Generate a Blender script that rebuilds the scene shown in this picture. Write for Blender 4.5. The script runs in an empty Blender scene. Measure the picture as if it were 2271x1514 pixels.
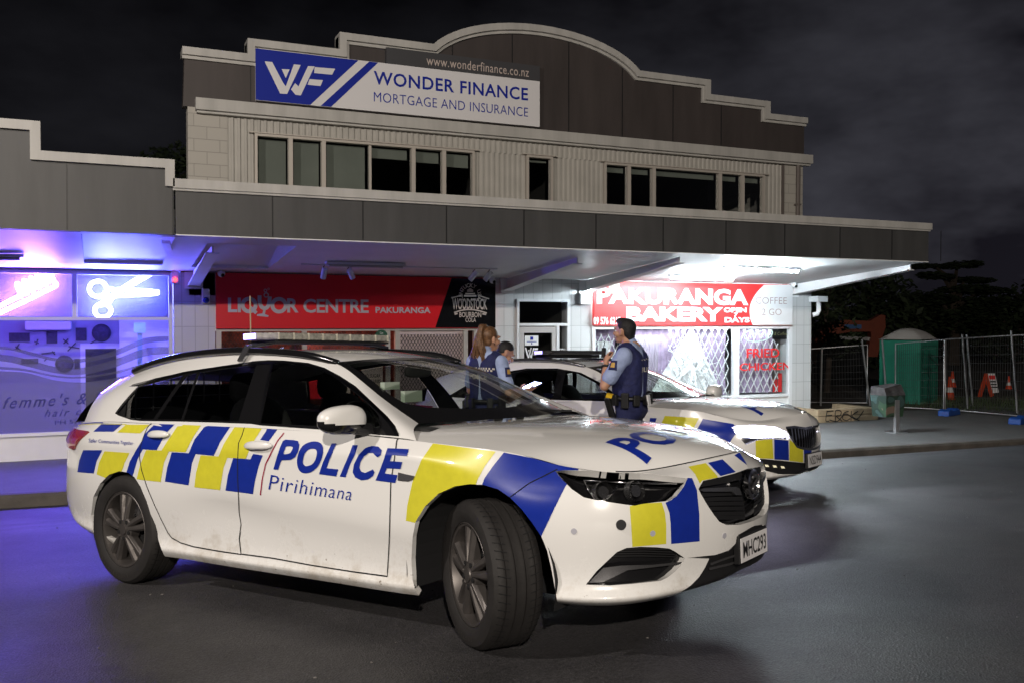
import bpy, bmesh, math, random
import numpy as np
from mathutils import Vector, Matrix, geometry
from mathutils.bvhtree import BVHTree
random.seed(7)
SC = bpy.context.scene
COL = SC.collection
R = math.radians
# ------------------------------------------------------------------ camera
FPX, PITCH, YAW, CAMH, CAMD = 2050.0, .0213, .4196, 2.08, 15.606
CXP, CYP = 1135.5, 757.0
cam = bpy.data.cameras.new('camera'); cam_o = bpy.data.objects.new('camera', cam); COL.objects.link(cam_o)
cam.sensor_width = 36; cam.lens = 36*FPX/2271; cam.clip_end = 600; cam.clip_start = .05
cam_o.location = (0, -CAMD, CAMH); cam_o.rotation_euler = (R(90)-PITCH, 0, -YAW)
SC.camera = cam_o
# ------------------------------------------------------------------ night sky
W = bpy.data.worlds.new('World'); SC.world = W; W.use_nodes = True
nt = W.node_tree; nd = nt.nodes; lk = nt.links
for n in list(nd): nd.remove(n)
wo = nd.new('ShaderNodeOutputWorld'); bg = nd.new('ShaderNodeBackground'); lk.new(bg.outputs[0], wo.inputs[0])
tc = nd.new('ShaderNodeTexCoord'); mp = nd.new('ShaderNodeMapping'); mp.inputs['Scale'].default_value = (1.5, 1.5, 3.2)
ns = nd.new('ShaderNodeTexNoise'); ns.inputs['Scale'].default_value = 2.3; ns.inputs['Detail'].default_value = 5; ns.inputs['Roughness'].default_value = .55
cr = nd.new('ShaderNodeValToRGB'); cr.color_ramp.elements[0].position = .36; cr.color_ramp.elements[1].position = .72
cr.color_ramp.elements[0].color = (.0024, .0022, .0032, 1); cr.color_ramp.elements[1].color = (.022, .022, .027, 1)
sx = nd.new('ShaderNodeSeparateXYZ'); mr = nd.new('ShaderNodeMapRange')
mr.inputs[1].default_value = .35; mr.inputs[2].default_value = .95; mr.inputs[3].default_value = .45; mr.inputs[4].default_value = 3.4
mx = nd.new('ShaderNodeVectorMath'); mx.operation = 'SCALE'
lk.new(tc.outputs['Generated'], mp.inputs[0]); lk.new(mp.outputs[0], ns.inputs['Vector']); lk.new(ns.outputs['Fac'], cr.inputs[0])
lk.new(tc.outputs['Generated'], sx.inputs[0]); lk.new(sx.outputs['X'], mr.inputs[0])
mz = nd.new('ShaderNodeMapRange'); mz.inputs[1].default_value = .05; mz.inputs[2].default_value = .42; mz.inputs[3].default_value = 1.35; mz.inputs[4].default_value = .55
mm = nd.new('ShaderNodeMath'); mm.operation = 'MULTIPLY'; lk.new(sx.outputs['Z'], mz.inputs[0]); lk.new(mr.outputs[0], mm.inputs[0]); lk.new(mz.outputs[0], mm.inputs[1])
lk.new(cr.outputs[0], mx.inputs[0]); lk.new(mm.outputs[0], mx.inputs['Scale']); lk.new(mx.outputs[0], bg.inputs[0])
bg.inputs[1].default_value = 1.0
# ------------------------------------------------------------------ street lamps (outside the frame, behind and left of the camera)
def lamp(name, loc, power, color, size):
    l = bpy.data.lights.new(name, 'POINT'); l.energy = power; l.color = color; l.shadow_soft_size = size
    o = bpy.data.objects.new(name, l); o.location = loc; COL.objects.link(o); return o
lamp('street_lamp_light', (-4.5, -28.0, 8.9), 12800, (1, .90, .79), .16)
lamp('street_lamp_light', (-7.6, -11.2, 7.6), 2650, (1, .91, .84), .14)
SC.view_settings.view_transform = 'Standard'; SC.view_settings.look = 'None'
SC.view_settings.exposure = 0; SC.view_settings.gamma = 1; SC.view_settings.use_curve_mapping = False
SC.render.engine = 'CYCLES'
cy = SC.cycles; cy.use_denoising = True; cy.max_bounces = 7; cy.diffuse_bounces = 3; cy.glossy_bounces = 4; cy.transparent_max_bounces = 12
cy.sample_clamp_indirect = 4; cy.caustics_reflective = False; cy.caustics_refractive = False
# ------------------------------------------------------------------ helpers
_fw = np.array([math.sin(YAW)*math.cos(PITCH), math.cos(YAW)*math.cos(PITCH), -math.sin(PITCH)])
_rt = np.array([math.cos(YAW), -math.sin(YAW), 0.]); _up = np.cross(_rt, _fw); CAM = np.array([0, -CAMD, CAMH])
def ray(px, py): return (px-CXP)/FPX*_rt-(py-CYP)/FPX*_up+_fw
def aty(px, py, y): d = ray(px, py); return CAM+d*(y-CAM[1])/d[1]
def atz(px, py, z): d = ray(px, py); return CAM+d*(z-CAM[2])/d[2]
SL, ZK = .0618, .0836
def road_z(y):
    z = ZK+SL*(-y-3.5)
    if y > -7.0:
        t = min(1, max(0, (-y-3.3)/3.7)); t = t*t*(3-2*t); z = z*t+(-.15+.02*(-y-3.3))*(1-t)
    if y < -17: z = ZK+SL*13.5+.02*(-y-17)
    return z
def mat(name, col=(.5,.5,.5), rough=.6, metal=0, emit=None, es=0, var=0, vscale=4, bump=0, bscale=60, coat=0, alpha=1, spec=.5, col2=None, trans=0, ior=1.45, streak=0):
    m = bpy.data.materials.new(name); m.use_nodes = True; n = m.node_tree.nodes; l = m.node_tree.links
    b = n['Principled BSDF']; b.inputs['Base Color'].default_value = (*col, 1); b.inputs['Roughness'].default_value = rough
    b.inputs['Metallic'].default_value = metal; b.inputs['Specular IOR Level'].default_value = spec; b.inputs['IOR'].default_value = ior
    if coat: b.inputs['Coat Weight'].default_value = coat; b.inputs['Coat Roughness'].default_value = .04
    if trans: b.inputs['Transmission Weight'].default_value = trans
    if alpha < 1: b.inputs['Alpha'].default_value = alpha
    if emit: b.inputs['Emission Color'].default_value = (*emit, 1); b.inputs['Emission Strength'].default_value = es
    if var or bump or col2:
        t = n.new('ShaderNodeTexCoord')
        if var or col2:
            x = n.new('ShaderNodeTexNoise'); x.inputs['Scale'].default_value = vscale; x.inputs['Detail'].default_value = 6; x.inputs['Roughness'].default_value = .6
            if streak:
                mp = n.new('ShaderNodeMapping'); mp.inputs['Scale'].default_value = (streak, streak, .35); l.new(t.outputs['Object'], mp.inputs[0]); l.new(mp.outputs[0], x.inputs['Vector'])
            else: l.new(t.outputs['Object'], x.inputs['Vector'])
            r = n.new('ShaderNodeValToRGB'); r.color_ramp.elements[0].position = .32; r.color_ramp.elements[1].position = .68
            lo = col2 or tuple(c*(1-var) for c in col); hi = col if col2 else tuple(min(1, c*(1+var)) for c in col)
            r.color_ramp.elements[0].color = (*lo, 1); r.color_ramp.elements[1].color = (*hi, 1)
            l.new(x.outputs['Fac'], r.inputs[0]); l.new(r.outputs[0], b.inputs['Base Color'])
        if bump:
            y = n.new('ShaderNodeTexNoise'); y.inputs['Scale'].default_value = bscale; y.inputs['Detail'].default_value = 4
            l.new(t.outputs['Object'], y.inputs['Vector'])
            bp = n.new('ShaderNodeBump'); bp.inputs['Strength'].default_value = bump; bp.inputs['Distance'].default_value = .02
            l.new(y.outputs['Fac'], bp.inputs['Height']); l.new(bp.outputs[0], b.inputs['Normal'])
    return m
def glass_mat(name, tint=(.5,.55,.52), rough=.0, refl=1.0):
    m = bpy.data.materials.new(name); m.use_nodes = True; n = m.node_tree.nodes; l = m.node_tree.links
    n.remove(n['Principled BSDF']); o = n['Material Output']
    tr = n.new('ShaderNodeBsdfTransparent'); tr.inputs[0].default_value = (*tint, 1)
    gl = n.new('ShaderNodeBsdfGlossy'); gl.inputs['Roughness'].default_value = rough; gl.inputs[0].default_value = (refl,)*3+(1,)
    lw = n.new('ShaderNodeLayerWeight'); lw.inputs['Blend'].default_value = .5; pw = n.new('ShaderNodeMath'); pw.operation = 'POWER'; pw.inputs[1].default_value = 5
    fr = n.new('ShaderNodeMath'); fr.operation = 'MULTIPLY_ADD'; fr.inputs[1].default_value = .94; fr.inputs[2].default_value = .05; l.new(lw.outputs['Facing'], pw.inputs[0]); l.new(pw.outputs[0], fr.inputs[0]); mx = n.new('ShaderNodeMixShader')
    l.new(fr.outputs[0], mx.inputs[0]); l.new(tr.outputs[0], mx.inputs[1]); l.new(gl.outputs[0], mx.inputs[2]); l.new(mx.outputs[0], o.inputs[0])
    return m
def tag(o, label=None, cat=None, group=None, kind=None):
    if label: o['label'] = label
    if cat: o['category'] = cat
    if group: o['group'] = group
    if kind: o['kind'] = kind
    return o
def empty(name, loc=(0,0,0), rz=0, label=None, cat=None, group=None):
    o = bpy.data.objects.new(name, None); o.empty_display_size = .2; COL.objects.link(o); o.location = loc; o.rotation_euler = (0,0,rz)
    return tag(o, label, cat, group)
def copy_tree(o, parent=None):
    c = o.copy(); COL.objects.link(c)
    if parent: c.parent = parent
    for ch in o.children: copy_tree(ch, c)
    return c
class MB:
    def __init__(s): s.v = []; s.f = []; s.mi = []; s.cur = 0; s.nr = None
    def add(s, vs, fs):
        k = len(s.v); s.v += [tuple(map(float, p)) for p in vs]; s.f += [tuple(int(i)+k for i in f) for f in fs]; s.mi += [s.cur]*len(fs); return s
    def m(s, i): s.cur = i; return s
    def box(s, x0, x1, y0, y1, z0, z1):
        v = [(x,y,z) for x in (x0,x1) for y in (y0,y1) for z in (z0,z1)]
        return s.add(v, [(0,1,3,2),(4,6,7,5),(0,4,5,1),(2,3,7,6),(0,2,6,4),(1,5,7,3)])
    def obox(s, c, ax, ay, az):
        c, ax, ay, az = map(np.array, (c, ax, ay, az))
        v = [c+i*ax+j*ay+k*az for i in (-1,1) for j in (-1,1) for k in (-1,1)]
        return s.add(v, [(0,1,3,2),(4,6,7,5),(0,4,5,1),(2,3,7,6),(0,2,6,4),(1,5,7,3)])
    def prism(s, poly, a, b, ax='y'):
        f = {'y': lambda p,t: (p[0],t,p[1]), 'x': lambda p,t: (t,p[0],p[1]), 'z': lambda p,t: (p[0],p[1],t)}[ax]
        n = len(poly); vs = [f(p,a) for p in poly]+[f(p,b) for p in poly]
        tri = geometry.tessellate_polygon([[Vector((p[0],p[1],0)) for p in poly]])
        fs = [tuple(t) for t in tri]+[tuple(i+n for i in reversed(t)) for t in tri]
        return s.add(vs, fs+[(i,(i+1)%n,(i+1)%n+n,i+n) for i in range(n)])
    def tube(s, pts, r, n=8, closed=False, caps=True):
        P = [np.array(p, float) for p in pts]; k = len(P); rr = r if hasattr(r, '__len__') else [r]*k; vs = []; u = None
        for i in range(k):
            a = P[(i-1)%k] if (closed or i > 0) else P[i]; b = P[(i+1)%k] if (closed or i < k-1) else P[i]
            t = b-a; t = t/(np.linalg.norm(t)+1e-9)
            if u is None: u = np.cross(t, (0,0,1) if abs(t[2]) < .9 else (1,0,0))
            u = u-t*(u@t); u /= np.linalg.norm(u)+1e-9; w = np.cross(t, u)
            vs += [P[i]+rr[i]*(math.cos(2*math.pi*j/n)*u+math.sin(2*math.pi*j/n)*w) for j in range(n)]
        fs = [(i*n+j, i*n+(j+1)%n, ((i+1)%k)*n+(j+1)%n, ((i+1)%k)*n+j) for i in range(k if closed else k-1) for j in range(n)]
        if caps and not closed: fs += [tuple(range(n-1,-1,-1)), tuple((k-1)*n+j for j in range(n))]
        return s.add(vs, fs)
    def bar(s, a, b, w, h=None):
        a = np.array(a, float); b = np.array(b, float); t = b-a; L = np.linalg.norm(t); t /= L; h = h or w
        u = np.cross(t, (0,0,1) if abs(t[2]) < .9 else (0,1,0)); u /= np.linalg.norm(u); q = np.cross(u, t)
        return s.obox((a+b)/2, t*L/2, u*w/2, q*h/2)
    def lathe(s, prof, n=32, c=(0,0,0), ax='z'):
        f = {'z': lambda r,h,a: (c[0]+r*math.cos(a), c[1]+r*math.sin(a), c[2]+h), 'y': lambda r,h,a: (c[0]+r*math.cos(a), c[1]+h, c[2]+r*math.sin(a)),
             'x': lambda r,h,a: (c[0]+h, c[1]+r*math.cos(a), c[2]+r*math.sin(a))}[ax]
        k = len(prof); vs = [f(r,h,2*math.pi*j/n) for r,h in prof for j in range(n)]
        fs = [(i*n+j, i*n+(j+1)%n, (i+1)*n+(j+1)%n, (i+1)*n+j) for i in range(k-1) for j in range(n)]
        if prof[0][0] > 1e-5: fs.append(tuple(range(n-1,-1,-1)))
        if prof[-1][0] > 1e-5: fs.append(tuple((k-1)*n+j for j in range(n)))
        return s.add(vs, fs)
    def ell(s, c, r, nu=16, nv=10, p=1.0):
        vs = []; 
        for i in range(nv+1):
            th = math.pi*i/nv
            for j in range(nu):
                ph = 2*math.pi*j/nu; q = (math.sin(th)*math.cos(ph), math.sin(th)*math.sin(ph), math.cos(th))
                q = [math.copysign(abs(t)**p, t) for t in q]
                vs.append([c[k]+r[k]*q[k] for k in range(3)])
        return s.add(vs, [(i*nu+j, (i+1)*nu+j, (i+1)*nu+(j+1)%nu, i*nu+(j+1)%nu) for i in range(nv) for j in range(nu)])
    def build(s, name, mats, parent=None, smooth=False, bevel=0, label=None, split=False):
        if split:
            pa = list(range(len(s.v)))
            def fd_(i):
                while pa[i] != i: pa[i] = pa[pa[i]]; i = pa[i]
                return i
            for f in s.f:
                for i in f[1:]: pa[fd_(f[0])] = fd_(i)
            gr = {}
            for f, mi_ in zip(s.f, s.mi): gr.setdefault(fd_(f[0]), []).append((f, mi_))
            out = []
            for fs in gr.values():
                ids = sorted({i for f, _ in fs for i in f}); mp = {i: k for k, i in enumerate(ids)}; q = MB(); q.v = [s.v[i] for i in ids]; q.f = [tuple(mp[i] for i in f) for f, _ in fs]; q.mi = [m_ for _, m_ in fs]
                out.append(q.build(name, mats, parent, smooth, bevel, label))
            return out
        me = bpy.data.meshes.new(name); me.from_pydata(s.v, [], s.f)
        for mm in (mats if isinstance(mats, (list, tuple)) else [mats]): me.materials.append(mm)
        me.polygons.foreach_set('material_index', s.mi)
        bm = bmesh.new(); bm.from_mesh(me)
        if s.nr is None:
            bmesh.ops.remove_doubles(bm, verts=bm.verts, dist=1e-5)
            bmesh.ops.recalc_face_normals(bm, faces=bm.faces)
        bm.to_mesh(me); bm.free(); me.update()
        o = bpy.data.objects.new(name, me); COL.objects.link(o)
        if parent: o.parent = parent
        if smooth:
            me.polygons.foreach_set('use_smooth', [True]*len(me.polygons))
            if smooth != 'all':
                bm = bmesh.new(); bm.from_mesh(me)
                for e in bm.edges:
                    if len(e.link_faces) == 2 and e.calc_face_angle(0) > .6: e.smooth = False
                bm.to_mesh(me); bm.free()
        if bevel:
            b = o.modifiers.new('bevel', 'BEVEL'); b.width = bevel; b.segments = 2; b.limit_method = 'ANGLE'; b.angle_limit = .6
        if label: o['label'] = label
        return o
_TXT = {}
def text_tri(body, bold=0, shear=0, spacing=1.0):
    key = (body, bold, shear, spacing)
    if key in _TXT: return _TXT[key]
    c = bpy.data.curves.new('t', 'FONT'); c.body = body; c.size = 1; c.offset = bold; c.shear = shear; c.space_character = spacing; c.resolution_u = 3
    o = bpy.data.objects.new('t', c); COL.objects.link(o)
    me = o.to_mesh(); bm = bmesh.new(); bm.from_mesh(me); bmesh.ops.triangulate(bm, faces=bm.faces); bmesh.ops.remove_doubles(bm, verts=bm.verts, dist=1e-5)
    V = np.array([v.co[:2] for v in bm.verts]).reshape(-1, 2); F = [tuple(v.index for v in f.verts) for f in bm.faces]
    bm.free(); o.to_mesh_clear(); bpy.data.objects.remove(o); bpy.data.curves.remove(c)
    _TXT[key] = (V, F); return V, F
def fit_text(body, x0, x1, z0, z1, **k):
    """text triangles stretched into the rectangle x0..x1, z0..z1"""
    V, F = text_tri(body, **k); lo = V.min(0); hi = V.max(0)
    return np.column_stack([x0+(V[:,0]-lo[0])/(hi[0]-lo[0])*(x1-x0), z0+(V[:,1]-lo[1])/(hi[1]-lo[1])*(z1-z0)]), F
def put_text(mb, body, x0, x1, z0, z1, y, **k):
    V, F = fit_text(body, x0, x1, z0, z1, **k); return mb.add([(a, y, b) for a, b in V], F)
def in_poly(P, poly):
    x, y = P[:,0], P[:,1]; r = np.zeros(len(P), bool); n = len(poly)
    for i in range(n):
        x1, y1 = poly[i]; x2, y2 = poly[(i+1) % n]
        c = ((y1 > y) != (y2 > y)) & (x < (x2-x1)*(y-y1)/((y2-y1) if y2 != y1 else 1e-12)+x1); r ^= c
    return r
def densify(poly, d, closed=True):
    out = []; n = len(poly)
    for i in range(n if closed else n-1):
        a = np.array(poly[i], float); b = np.array(poly[(i+1) % n], float); k = max(1, int(np.ceil(np.linalg.norm(b-a)/d)))
        out += [a+(b-a)*j/k for j in range(k)]
    if not closed: out.append(np.array(poly[-1], float))
    return np.array(out)
def smooth_poly(pts, n=4, closed=False):
    P = [np.array(p, float) for p in pts]; k = len(P); out = []
    for i in range(k if closed else k-1):
        p0 = P[(i-1) % k] if (closed or i) else P[i]; p1 = P[i]; p2 = P[(i+1) % k]; p3 = P[(i+2) % k] if (closed or i < k-2) else p2
        for j in range(n):
            t = j/n; out.append(.5*((2*p1)+(-p0+p2)*t+(2*p0-5*p1+4*p2-p3)*t*t+(-p0+3*p1-3*p2+p3)*t**3))
    if not closed: out.append(P[-1])
    return np.array(out)
def region(loops, holes=(), grid=.05, edge=.05):
    """triangulate the union of loops minus holes (2-D); returns verts, tris"""
    pts = []; edges = []
    for L in list(loops)+list(holes):
        Q = densify(L, edge); k = len(pts); pts += [tuple(q) for q in Q]; edges += [(k+i, k+(i+1) % len(Q)) for i in range(len(Q))]
    A = np.concatenate([np.array(L, float) for L in loops]); lo = A.min(0); hi = A.max(0)
    gx, gy = np.meshgrid(np.arange(lo[0]+grid*.5, hi[0], grid), np.arange(lo[1]+grid*.5, hi[1], grid)); gx[1::2] += grid*.3
    G = np.column_stack([gx.ravel(), gy.ravel()])
    def inside(P):
        m = np.zeros(len(P), bool)
        for L in loops: m |= in_poly(P, L)
        for L in holes: m &= ~in_poly(P, L)
        return m
    G = G[inside(G)]
    if len(G):
        B = np.array(pts); keep = np.ones(len(G), bool)
        for i in range(0, len(G), 400):
            d = ((G[i:i+400, None, :]-B[None])**2).sum(2).min(1); keep[i:i+400] = d > (grid*.35)**2
        pts += [tuple(g) for g in G[keep]]
    r = geometry.delaunay_2d_cdt([Vector(p) for p in pts], edges, [], 0, 1e-6)
    V = np.array([tuple(v) for v in r[0]]); F = np.array([f for f in r[2] if len(f) == 3])
    C = V[F].mean(1); F = F[inside(C)]
    used = np.unique(F); mp_ = -np.ones(len(V), int); mp_[used] = np.arange(len(used))
    return V[used], mp_[F]
# ------------------------------------------------------------------ materials
def block_mat(name, col, w=.4, h=.2, off=.5, rough=.7):
    m = mat(name, col, rough); n = m.node_tree.nodes; l = m.node_tree.links; b = n['Principled BSDF']
    t = n.new('ShaderNodeTexCoord'); s = n.new('ShaderNodeSeparateXYZ'); c = n.new('ShaderNodeCombineXYZ'); ad = n.new('ShaderNodeMath'); ad.operation = 'ADD'
    l.new(t.outputs['Object'], s.inputs[0]); l.new(s.outputs['X'], ad.inputs[0]); l.new(s.outputs['Y'], ad.inputs[1]); l.new(ad.outputs[0], c.inputs['X']); l.new(s.outputs['Z'], c.inputs['Y'])
    k = n.new('ShaderNodeTexBrick'); k.offset = off; k.inputs['Scale'].default_value = 1; k.inputs['Brick Width'].default_value = w; k.inputs['Row Height'].default_value = h
    k.inputs['Mortar Size'].default_value = .006; k.inputs['Mortar Smooth'].default_value = .3
    k.inputs['Color1'].default_value = (*col, 1); k.inputs['Color2'].default_value = (*[q*.95 for q in col], 1); k.inputs['Mortar'].default_value = (*[q*.66 for q in col], 1)
    l.new(c.outputs[0], k.inputs['Vector']); l.new(k.outputs['Color'], b.inputs['Base Color'])
    bp = n.new('ShaderNodeBump'); bp.inputs['Strength'].default_value = .5; bp.inputs['Distance'].default_value = .004; bp.invert = True
    l.new(k.outputs['Fac'], bp.inputs['Height']); l.new(bp.outputs[0], b.inputs['Normal']); return m
M = {}
M['fascia'] = mat('fascia_grey', (.062, .062, .062), .5, var=.16, vscale=1.6, bump=.05, bscale=90, streak=2.2)
M['parapet'] = mat('parapet_charcoal', (.053, .044, .042), .55, var=.2, vscale=1.2, streak=2)
M['coping'] = mat('coping_beige', (.44, .43, .405), .5, var=.12, vscale=1.5, streak=3)
M['corr'] = mat('corrugated_beige', (.42, .405, .37), .5, var=.08, vscale=2)
M['block'] = block_mat('painted_block', (.43, .41, .37))
M['tile'] = block_mat('stack_block', (.60, .60, .60), .2, .4, 0)
M['white'] = mat('white_paint', (.80, .80, .80), .5, var=.04, vscale=2)
M['frame'] = mat('aluminium_frame', (.52, .48, .43), .4, .2)
M['frame_w'] = mat('white_frame', (.72, .72, .73), .4)
M['dark'] = mat('dark_interior', (.012, .012, .014), .9)
M['room'] = mat('dark_room', (.045, .043, .04), .9)
M['blind'] = mat('grey_blind', (.20, .22, .19), .8, var=.1, vscale=1.2)
M['pane'] = glass_mat('window_glass', (.80, .82, .82))
M['black'] = mat('black_plastic', (.012, .012, .013), .45)
M['blackgloss'] = mat('black_gloss', (.008, .008, .009), .12)
M['red'] = mat('sign_red', (.68, .006, .014), .4)
M['red2'] = mat('bakery_red', (.72, .03, .03), .45)
M['signw'] = mat('sign_white', (.72, .71, .72), .45)
M['signgrey'] = mat('sign_grey', (.055, .055, .06), .5)
M['blue'] = mat('sign_blue', (.008, .022, .30), .55, spec=.25)
M['tan'] = mat('sign_tan', (.5, .42, .38), .5)
M['metal'] = mat('galvanised', (.42, .42, .43), .38, .7, var=.12, vscale=7)
M['asphalt'] = None
def asphalt(name, lo, hi, wet):
    m = bpy.data.materials.new(name); m.use_nodes = True; n = m.node_tree.nodes; l = m.node_tree.links; b = n['Principled BSDF']
    t = n.new('ShaderNodeTexCoord')
    def noise(s, d, r=.6):
        x = n.new('ShaderNodeTexNoise'); x.inputs['Scale'].default_value = s; x.inputs['Detail'].default_value = d; x.inputs['Roughness'].default_value = r; l.new(t.outputs['Object'], x.inputs['Vector']); return x
    a = noise(1.6, 9, .72); f = noise(60, 4, .9); v = n.new('ShaderNodeTexVoronoi'); v.inputs['Scale'].default_value = 105; l.new(t.outputs['Object'], v.inputs['Vector'])
    r1 = n.new('ShaderNodeValToRGB'); r1.color_ramp.elements[0].position = .3; r1.color_ramp.elements[1].position = .7; r1.color_ramp.elements[0].color = (*lo, 1); r1.color_ramp.elements[1].color = (*hi, 1); l.new(a.outputs['Fac'], r1.inputs[0])
    r2 = n.new('ShaderNodeValToRGB'); r2.color_ramp.elements[0].position = .36; r2.color_ramp.elements[1].position = .70; r2.color_ramp.elements[0].color = (.45,.45,.45,1); r2.color_ramp.elements[1].color = (2.3,2.3,2.3,1); l.new(f.outputs['Fac'], r2.inputs[0])
    mm = n.new('ShaderNodeMix'); mm.data_type = 'RGBA'; mm.blend_type = 'MULTIPLY'; mm.inputs[0].default_value = 1; l.new(r1.outputs[0], mm.inputs[6]); l.new(r2.outputs[0], mm.inputs[7])
    # scattered darker stains with their own outline
    st = noise(2.3, 3, .5); r3 = n.new('ShaderNodeValToRGB'); r3.color_ramp.elements[0].position = .66; r3.color_ramp.elements[1].position = .72; r3.color_ramp.elements[0].color = (1,1,1,1); r3.color_ramp.elements[1].color = (.72,.72,.72,1); l.new(st.outputs['Fac'], r3.inputs[0])
    m2 = n.new('ShaderNodeMix'); m2.data_type = 'RGBA'; m2.blend_type = 'MULTIPLY'; m2.inputs[0].default_value = 1; l.new(mm.outputs[2], m2.inputs[6]); l.new(r3.outputs[0], m2.inputs[7]); l.new(m2.outputs[2], b.inputs['Base Color'])
    rr = n.new('ShaderNodeMapRange'); rr.inputs[3].default_value = wet; rr.inputs[4].default_value = min(1, wet+.35); w = noise(.7, 3); l.new(w.outputs['Fac'], rr.inputs[0]); l.new(rr.outputs[0], b.inputs['Roughness'])
    bp = n.new('ShaderNodeBump'); bp.inputs['Strength'].default_value = .6; bp.inputs['Distance'].default_value = .006; l.new(v.outputs['Distance'], bp.inputs['Height']); l.new(bp.outputs[0], b.inputs['Normal'])
    return m
M['asphalt'] = asphalt('road_asphalt', (.018, .0175, .019), (.042, .040, .042), .42)
M['path'] = asphalt('footpath_asphalt', (.075, .074, .072), (.11, .108, .105), .6)
M['kerb'] = mat('kerb_concrete', (.085, .075, .065), .8, var=.3, vscale=3, bump=.3)
M['dirt'] = mat('site_dirt', (.05, .04, .03), .95, var=.4, vscale=2, bump=.6, bscale=20)
# ------------------------------------------------------------------ ground
def kerb_y(x): return -3.05-.083*(x+1.0)
mb = MB(); xs = np.concatenate([np.arange(-14, 30, .5), [36, 60, 120]]); K = len(xs)
ts = np.concatenate([np.linspace(0, 4.5, 16), np.linspace(5, 16, 18), [25, 60]])
vs = []; 
for x in xs:
    ky = kerb_y(x)
    for t in ts:
        y = ky-t; vs.append((x, y, road_z(min(y, -3.3+0*(x)) if t > 0 else -3.3) if True else 0))
n = len(ts); mb.add(vs, [(i*n+j, i*n+j+1, (i+1)*n+j+1, (i+1)*n+j) for i in range(K-1) for j in range(n-1)])
road = mb.build('road', M['asphalt'], smooth='all'); tag(road, kind='structure')
mb = MB(); vs = []
for x in xs:
    for y, z in ((kerb_y(x)+.13, .0), (8.0, .0)): vs.append((x, y, z))
mb.add(vs, [(i*2, i*2+1, i*2+3, i*2+2) for i in range(K-1)])
tag(mb.build('footpath', M['path']), kind='structure')
mb = MB(); vs = []
for x in xs:
    for dy, z in ((.132, -.3), (.132, .006), (.03, .004), (0, -.03), (-.02, -.3)): vs.append((x, kerb_y(x)+dy, z))
mb.add(vs, [(i*5+j, i*5+j+1, (i+1)*5+j+1, (i+1)*5+j) for i in range(K-1) for j in range(4)])
tag(mb.build('kerb', M['kerb'], smooth=True), kind='structure')
mb = MB(); mb.add([(-200,-150,-.6),(200,-150,-.6),(200,300,-.6),(-200,300,-.6)], [(0,1,2,3)]); tag(mb.build('ground', M['dirt']), kind='structure')
gr_ = random.Random(9); mb = MB()
for k in range(420):
    x = gr_.uniform(-3.5, 9); y = gr_.uniform(-13.8, -5.2); s = gr_.choice((.003,.003,.004,.005,.007)); z = road_z(y); mb.ell((x, y, z+s*.3), (s*gr_.uniform(.7,1.5), s*gr_.uniform(.7,1.5), s*.6), 6, 4)
tag(mb.build('loose_grit', mat('pale_grit', (.11,.105,.10), .9, var=.5, vscale=3)), 'loose pale grit and crumbs scattered over the asphalt', 'grit', kind='stuff')
# ------------------------------------------------------------------ two-storey shop building
B = empty('shop_building', (7.5, 0, 0), 0, 'two storey row of shops with an arched parapet above corrugated beige cladding', 'building')
BO = Vector((7.5, 0, 0))
def part(mb, name, m, parent, **k):
    """build in world coordinates, then hang under a thing placed at its own base"""
    o = mb.build(name, m, None, **k)
    for q in (o if isinstance(o, list) else [o]):
        q.parent = parent
        if parent.parent is None: q.matrix_parent_inverse = Matrix.Translation(-Vector(parent.location)) if parent.rotation_euler.z == 0 else parent.matrix_basis.inverted()
    return o
XL, XR = 1.24, 13.84
mb = MB()   # block walls: end piers, side walls, back
mb.box(1.31, 1.92, .0, .3, 2.5, 5.5); mb.box(13.25, 13.78, .0, .3, 2.5, 5.5)
mb.box(2.12, 2.3, .3, 9, 3.2, 5.4); mb.box(1.31, 1.55, .3, 9, 0, 3.2); mb.box(13.55, 13.78, .3, 9, 0, 5.5); mb.box(2.12, 13.78, 9, 9.2, 0, 5.4)
part(mb, 'wall', M['block'], B)
mb = MB()   # ground floor piers and head over the shopfronts
mb.box(1.08, 1.705, 0, .3, 0, 2.86); mb.box(6.6, 7.05, .0, .3, 0, 3.0); mb.box(8.15, 8.64, .0, .3, 0, 3.0); mb.box(13.50, 14.02, -.02, .35, 0, 2.9); mb.box(7.05, 8.15, .004, .3, 2.50, 3.0)
part(mb, 'shopfront_pier', M['tile'], B, split=True)
mb = MB(); mb.box(1.705, 6.6, .006, .3, 1.93, 3.2); mb.box(8.64, 13.5, .006, .3, 1.93, 3.2); mb.box(8.64, 13.5, .01, .25, 0, .52)
part(mb, 'shopfront_wall', M['white'], B, split=True)
def corr(mb, x0, x1, z0, z1, y=.02, p=.105, d=.022):
    n = int(round((x1-x0)/p)); w = (x1-x0)/n; pr = []
    for i in range(n): pr += [(x0+w*i, y), (x0+w*(i+.42), y), (x0+w*(i+.55), y-d), (x0+w*(i+.87), y-d)]
    pr.append((x1, y)); k = len(pr)
    mb.add([(a, b, z0) for a, b in pr]+[(a, b, z1) for a, b in pr], [(i, i+1, k+i+1, k+i) for i in range(k-1)])
WIN = [(2.34, 6.20, [2.92, 3.47, 4.28, 5.05, 5.62], 4.25, 5.155), (7.24, 7.78, [], 4.25, 5.16), (8.89, 12.73, [9.44, 10.01, 11.6, 12.17], 4.25, 5.14)]
mb = MB(); corr(mb, 1.92, 13.25, 5.16, 5.46); corr(mb, 1.92, 13.25, 3.2, 4.25)
for a, b in ((1.92, 2.34), (6.20, 7.24), (7.78, 8.89), (12.73, 13.25)): corr(mb, a, b, 4.25, 5.16)
part(mb, 'cladding', M['corr'], B)
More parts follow.
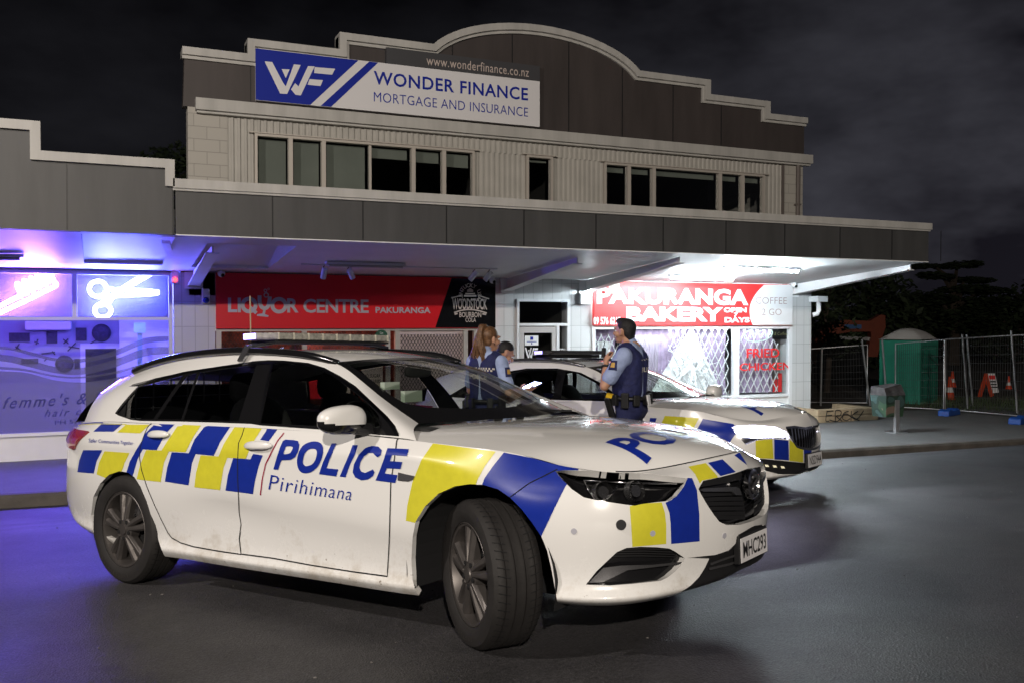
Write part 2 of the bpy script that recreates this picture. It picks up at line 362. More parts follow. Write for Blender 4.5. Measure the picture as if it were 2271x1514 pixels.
mb = MB(); mb.box(1.6, 13.5, .9, 8.9, 3.3, 3.32); mb.add([(1.6,3,3.2),(13.5,3,3.2),(13.5,3,5.5),(1.6,3,5.5)], [(0,1,2,3)]); mb.add([(1.6,.04,5.46),(13.5,.04,5.46),(13.5,3,5.46),(1.6,3,5.46)], [(0,1,2,3)])
for x in (4.0, 6.7, 8.3): mb.box(x, x+.1, .35, 3, 3.3, 5.46)
part(mb, 'upper_room', M['room'], B)
for wi, (x0, x1, mul, z0, z1) in enumerate(WIN):
    f = MB(); t = .042
    f.box(x0, x1, -.06, .06, z1-t, z1); f.box(x0, x1, -.06, .06, z0, z0+t); f.box(x0, x0+t, -.058, .06, z0+t, z1-t); f.box(x1-t, x1, -.058, .06, z0+t, z1-t)
    for k, q in enumerate(mul):
        w = .022 if q == 4.28 else .036
        f.box(q-w, q+w, -.055 if w == .036 else -.02, .055, z0+t, z1-t)
    f.box(x0-.09, x1+.09, -.085, -.0, z1+.002, z1+.02)
    wf = part(f, 'window', M['frame'], B)
    g = MB(); g.add([(x0+t,0,z0+t),(x1-t,0,z0+t),(x1-t,0,z1-t),(x0+t,0,z1-t)], [(0,1,2,3)])
    part(g, 'pane', M['pane'], wf, split=True)
    bl = MB()
    if wi == 0:
        for a, b, zz in ((2.4, 2.87, z0), (2.97, 3.42, z0), (3.52, 4.22, z0), (4.33, 4.98, 4.92), (5.1, 5.57, 4.90), (5.67, 6.14, 4.86)): bl.box(a, b, .12, .13, zz, z1-.06)
    elif wi == 2:
        for a, b in ((8.95, 9.4), (9.5, 9.96), (10.06, 11.55), (11.66, 12.1), (12.22, 12.67)): bl.box(a, b, .12, .13, z1-.16, z1-.06)
    else: bl.box(x0+.06, x1-.06, .12, .13, z1-.10, z1-.06)
    part(bl, 'blind', M['blind'], wf, split=True)
# parapet outline
cxp = 7.53
def half(): return [(-6.30, 6.42), (-5.30, 6.42), (-5.30, 6.67), (-3.79, 6.67), (-3.79, 6.96), (-2.12, 6.96)]
arch = [(2.12*math.sin(t)*1.0, 6.96+.60*(math.cos(t*1.0)-math.cos(math.pi/2*.74))/(1-math.cos(math.pi/2*.74))) for t in np.linspace(-math.pi/2*.74, math.pi/2*.74, 25)]
arch = [(a*2.12/abs(arch[0][0]), b) for a, b in arch]
top = [(cxp+a, b) for a, b in half()[:-1]]+[(cxp+a, b) for a, b in arch]+[(cxp-a, b) for a, b in reversed(half()[:-1])]
mb = MB(); mb.prism([(XL, 5.5)]+[(min(XR-.03, max(XL+.03, a)), b-.05) for a, b in top]+[(XR-.03, 5.5)], .0, .22)
part(mb, 'parapet', M['parapet'], B)
mb = MB()
for k in range(-1, 9):
    x = 2.285+1.17*k+.6*0
    if XL+.2 < x < XR-.1:
        zt = np.interp(x, [p[0]+1e-4*i for i, p in enumerate(top)], [p[1] for p in top])
        mb.box(x-.009, x+.009, -.004, .0, 5.6, zt-.17)
part(mb, 'panel_joint', M['black'], B, split=True)
def offset_path(P, d):
    out = []
    for i, p in enumerate(P):
        a = np.array(P[max(0, i-1)]); b = np.array(p); c = np.array(P[min(len(P)-1, i+1)])
        u = (b-a) if i else (c-b); v = (c-b) if i < len(P)-1 else (b-a); u = u/np.linalg.norm(u); v = v/np.linalg.norm(v)
        n1 = np.array([u[1], -u[0]]); n2 = np.array([v[1], -v[0]]); m = (n1+n2)/(1+n1@n2); out.append(tuple(b+m*d))
    return out
def band(mb, P, d0, d1, y0, y1):
    A = offset_path(P, d0); Bq = offset_path(P, d1); n = len(P)
    vs = [(a[0], y0, a[1]) for a in A]+[(b[0], y0, b[1]) for b in Bq]+[(a[0], y1, a[1]) for a in A]+[(b[0], y1, b[1]) for b in Bq]
    fs = []
    for i in range(n-1):
        for a, b in ((0, 1), (1, 3), (3, 2), (2, 0)): fs.append((a*n+i, a*n+i+1, b*n+i+1, b*n+i))
    fs += [(0, n, 3*n, 2*n), (n-1, 2*n-1, 4*n-1, 3*n-1)]
    mb.add(vs, fs)
mb = MB(); band(mb, top, 0, .12, -.10, .26); band(mb, top, .125, .175, -.045, -.002)
part(mb, 'coping', M['coping'], B)
mb = MB(); mb.box(1.42, 13.92, -.16, .0, 5.44, 5.625); mb.box(1.44, 13.90, -.10, .0, 5.40, 5.438)
part(mb, 'gutter_beam', M['coping'], B)
mb = MB(); mb.tube([(13.60,-.07,5.40),(13.60,-.07,5.2),(13.60,-.05,3.2)], .045, 10); mb.box(13.54,13.66,-.1,0,4.55,4.58); mb.box(13.20,13.26,-.03,.0,3.2,5.4)
part(mb, 'downpipe', mat('downpipe_brown', (.13,.11,.10), .5), B, split=True)
# canopy
YF = -3.45
def soff(y): return 2.88+(.27/3.45)*(-y)
C0, C1 = .87, 13.62
mb = MB(); mb.box(C0, C1, YF, YF+.05, 3.16, 3.72); mb.box(C1-.05, C1, YF+.052, .0, 3.16, 3.72)
fa = part(mb, 'canopy', M['fascia'], B)
mb = MB()
for k in range(11):
    x = C0+1.188*(k+.99); mb.box(x-.008, x+.008, YF-.004, YF-.0005, 3.17, 3.72)
part(mb, 'panel_joint', M['black'], fa, split=True)
mb = MB(); mb.box(C0-.03, C1+.04, YF-.05, YF+.1, 3.725, 3.84); mb.box(C0-.03, C1+.02, YF-.03, YF+.08, 3.695, 3.722); mb.box(C0, C1, YF+.1, .0, 3.66, 3.70)
part(mb, 'canopy_coping', M['coping'], fa)
mb = MB(); mb.box(C0, C1, YF-.006, YF+.06, 3.145, 3.158); part(mb, 'drip_edge', M['white'], fa)
def soffit(mb, xa, xb, ya, yb): mb.add([(xa,ya,soff(ya)),(xb,ya,soff(ya)),(xb,yb,soff(yb)),(xa,yb,soff(yb))], [(0,1,2,3)])
mb = MB(); ra = (1.30, 2.46, -2.88, -.50)
soffit(mb, C0, ra[0], YF+.05, 0); soffit(mb, ra[0], ra[1], ra[3], 0); soffit(mb, ra[0], ra[1], YF+.05, ra[2]); soffit(mb, ra[1], C1-.05, YF+.05, 0)
def recess(mb, r, h=.5):
    a, b, c, d = r; zc, zd = soff(c), soff(d)
    mb.add([(a,c,zc),(b,c,zc),(b,d,zd),(a,d,zd),(a,c,zc+h),(b,c,zc+h),(b,d,zd+.05),(a,d,zd+.05)], [(0,1,5,4),(1,2,6,5),(2,3,7,6),(3,0,4,7),(4,5,6,7)])
recess(mb, ra)
part(mb, 'soffit', M['white'], fa)
mb = MB()
for x in (3.4, 5.6, 9.9, 12.2): mb.box(x-.012, x+.012, -3.38, -.02, 0, 0.001)
mb.v = [(a, b, soff(b)-.006+(c if c == 0 else 0)) for a, b, c in mb.v]
part(mb, 'soffit_batten', M['white'], fa, split=True)
for bx in (1.38, 6.86, 8.50, 13.52):
    mb = MB(); yf = -2.75 if bx < 8 else -3.15
    prof = [(0.0, soff(0)-.012), (yf, soff(yf)-.012), (yf, soff(yf)-.10), (0.0, 2.66)]
    mb.prism(prof, bx-.012, bx+.012, 'x')
    mb.add([(bx-.09, yf, soff(yf)-.10), (bx+.09, yf, soff(yf)-.10), (bx+.09, 0, 2.655), (bx-.09, 0, 2.655), (bx-.09, yf, soff(yf)-.112), (bx+.09, yf, soff(yf)-.112), (bx+.09, 0, 2.643), (bx-.09, 0, 2.643)], [(0,1,2,3),(7,6,5,4),(0,4,5,1),(1,5,6,2),(3,2,6,7),(0,3,7,4)])
    mb.box(bx-.14, bx+.14, -.035, -.003, 2.6, 2.87)
    part(mb, 'bracket', M['white'], fa)
# office door with transom and side light
f = MB()
for a, b, c, d in ((7.05,7.10,0,2.5),(8.10,8.15,0,2.5),(7.87,7.93,0,2.0)): f.box(a, b, -.03, .06, c, d)
f.box(7.10, 8.10, -.03, .06, 2.45, 2.5); f.box(7.10, 8.10, -.032, .06, 2.0, 2.05); f.box(7.93, 8.10, -.03, .05, 0, .08)
df = part(f, 'door_frame', M['frame_w'], B)
g = MB(); g.add([(7.1,.02,2.05),(8.1,.02,2.05),(8.1,.02,2.45),(7.1,.02,2.45)], [(0,1,2,3)]); g.add([(7.93,.02,.08),(8.1,.02,.08),(8.1,.02,2.0),(7.93,.02,2.0)], [(0,1,2,3)])
part(g, 'pane', M['pane'], df, split=True)
d = MB(); d.box(7.115, 7.20, -.02, .03, .02, 1.985); d.box(7.78, 7.86, -.02, .03, .02, 1.985); d.box(7.20, 7.78, -.02, .03, 1.87, 1.985); d.box(7.20, 7.78, -.02, .03, .02, .22)
do = part(d, 'office_door', mat('door_grey', (.5, .47, .46), .45), B)
g = MB(); g.add([(7.2,0,.22),(7.78,0,.22),(7.78,0,1.87),(7.2,0,1.87)], [(0,1,2,3)]); part(g, 'pane', M['pane'], do, split=True)
mb = MB(); mb.tube([(7.82,-.02,.95),(7.82,-.07,.95),(7.82,-.07,1.25),(7.82,-.02,1.25)], .011, 6); part(mb, 'handle', M['metal'], do)
mb = MB()
WFL = [[(505,262),(550,265),(617,392),(632,412),(680,280),(722,283),(640,457),(598,455)], [(607,308),(655,310),(632,362)], [(765,290),(805,292),(722,466),(690,462),(663,430),(688,392),(708,412)], [(805,296),(928,306),(910,342),(802,332)], [(775,368),(855,374),(840,410),(762,402)]]
def wf_logo(mb, x0, x1, z0, z1, y):
    for poly in WFL:
        q = [(x0+(a-505)/423*(x1-x0), z1-((b-262)-(a-505)*.085)/172*(z1-z0)) for a, b in poly]; 
        tri = geometry.tessellate_polygon([[Vector((p[0], p[1], 0)) for p in q]]); mb.add([(p[0], y, p[1]) for p in q], [tuple(t) for t in tri])
wf_logo(mb, 7.22, 7.50, 1.42, 1.60, -.004); put_text(mb, 'WONDER FINANCE', 7.22, 7.51, 1.34, 1.37, -.004); put_text(mb, 'MORTGAGE AND INSURANCE', 7.22, 7.51, 1.305, 1.325, -.004)
mb.box(7.95, 8.09, .012, .014, 0, 0); put_text(mb, '009', 7.95, 8.08, 1.50, 1.58, .014); put_text(mb, '007', 7.95, 8.08, 1.38, 1.46, .014)
part(mb, 'door_lettering', M['signw'], do)
mb = MB(); mb.box(7.22, 7.50, -.008, -.004, 1.64, 1.82); mb.box(7.24, 7.46, -.008, -.004, .98, 1.27); part(mb, 'paper_notice', M['white'], do, split=True)
mb = MB(); mb.box(7.33,7.39,-.011,-.009,1.74,1.80); mb.box(7.26,7.46,-.011,-.009,1.70,1.715); mb.box(7.35,7.37,-.011,-.009,1.66,1.69); part(mb, 'notice_print', M['blue'], do)
mb = MB(); mb.box(7.06, 8.14, .3, 2.6, 0.0, .004); mb.add([(7.0,2.6,0),(8.2,2.6,0),(8.2,2.6,2.6),(7.0,2.6,2.6)], [(0,1,2,3)]); mb.add([(7.06,.3,0),(7.06,2.6,0),(7.06,2.6,2.6),(7.06,.3,2.6)], [(0,1,2,3)]); mb.add([(8.14,.3,0),(8.14,2.6,0),(8.14,2.6,2.6),(8.14,.3,2.6)], [(0,1,2,3)])
part(mb, 'hallway', M['room'], B)
# liquor shopfront
f = MB()
for x in (1.72, 3.10, 4.55, 4.72, 6.0, 6.2, 6.5): f.box(x, x+.08, -.02, .06, 0, 1.97)
f.box(1.8, 4.72, -.022, .05, 0, .35); f.box(1.8, 6.5, -.022, .05, 1.92, 1.97)
lf = part(f, 'liquor_window', M['frame'], B)
g = MB(); g.add([(1.8,.03,.35),(4.55,.03,.35),(4.55,.03,1.92),(1.8,.03,1.92)], [(0,1,2,3)]); g.add([(6.28,.03,.05),(6.5,.03,.05),(6.5,.03,1.92),(6.28,.03,1.92)], [(0,1,2,3)]); part(g, 'pane', M['pane'], lf, split=True)
def mesh_grill(mb, x0, x1, z0, z1, y, sx, sz, w, sag=0):
    """expanded-metal diamonds as crossing flat bars"""
    sl = sz/sx; H = z1-z0; L = x1-x0
    for s in (1, -1):
        k0 = -int(H/sl/sx)-1; k1 = int(L/sx)+int(H/sl/sx)+2
        for k in range(k0, k1):
            xa = x0+k*sx; za = z0 if s > 0 else z1
            t0 = max(0, (x0-xa)*sl); t1 = min(H, (x1-xa)*sl)
            if t1-t0 > .02: mb.bar((xa+t0/sl, y+.002*s, za+s*t0), (xa+t1/sl, y+.002*s, za+s*t1), w, w*.5)
g = MB(); mesh_grill(g, 1.82, 4.53, .36, 1.9, .09, .055, .085, .012); part(g, 'security_mesh', M['black'], lf)
g = MB(); mesh_grill(g, 4.82, 5.98, .1, 1.86, -.005, .06, .10, .012); part(g, 'door_mesh', M['black'], lf)
mb = MB(); mb.box(4.80, 6.0, .04, .06, 0.02, 1.92); part(mb, 'liquor_door', mat('door_pink_grey', (.62,.50,.50), .5), B)
_l = bpy.data.lights.new('shop_interior_light', 'POINT'); _l.energy = 60; _l.color = (1,.42,.34); _l.shadow_soft_size = .2; _o = bpy.data.objects.new('shop_interior_light', _l); _o.location = (3.6, 1.1, 2.2); COL.objects.link(_o)
mb = MB(); mb.box(1.7, 6.6, 2.4, 2.5, 0, 2.9); mb.box(1.7, 6.6, .3, 2.4, 2.6, 2.62)
for k in range(9): mb.box(1.9+k*.5, 2.3+k*.5, 1.6, 2.3, 0, 1.7-.25*(k % 3))
part(mb, 'shop_interior', mat('liquor_interior', (.16, .05, .035), .8, var=.7, vscale=7), B)
# bakery shopfront
f = MB()
for x, w in ((8.64,.07),(9.30,.10),(11.98,.13),(13.42,.08)): f.box(x, x+w, -.03, .07, 0, 2.0)
for a, b in ((8.71, 9.30), (9.40, 11.98), (12.11, 13.42)): f.box(a, b, -.028, .06, .5, .56); f.box(a, b, -.028, .06, 1.93, 2.0)
bf = part(f, 'bakery_window', M['frame_w'], B)
g = MB()
for a, b in ((8.71, 9.30), (9.40, 11.98), (12.11, 13.42)): g.add([(a,.02,.56),(b,.02,.56),(b,.02,1.93),(a,.02,1.93)], [(0,1,2,3)])
part(g, 'pane', M['pane'], bf, split=True)
g = MB(); mesh_grill(g, 8.72, 9.28, .58, 1.84, .09, .16, .30, .022); mesh_grill(g, 10.45, 11.93, .60, 1.92, .09, .17, .30, .022); mesh_grill(g, 12.13, 13.22, .60, 1.90, .09, .17, .30, .022); part(g, 'lattice_grille', mat('white_lattice', (.85,.85,.85), .5), bf)
# pleated mauve curtain
def pleat(mb, outline, y0, amp, per, nx=80, nz=14, tilt=0):
    (xa, xb), ztop, zbot = outline; vs = []
    for i in range(nx+1):
        u = i/nx; x = xa+(xb-xa)*u; zt = ztop(x); zb = zbot(x)
        for j in range(nz+1):
            v = j/nz; vs.append((x, y0+amp*math.sin(2*math.pi*(x+tilt*v)/per+.7*math.sin(3*x+2*v))*(.4+.6*v)+.02*math.sin(7*v+4*u), zt+(zb-zt)*v))
    mb.add(vs, [(i*(nz+1)+j, i*(nz+1)+j+1, (i+1)*(nz+1)+j+1, (i+1)*(nz+1)+j) for i in range(nx) for j in range(nz)])
M['mauve'] = mat('mauve_curtain', (.40, .31, .44), .8, var=.35, vscale=5)
mb = MB(); pleat(mb, ((9.40, 11.1), lambda x: 1.93, lambda x: .56 if x < 10.2 else .56+(x-10.2)*1.5), .22, .035, .13)
pleat(mb, ((11.1, 11.97), lambda x: 1.93, lambda x: .56), .28, .03, .16); pleat(mb, ((12.12, 13.20), lambda x: 1.93, lambda x: .58), .24, .04, .19); pleat(mb, ((8.72, 9.3), lambda x: 1.93, lambda x: .58), .26, .03, .2)
part(mb, 'curtain', M['mauve'], bf, smooth='all', split=True)
mb = MB(); pleat(mb, ((9.42, 10.25), lambda x: 1.80, lambda x: .6), .16, .02, .075, 90, 6); part(mb, 'lace_curtain', mat('lace', (.5,.45,.5), .8, alpha=.45), bf, smooth='all')
mb = MB(); pleat(mb, ((10.05, 11.75), lambda x: min(1.9, .60+(x-10.0)*1.32) if x < 11.1 else 1.9-(x-11.1)*1.9, lambda x: .56), .13, .015, .3, 60, 8); pleat(mb, ((8.86, 9.14), lambda x: 1.72-.3*abs(x-9.0), lambda x: 1.25), .14, .02, .12, 20, 6)
part(mb, 'white_cloth', mat('white_cloth', (.85,.85,.86), .8), bf, smooth='all', split=True)
mb = MB(); mb.box(13.28, 13.38, .15, .16, .58, .98); mb.box(13.16,13.27,.17,.18,.58,.86); part(mb, 'red_cloth', M['red2'], bf, split=True)
# crazed broken glass: radiating and ring cracks as thin raised slivers in the pane
rng = random.Random(3); mb = MB(); c0 = (11.02, 1.22)
for k in range(46):
    a = rng.uniform(0, 2*math.pi); L = rng.uniform(.25, .85); p = np.array([c0[0], c0[1]])+rng.uniform(.02, .12)*np.array([math.cos(a), math.sin(a)]); pts = [p]
    for q in range(5):
        a += rng.uniform(-.16, .16); p = p+L/5*np.array([math.cos(a)*.9, math.sin(a)]); pts.append(p)
    pts = [p for p in pts if 9.45 < p[0] < 11.95 and .6 < p[1] < 1.9]
    for a_, b_ in zip(pts[:-1], pts[1:]): mb.bar((a_[0], .006, a_[1]), (b_[0], .006, b_[1]), rng.uniform(.004, .012), .006)
for k in range(150):
    r = abs(rng.gauss(0, .33))+.05; a = rng.uniform(0, 6.28); p = (c0[0]+r*math.cos(a), c0[1]+r*math.sin(a)*.9); b = a+math.pi/2+rng.uniform(-.5, .5); L = rng.uniform(.03, .13)
    if 9.5 < p[0] < 11.9 and .62 < p[1] < 1.85: mb.bar((p[0], .004, p[1]), (p[0]+L*math.cos(b), .004, p[1]+L*math.sin(b)), rng.uniform(.003, .009), .006)
part(mb, 'glass_cracks', mat('crazed_glass', (.9,.93,.95), .25), bf)
mb = MB(); mb.box(8.6, 13.5, 1.6, 1.7, 0, 2.6); mb.box(8.64, 13.5, .3, 1.6, 2.0, 2.02); part(mb, 'bakery_interior', mat('bakery_room', (.5, .48, .5), .8, var=.3, vscale=3), B)
_l = bpy.data.lights.new('added_window_fill', 'AREA'); _l.energy = 30; _l.color = (.86,.94,1); _l.shape = 'RECTANGLE'; _l.size = 3.8; _l.size_y = .06; _o = bpy.data.objects.new('added_window_fill', _l); _o.location = (11.3, .075, 1.92); COL.objects.link(_o)  # added fill light with no fitting, brightens the bakery curtain and cloth
mb = MB(); mb.box(9.2, 13.3, .5, .52, .0, .56); part(mb, 'window_shelf', M['white'], bf)
# pipe and gutter box at the right end
mb = MB(); mb.box(13.95, 14.22, -.30, -.02, 2.50, 2.62); mb.tube([(14.10,-.16,2.50),(14.10,-.16,2.32),(14.06,-.16,2.25),(13.98,-.12,2.22)], .05, 10); part(mb, 'rainwater_pipe', M['white'], B, smooth=True)
# ------------------------------------------------------------------ hair salon building on the left
S = empty('salon_building', (-2.0, 0, 0), 0, 'low hair salon with stepped grey parapet and purple neon lit window', 'building')
SL0 = -7.0
mb = MB(); mb.box(SL0, 1.06, .0, .2, 0, .38); mb.box(SL0, 1.06, .02, .2, 2.84, 3.2); mb.box(SL0, 1.3, 7, 7.2, 0, 3.2); mb.box(SL0-.2, SL0, 0, 7.2, 0, 3.2); part(mb, 'wall', M['white'], S)
mb = MB(); mb.box(SL0, 1.07, -.05, .0, .37, .42); part(mb, 'sill', M['white'], S)
mb = MB(); mb.box(SL0, C0-.04, YF, YF+.05, 3.15, 3.98); mb.box(SL0, -.66, YF+.002, YF+.05, 3.98, 4.30)
sf = part(mb, 'canopy', M['fascia'], S)
mb = MB(); 
for x in (-.34, -1.53, -2.7, -3.9, C0-.03): mb.box(x-.009, x+.009, YF-.004, YF-.0005, 3.16, 3.95 if x > -.6 else 4.25)
part(mb, 'panel_joint', M['black'], sf, split=True)
mb = MB(); band(mb, [(SL0, 4.41), (-.61, 4.41), (-.61, 4.07), (C0-.01, 4.07), (C0-.01, 3.74)], 0, .11, YF-.05, YF+.10); mb.box(SL0, C0-.04, YF+.1, 0, 3.66, 3.70); part(mb, 'canopy_coping', M['coping'], sf)
mb = MB(); rb = (-.20, .98, -3.28, -.66)
soffit(mb, SL0, rb[0], YF+.05, 0); soffit(mb, rb[0], rb[1], rb[3], 0); soffit(mb, rb[0], rb[1], YF+.05, rb[2]); soffit(mb, rb[1], C0+.4, YF+.05, 0) if False else None
mb.add([(rb[1],YF+.05,soff(YF)),(1.24,YF+.05,soff(YF)),(1.24,0,soff(0)),(rb[1],0,soff(0))], [(0,1,2,3)]) if False else None
recess(mb, rb, .35); part(mb, 'soffit', M['white'], sf)
mb = MB(); mb.bar((.78,-3.0,soff(-3)-.02), (.93,-1.6,soff(-1.6)+.04), .10, .04); part(mb, 'timber_prop', M['white'], sf)
f = MB()
for x, w in ((-3.6,.07),(-1.75,.07),(-.38,.07),(1.0,.06)):
    f.box(x, x+w, -.03, .08, 2.15, 2.84)
for x in (-3.6, 1.0): f.box(x, x+.06, -.03, .08, .42, 2.10)
f.box(SL0, 1.06, -.035, .08, 2.10, 2.15); f.box(SL0, 1.06, -.034, .08, 2.80, 2.84)
sw = part(f, 'salon_window', M['frame_w'], S)
g = MB(); g.add([(-3.54,.03,.42),(1.0,.03,.42),(1.0,.03,2.10),(-3.54,.03,2.10)], [(0,1,2,3)]); g.add([(-3.54,.03,2.15),(1.0,.03,2.15),(1.0,.03,2.8),(-3.54,.03,2.8)], [(0,1,2,3)]); part(g, 'pane', M['pane'], sw, split=True)
# frosted film: solid below, three waves above
M['film'] = mat('frosted_film', (.15,.15,.21), .7, alpha=.62)
mb = MB()
def wave(mb, px_t, px_b, y=.022):
    A = smooth_poly([aty(p[0], p[1], y) for p in px_t], 6); Bq = smooth_poly([aty(p[0], p[1], y) for p in px_b], 6); n = len(A)
    mb.add([(a[0], y, a[2]) for a in A]+[(b[0], y, b[2]) for b in Bq], [(i, i+1, n+i+1, n+i) for i in range(n-1)])
wave(mb, [(-160,760),(0,768),(60,778),(120,793),(180,795),(250,778),(320,750),(379,745)], [(-160,775),(0,774),(60,785),(120,800),(180,803),(250,790),(320,763),(379,755)])
wave(mb, [(-160,770),(0,785),(60,796),(120,812),(180,815),(250,798),(320,772),(379,768)], [(-160,790),(0,800),(60,812),(120,826),(180,830),(250,815),(320,790),(379,784)])
wave(mb, [(-160,800),(0,812),(60,818),(120,831),(180,834),(250,824),(320,806),(379,798)], [(-160,806),(0,818),(60,823),(120,835),(180,838),(250,829),(320,811),(379,803)])
wave(mb, [(-160,812),(0,822),(60,826),(120,842),(180,847),(250,838),(320,822),(379,812)], [(-160,967),(0,962),(60,960),(120,957),(180,954),(250,950),(320,945),(379,940)])
part(mb, 'frosted_film', M['film'], sw, split=True)
mb = MB(); nv = lambda px, py: aty(px, py, .016)
def px_text(mb, body, x0, x1, yb, yt, y, slope=0, **k):
    """lettering drawn between photo columns x0..x1 on the plane y"""
    a = aty(x0, yb, y); b = aty(x1, yb+slope*(x1-x0), y); t = aty(x0, yt, y); V, F = text_tri(body, **k); lo = V.min(0); hi = V.max(0)
    u = (V-lo)/(hi-lo); return mb.add([a+(b-a)*p[0]+(t-a)*p[1] for p in u], F)
px_text(mb, "femme's & kel", 6, 262, 906, 879, .016, -.06, shear=.4, bold=.004, spacing=1.25); px_text(mb, 'hair care', 98, 225, 924, 908, .016, -.06, shear=.4, spacing=1.3); px_text(mb, 'PH 576-0787', 122, 232, 941, 932, .016, -.06)
part(mb, 'window_lettering', mat('film_letter', (.03,.03,.16), .6), sw)
mb = MB(); mb.add([(SL0,2.6,0),(1.24,2.6,0),(1.24,2.6,2.9),(SL0,2.6,2.9)], [(0,1,2,3)]); mb.add([(1.2,.2,0),(1.2,2.6,0),(1.2,2.6,2.9),(1.2,.2,2.9)], [(0,1,2,3)]); mb.add([(SL0,.2,2.9),(1.24,.2,2.9),(1.24,2.6,2.9),(SL0,2.6,2.9)], [(0,1,2,3)]); mb.add([(SL0,.2,.004),(1.24,.2,.004),(1.24,2.6,.004),(SL0,2.6,.004)], [(0,1,2,3)])
part(mb, 'salon_interior', mat('salon_room', (.36,.36,.42), .7), S)
bd_ = MB(); bd_.box(-3.54, 1.0, .36, .365, 2.16, 2.82); part(bd_, 'transom_backing', mat('backing_film', (.13,.13,.16), .8, alpha=.50), S)
def ipx(px, py, y=2.58): return aty(px, py, y)
mb = MB()
a = ipx(185, 768); b = ipx(262, 850); mb.box(a[0]-.05, b[0]+.05, 2.55, 2.595, 0, a[2]+.05); part(mb, 'inner_door_frame', M['frame_w'], S)
mb = MB(); mb.box(a[0]+.03, b[0]-.03, 2.53, 2.549, .1, a[2]-.04); part(mb, 'inner_door', M['black'], S)
mb = MB(); p = ipx(57, 712); q = ipx(160, 732); mb.box(p[0], q[0], 2.35, 2.59, q[2], p[2]); part(mb, 'heat_pump', M['white'], S, bevel=.03)
mb = MB(); mb.m(0)
for x0, y0, x1, y1 in ((20,738,66,757),(103,735,127,761),(168,727,192,755),(47,795,85,806),(165,795,177,817)):
    p = ipx(x0, y0); q = ipx(x1, y1); mb.box(p[0], q[0], 2.56, 2.59, q[2], p[2])
for cx_, cy_, r in ((225,738,.16),(143,806,.15)):
    p = ipx(cx_, cy_); mb.lathe([(r,0),(r,-.03),(r*.7,-.045),(.001,-.05)], 20, (p[0], 2.59, p[2]), 'y')
for x0, y0, x1, y1 in ((80,764,84,752),(76,757,86,761),(140,752,152,762),(141,762,151,751),(150,778,168,760),(152,768,176,772),(92,784,122,780),(116,778,122,786),(34,768,46,776),(35,774,43,762),(200,762,218,751),(98,800,104,794)):
    mb.bar(ipx(x0, y0, 2.57), ipx(x1, y1, 2.57), .022, .02)
part(mb, 'wall_decoration', mat('decor_dark', (.035,.03,.05), .6, var=.5, vscale=20), S, split=True)
mb = MB(); p = ipx(262, 700); mb.box(p[0], 1.2, 1.5, 1.6, 0, 2.1); part(mb, 'partition', mat('partition_pale', (.62,.58,.62), .7), S)
mb = MB(); mb.box(.55, .62, .3, .36, .42, 1.95); mb.box(.5,.67,.28,.38,1.9,2.06); mb.box(.52,.66,.27,.37,1.2,1.3); part(mb, 'mirror_post', mat('post_teal', (.35,.5,.6), .4), S)
# neon signs behind the upper panes
def neon_mat(name, c, s):
    return mat(name, (.8,.8,.8), .4, emit=c, es=s)
NM = neon_mat('neon_violet', (.22, .10, 1.0), 300); NB = neon_mat('neon_blue', (.10, .12, 1.0), 300)
ny = .13
def npx(pts): return [aty(a, b, ny) for a, b in pts]
def ngroup(name, label, m, tubes, r=.027):
    t = empty(name, tuple(tubes[0][0]), 0, label, 'neon sign')
    for pts in tubes:
        mb = MB(); mb.tube(smooth_poly(pts, 4), r, 8); part(mb, 'neon_tube', m, t, smooth='all')
    return t
def zoompx(x, y): return (x*.1717, 480+y*.1717)
cb = [npx([(-60,702),(-20,690),(10,674),(35,661),(47,656),(40,640),(38,628),(44,634),(52,648),(60,650),(55,632),(53,622),(60,628),(68,644),(74,644),(69,624),(68,616),(75,622),(83,636),(88,637),(82,616),(82,610),(89,616),(96,630),(102,631),(96,612),(95,606),(103,612),(108,624),(111,622),(106,605),(112,606),(120,625),(125,631),(119,637),(100,646),(60,666),(0,694),(-60,724)])]
ngroup('neon_comb', 'glowing violet neon comb behind the upper salon pane', NM, cb)
c1 = [(217+19*math.cos(t), 641+17*math.sin(t)) for t in np.linspace(.35, 2*math.pi-.2, 18)]; c2 = [(228+18*math.cos(t), 689+15*math.sin(t)) for t in np.linspace(-.9, 2*math.pi-1.4, 18)]
sc = [npx([(352,650),(330,653),(260,656),(238,654)]+c1+[(250,642),(320,645),(352,648)]), npx([(335,608),(300,628),(262,650),(240,672)]+c2+[(222,676),(250,654),(300,622),(334,606)])]
ngroup('neon_scissors', 'glowing blue neon scissors behind the upper salon pane', NB, sc)
def soft(name, loc, p, col, size, sx_=None):
    l = bpy.data.lights.new(name, 'POINT'); l.energy = p; l.color = col; l.shadow_soft_size = size; o = bpy.data.objects.new(name, l); o.location = loc; COL.objects.link(o); return o
# ------------------------------------------------------------------ signs
def flat_poly(mb, poly, y):
    tri = geometry.tessellate_polygon([[Vector((p[0], p[1], 0)) for p in poly]]); mb.add([(p[0], y, p[1]) for p in poly], [tuple(t) for t in tri])
def ribbon(mb, pts, w, y):
    P = [np.array(p, float) for p in pts]; n = len(P); L = []; Rr = []
    for i in range(n):
        a = P[max(0, i-1)]; b = P[min(n-1, i+1)]; t = (b-a)/np.linalg.norm(b-a); q = np.array([-t[1], t[0]])*w/2; L.append(P[i]+q); Rr.append(P[i]-q)
    mb.add([(p[0], y, p[1]) for p in L+Rr], [(i, i+1, n+i+1, n+i) for i in range(n-1)])
def disc(mb, c, r0, r1, y, n=24):
    vs = [(c[0]+r*math.cos(2*math.pi*i/n), y, c[1]+r*math.sin(2*math.pi*i/n)) for r in (r0, r1) for i in range(n)]
    mb.add(vs, [(i, (i+1) % n, n+(i+1) % n, n+i) for i in range(n)])
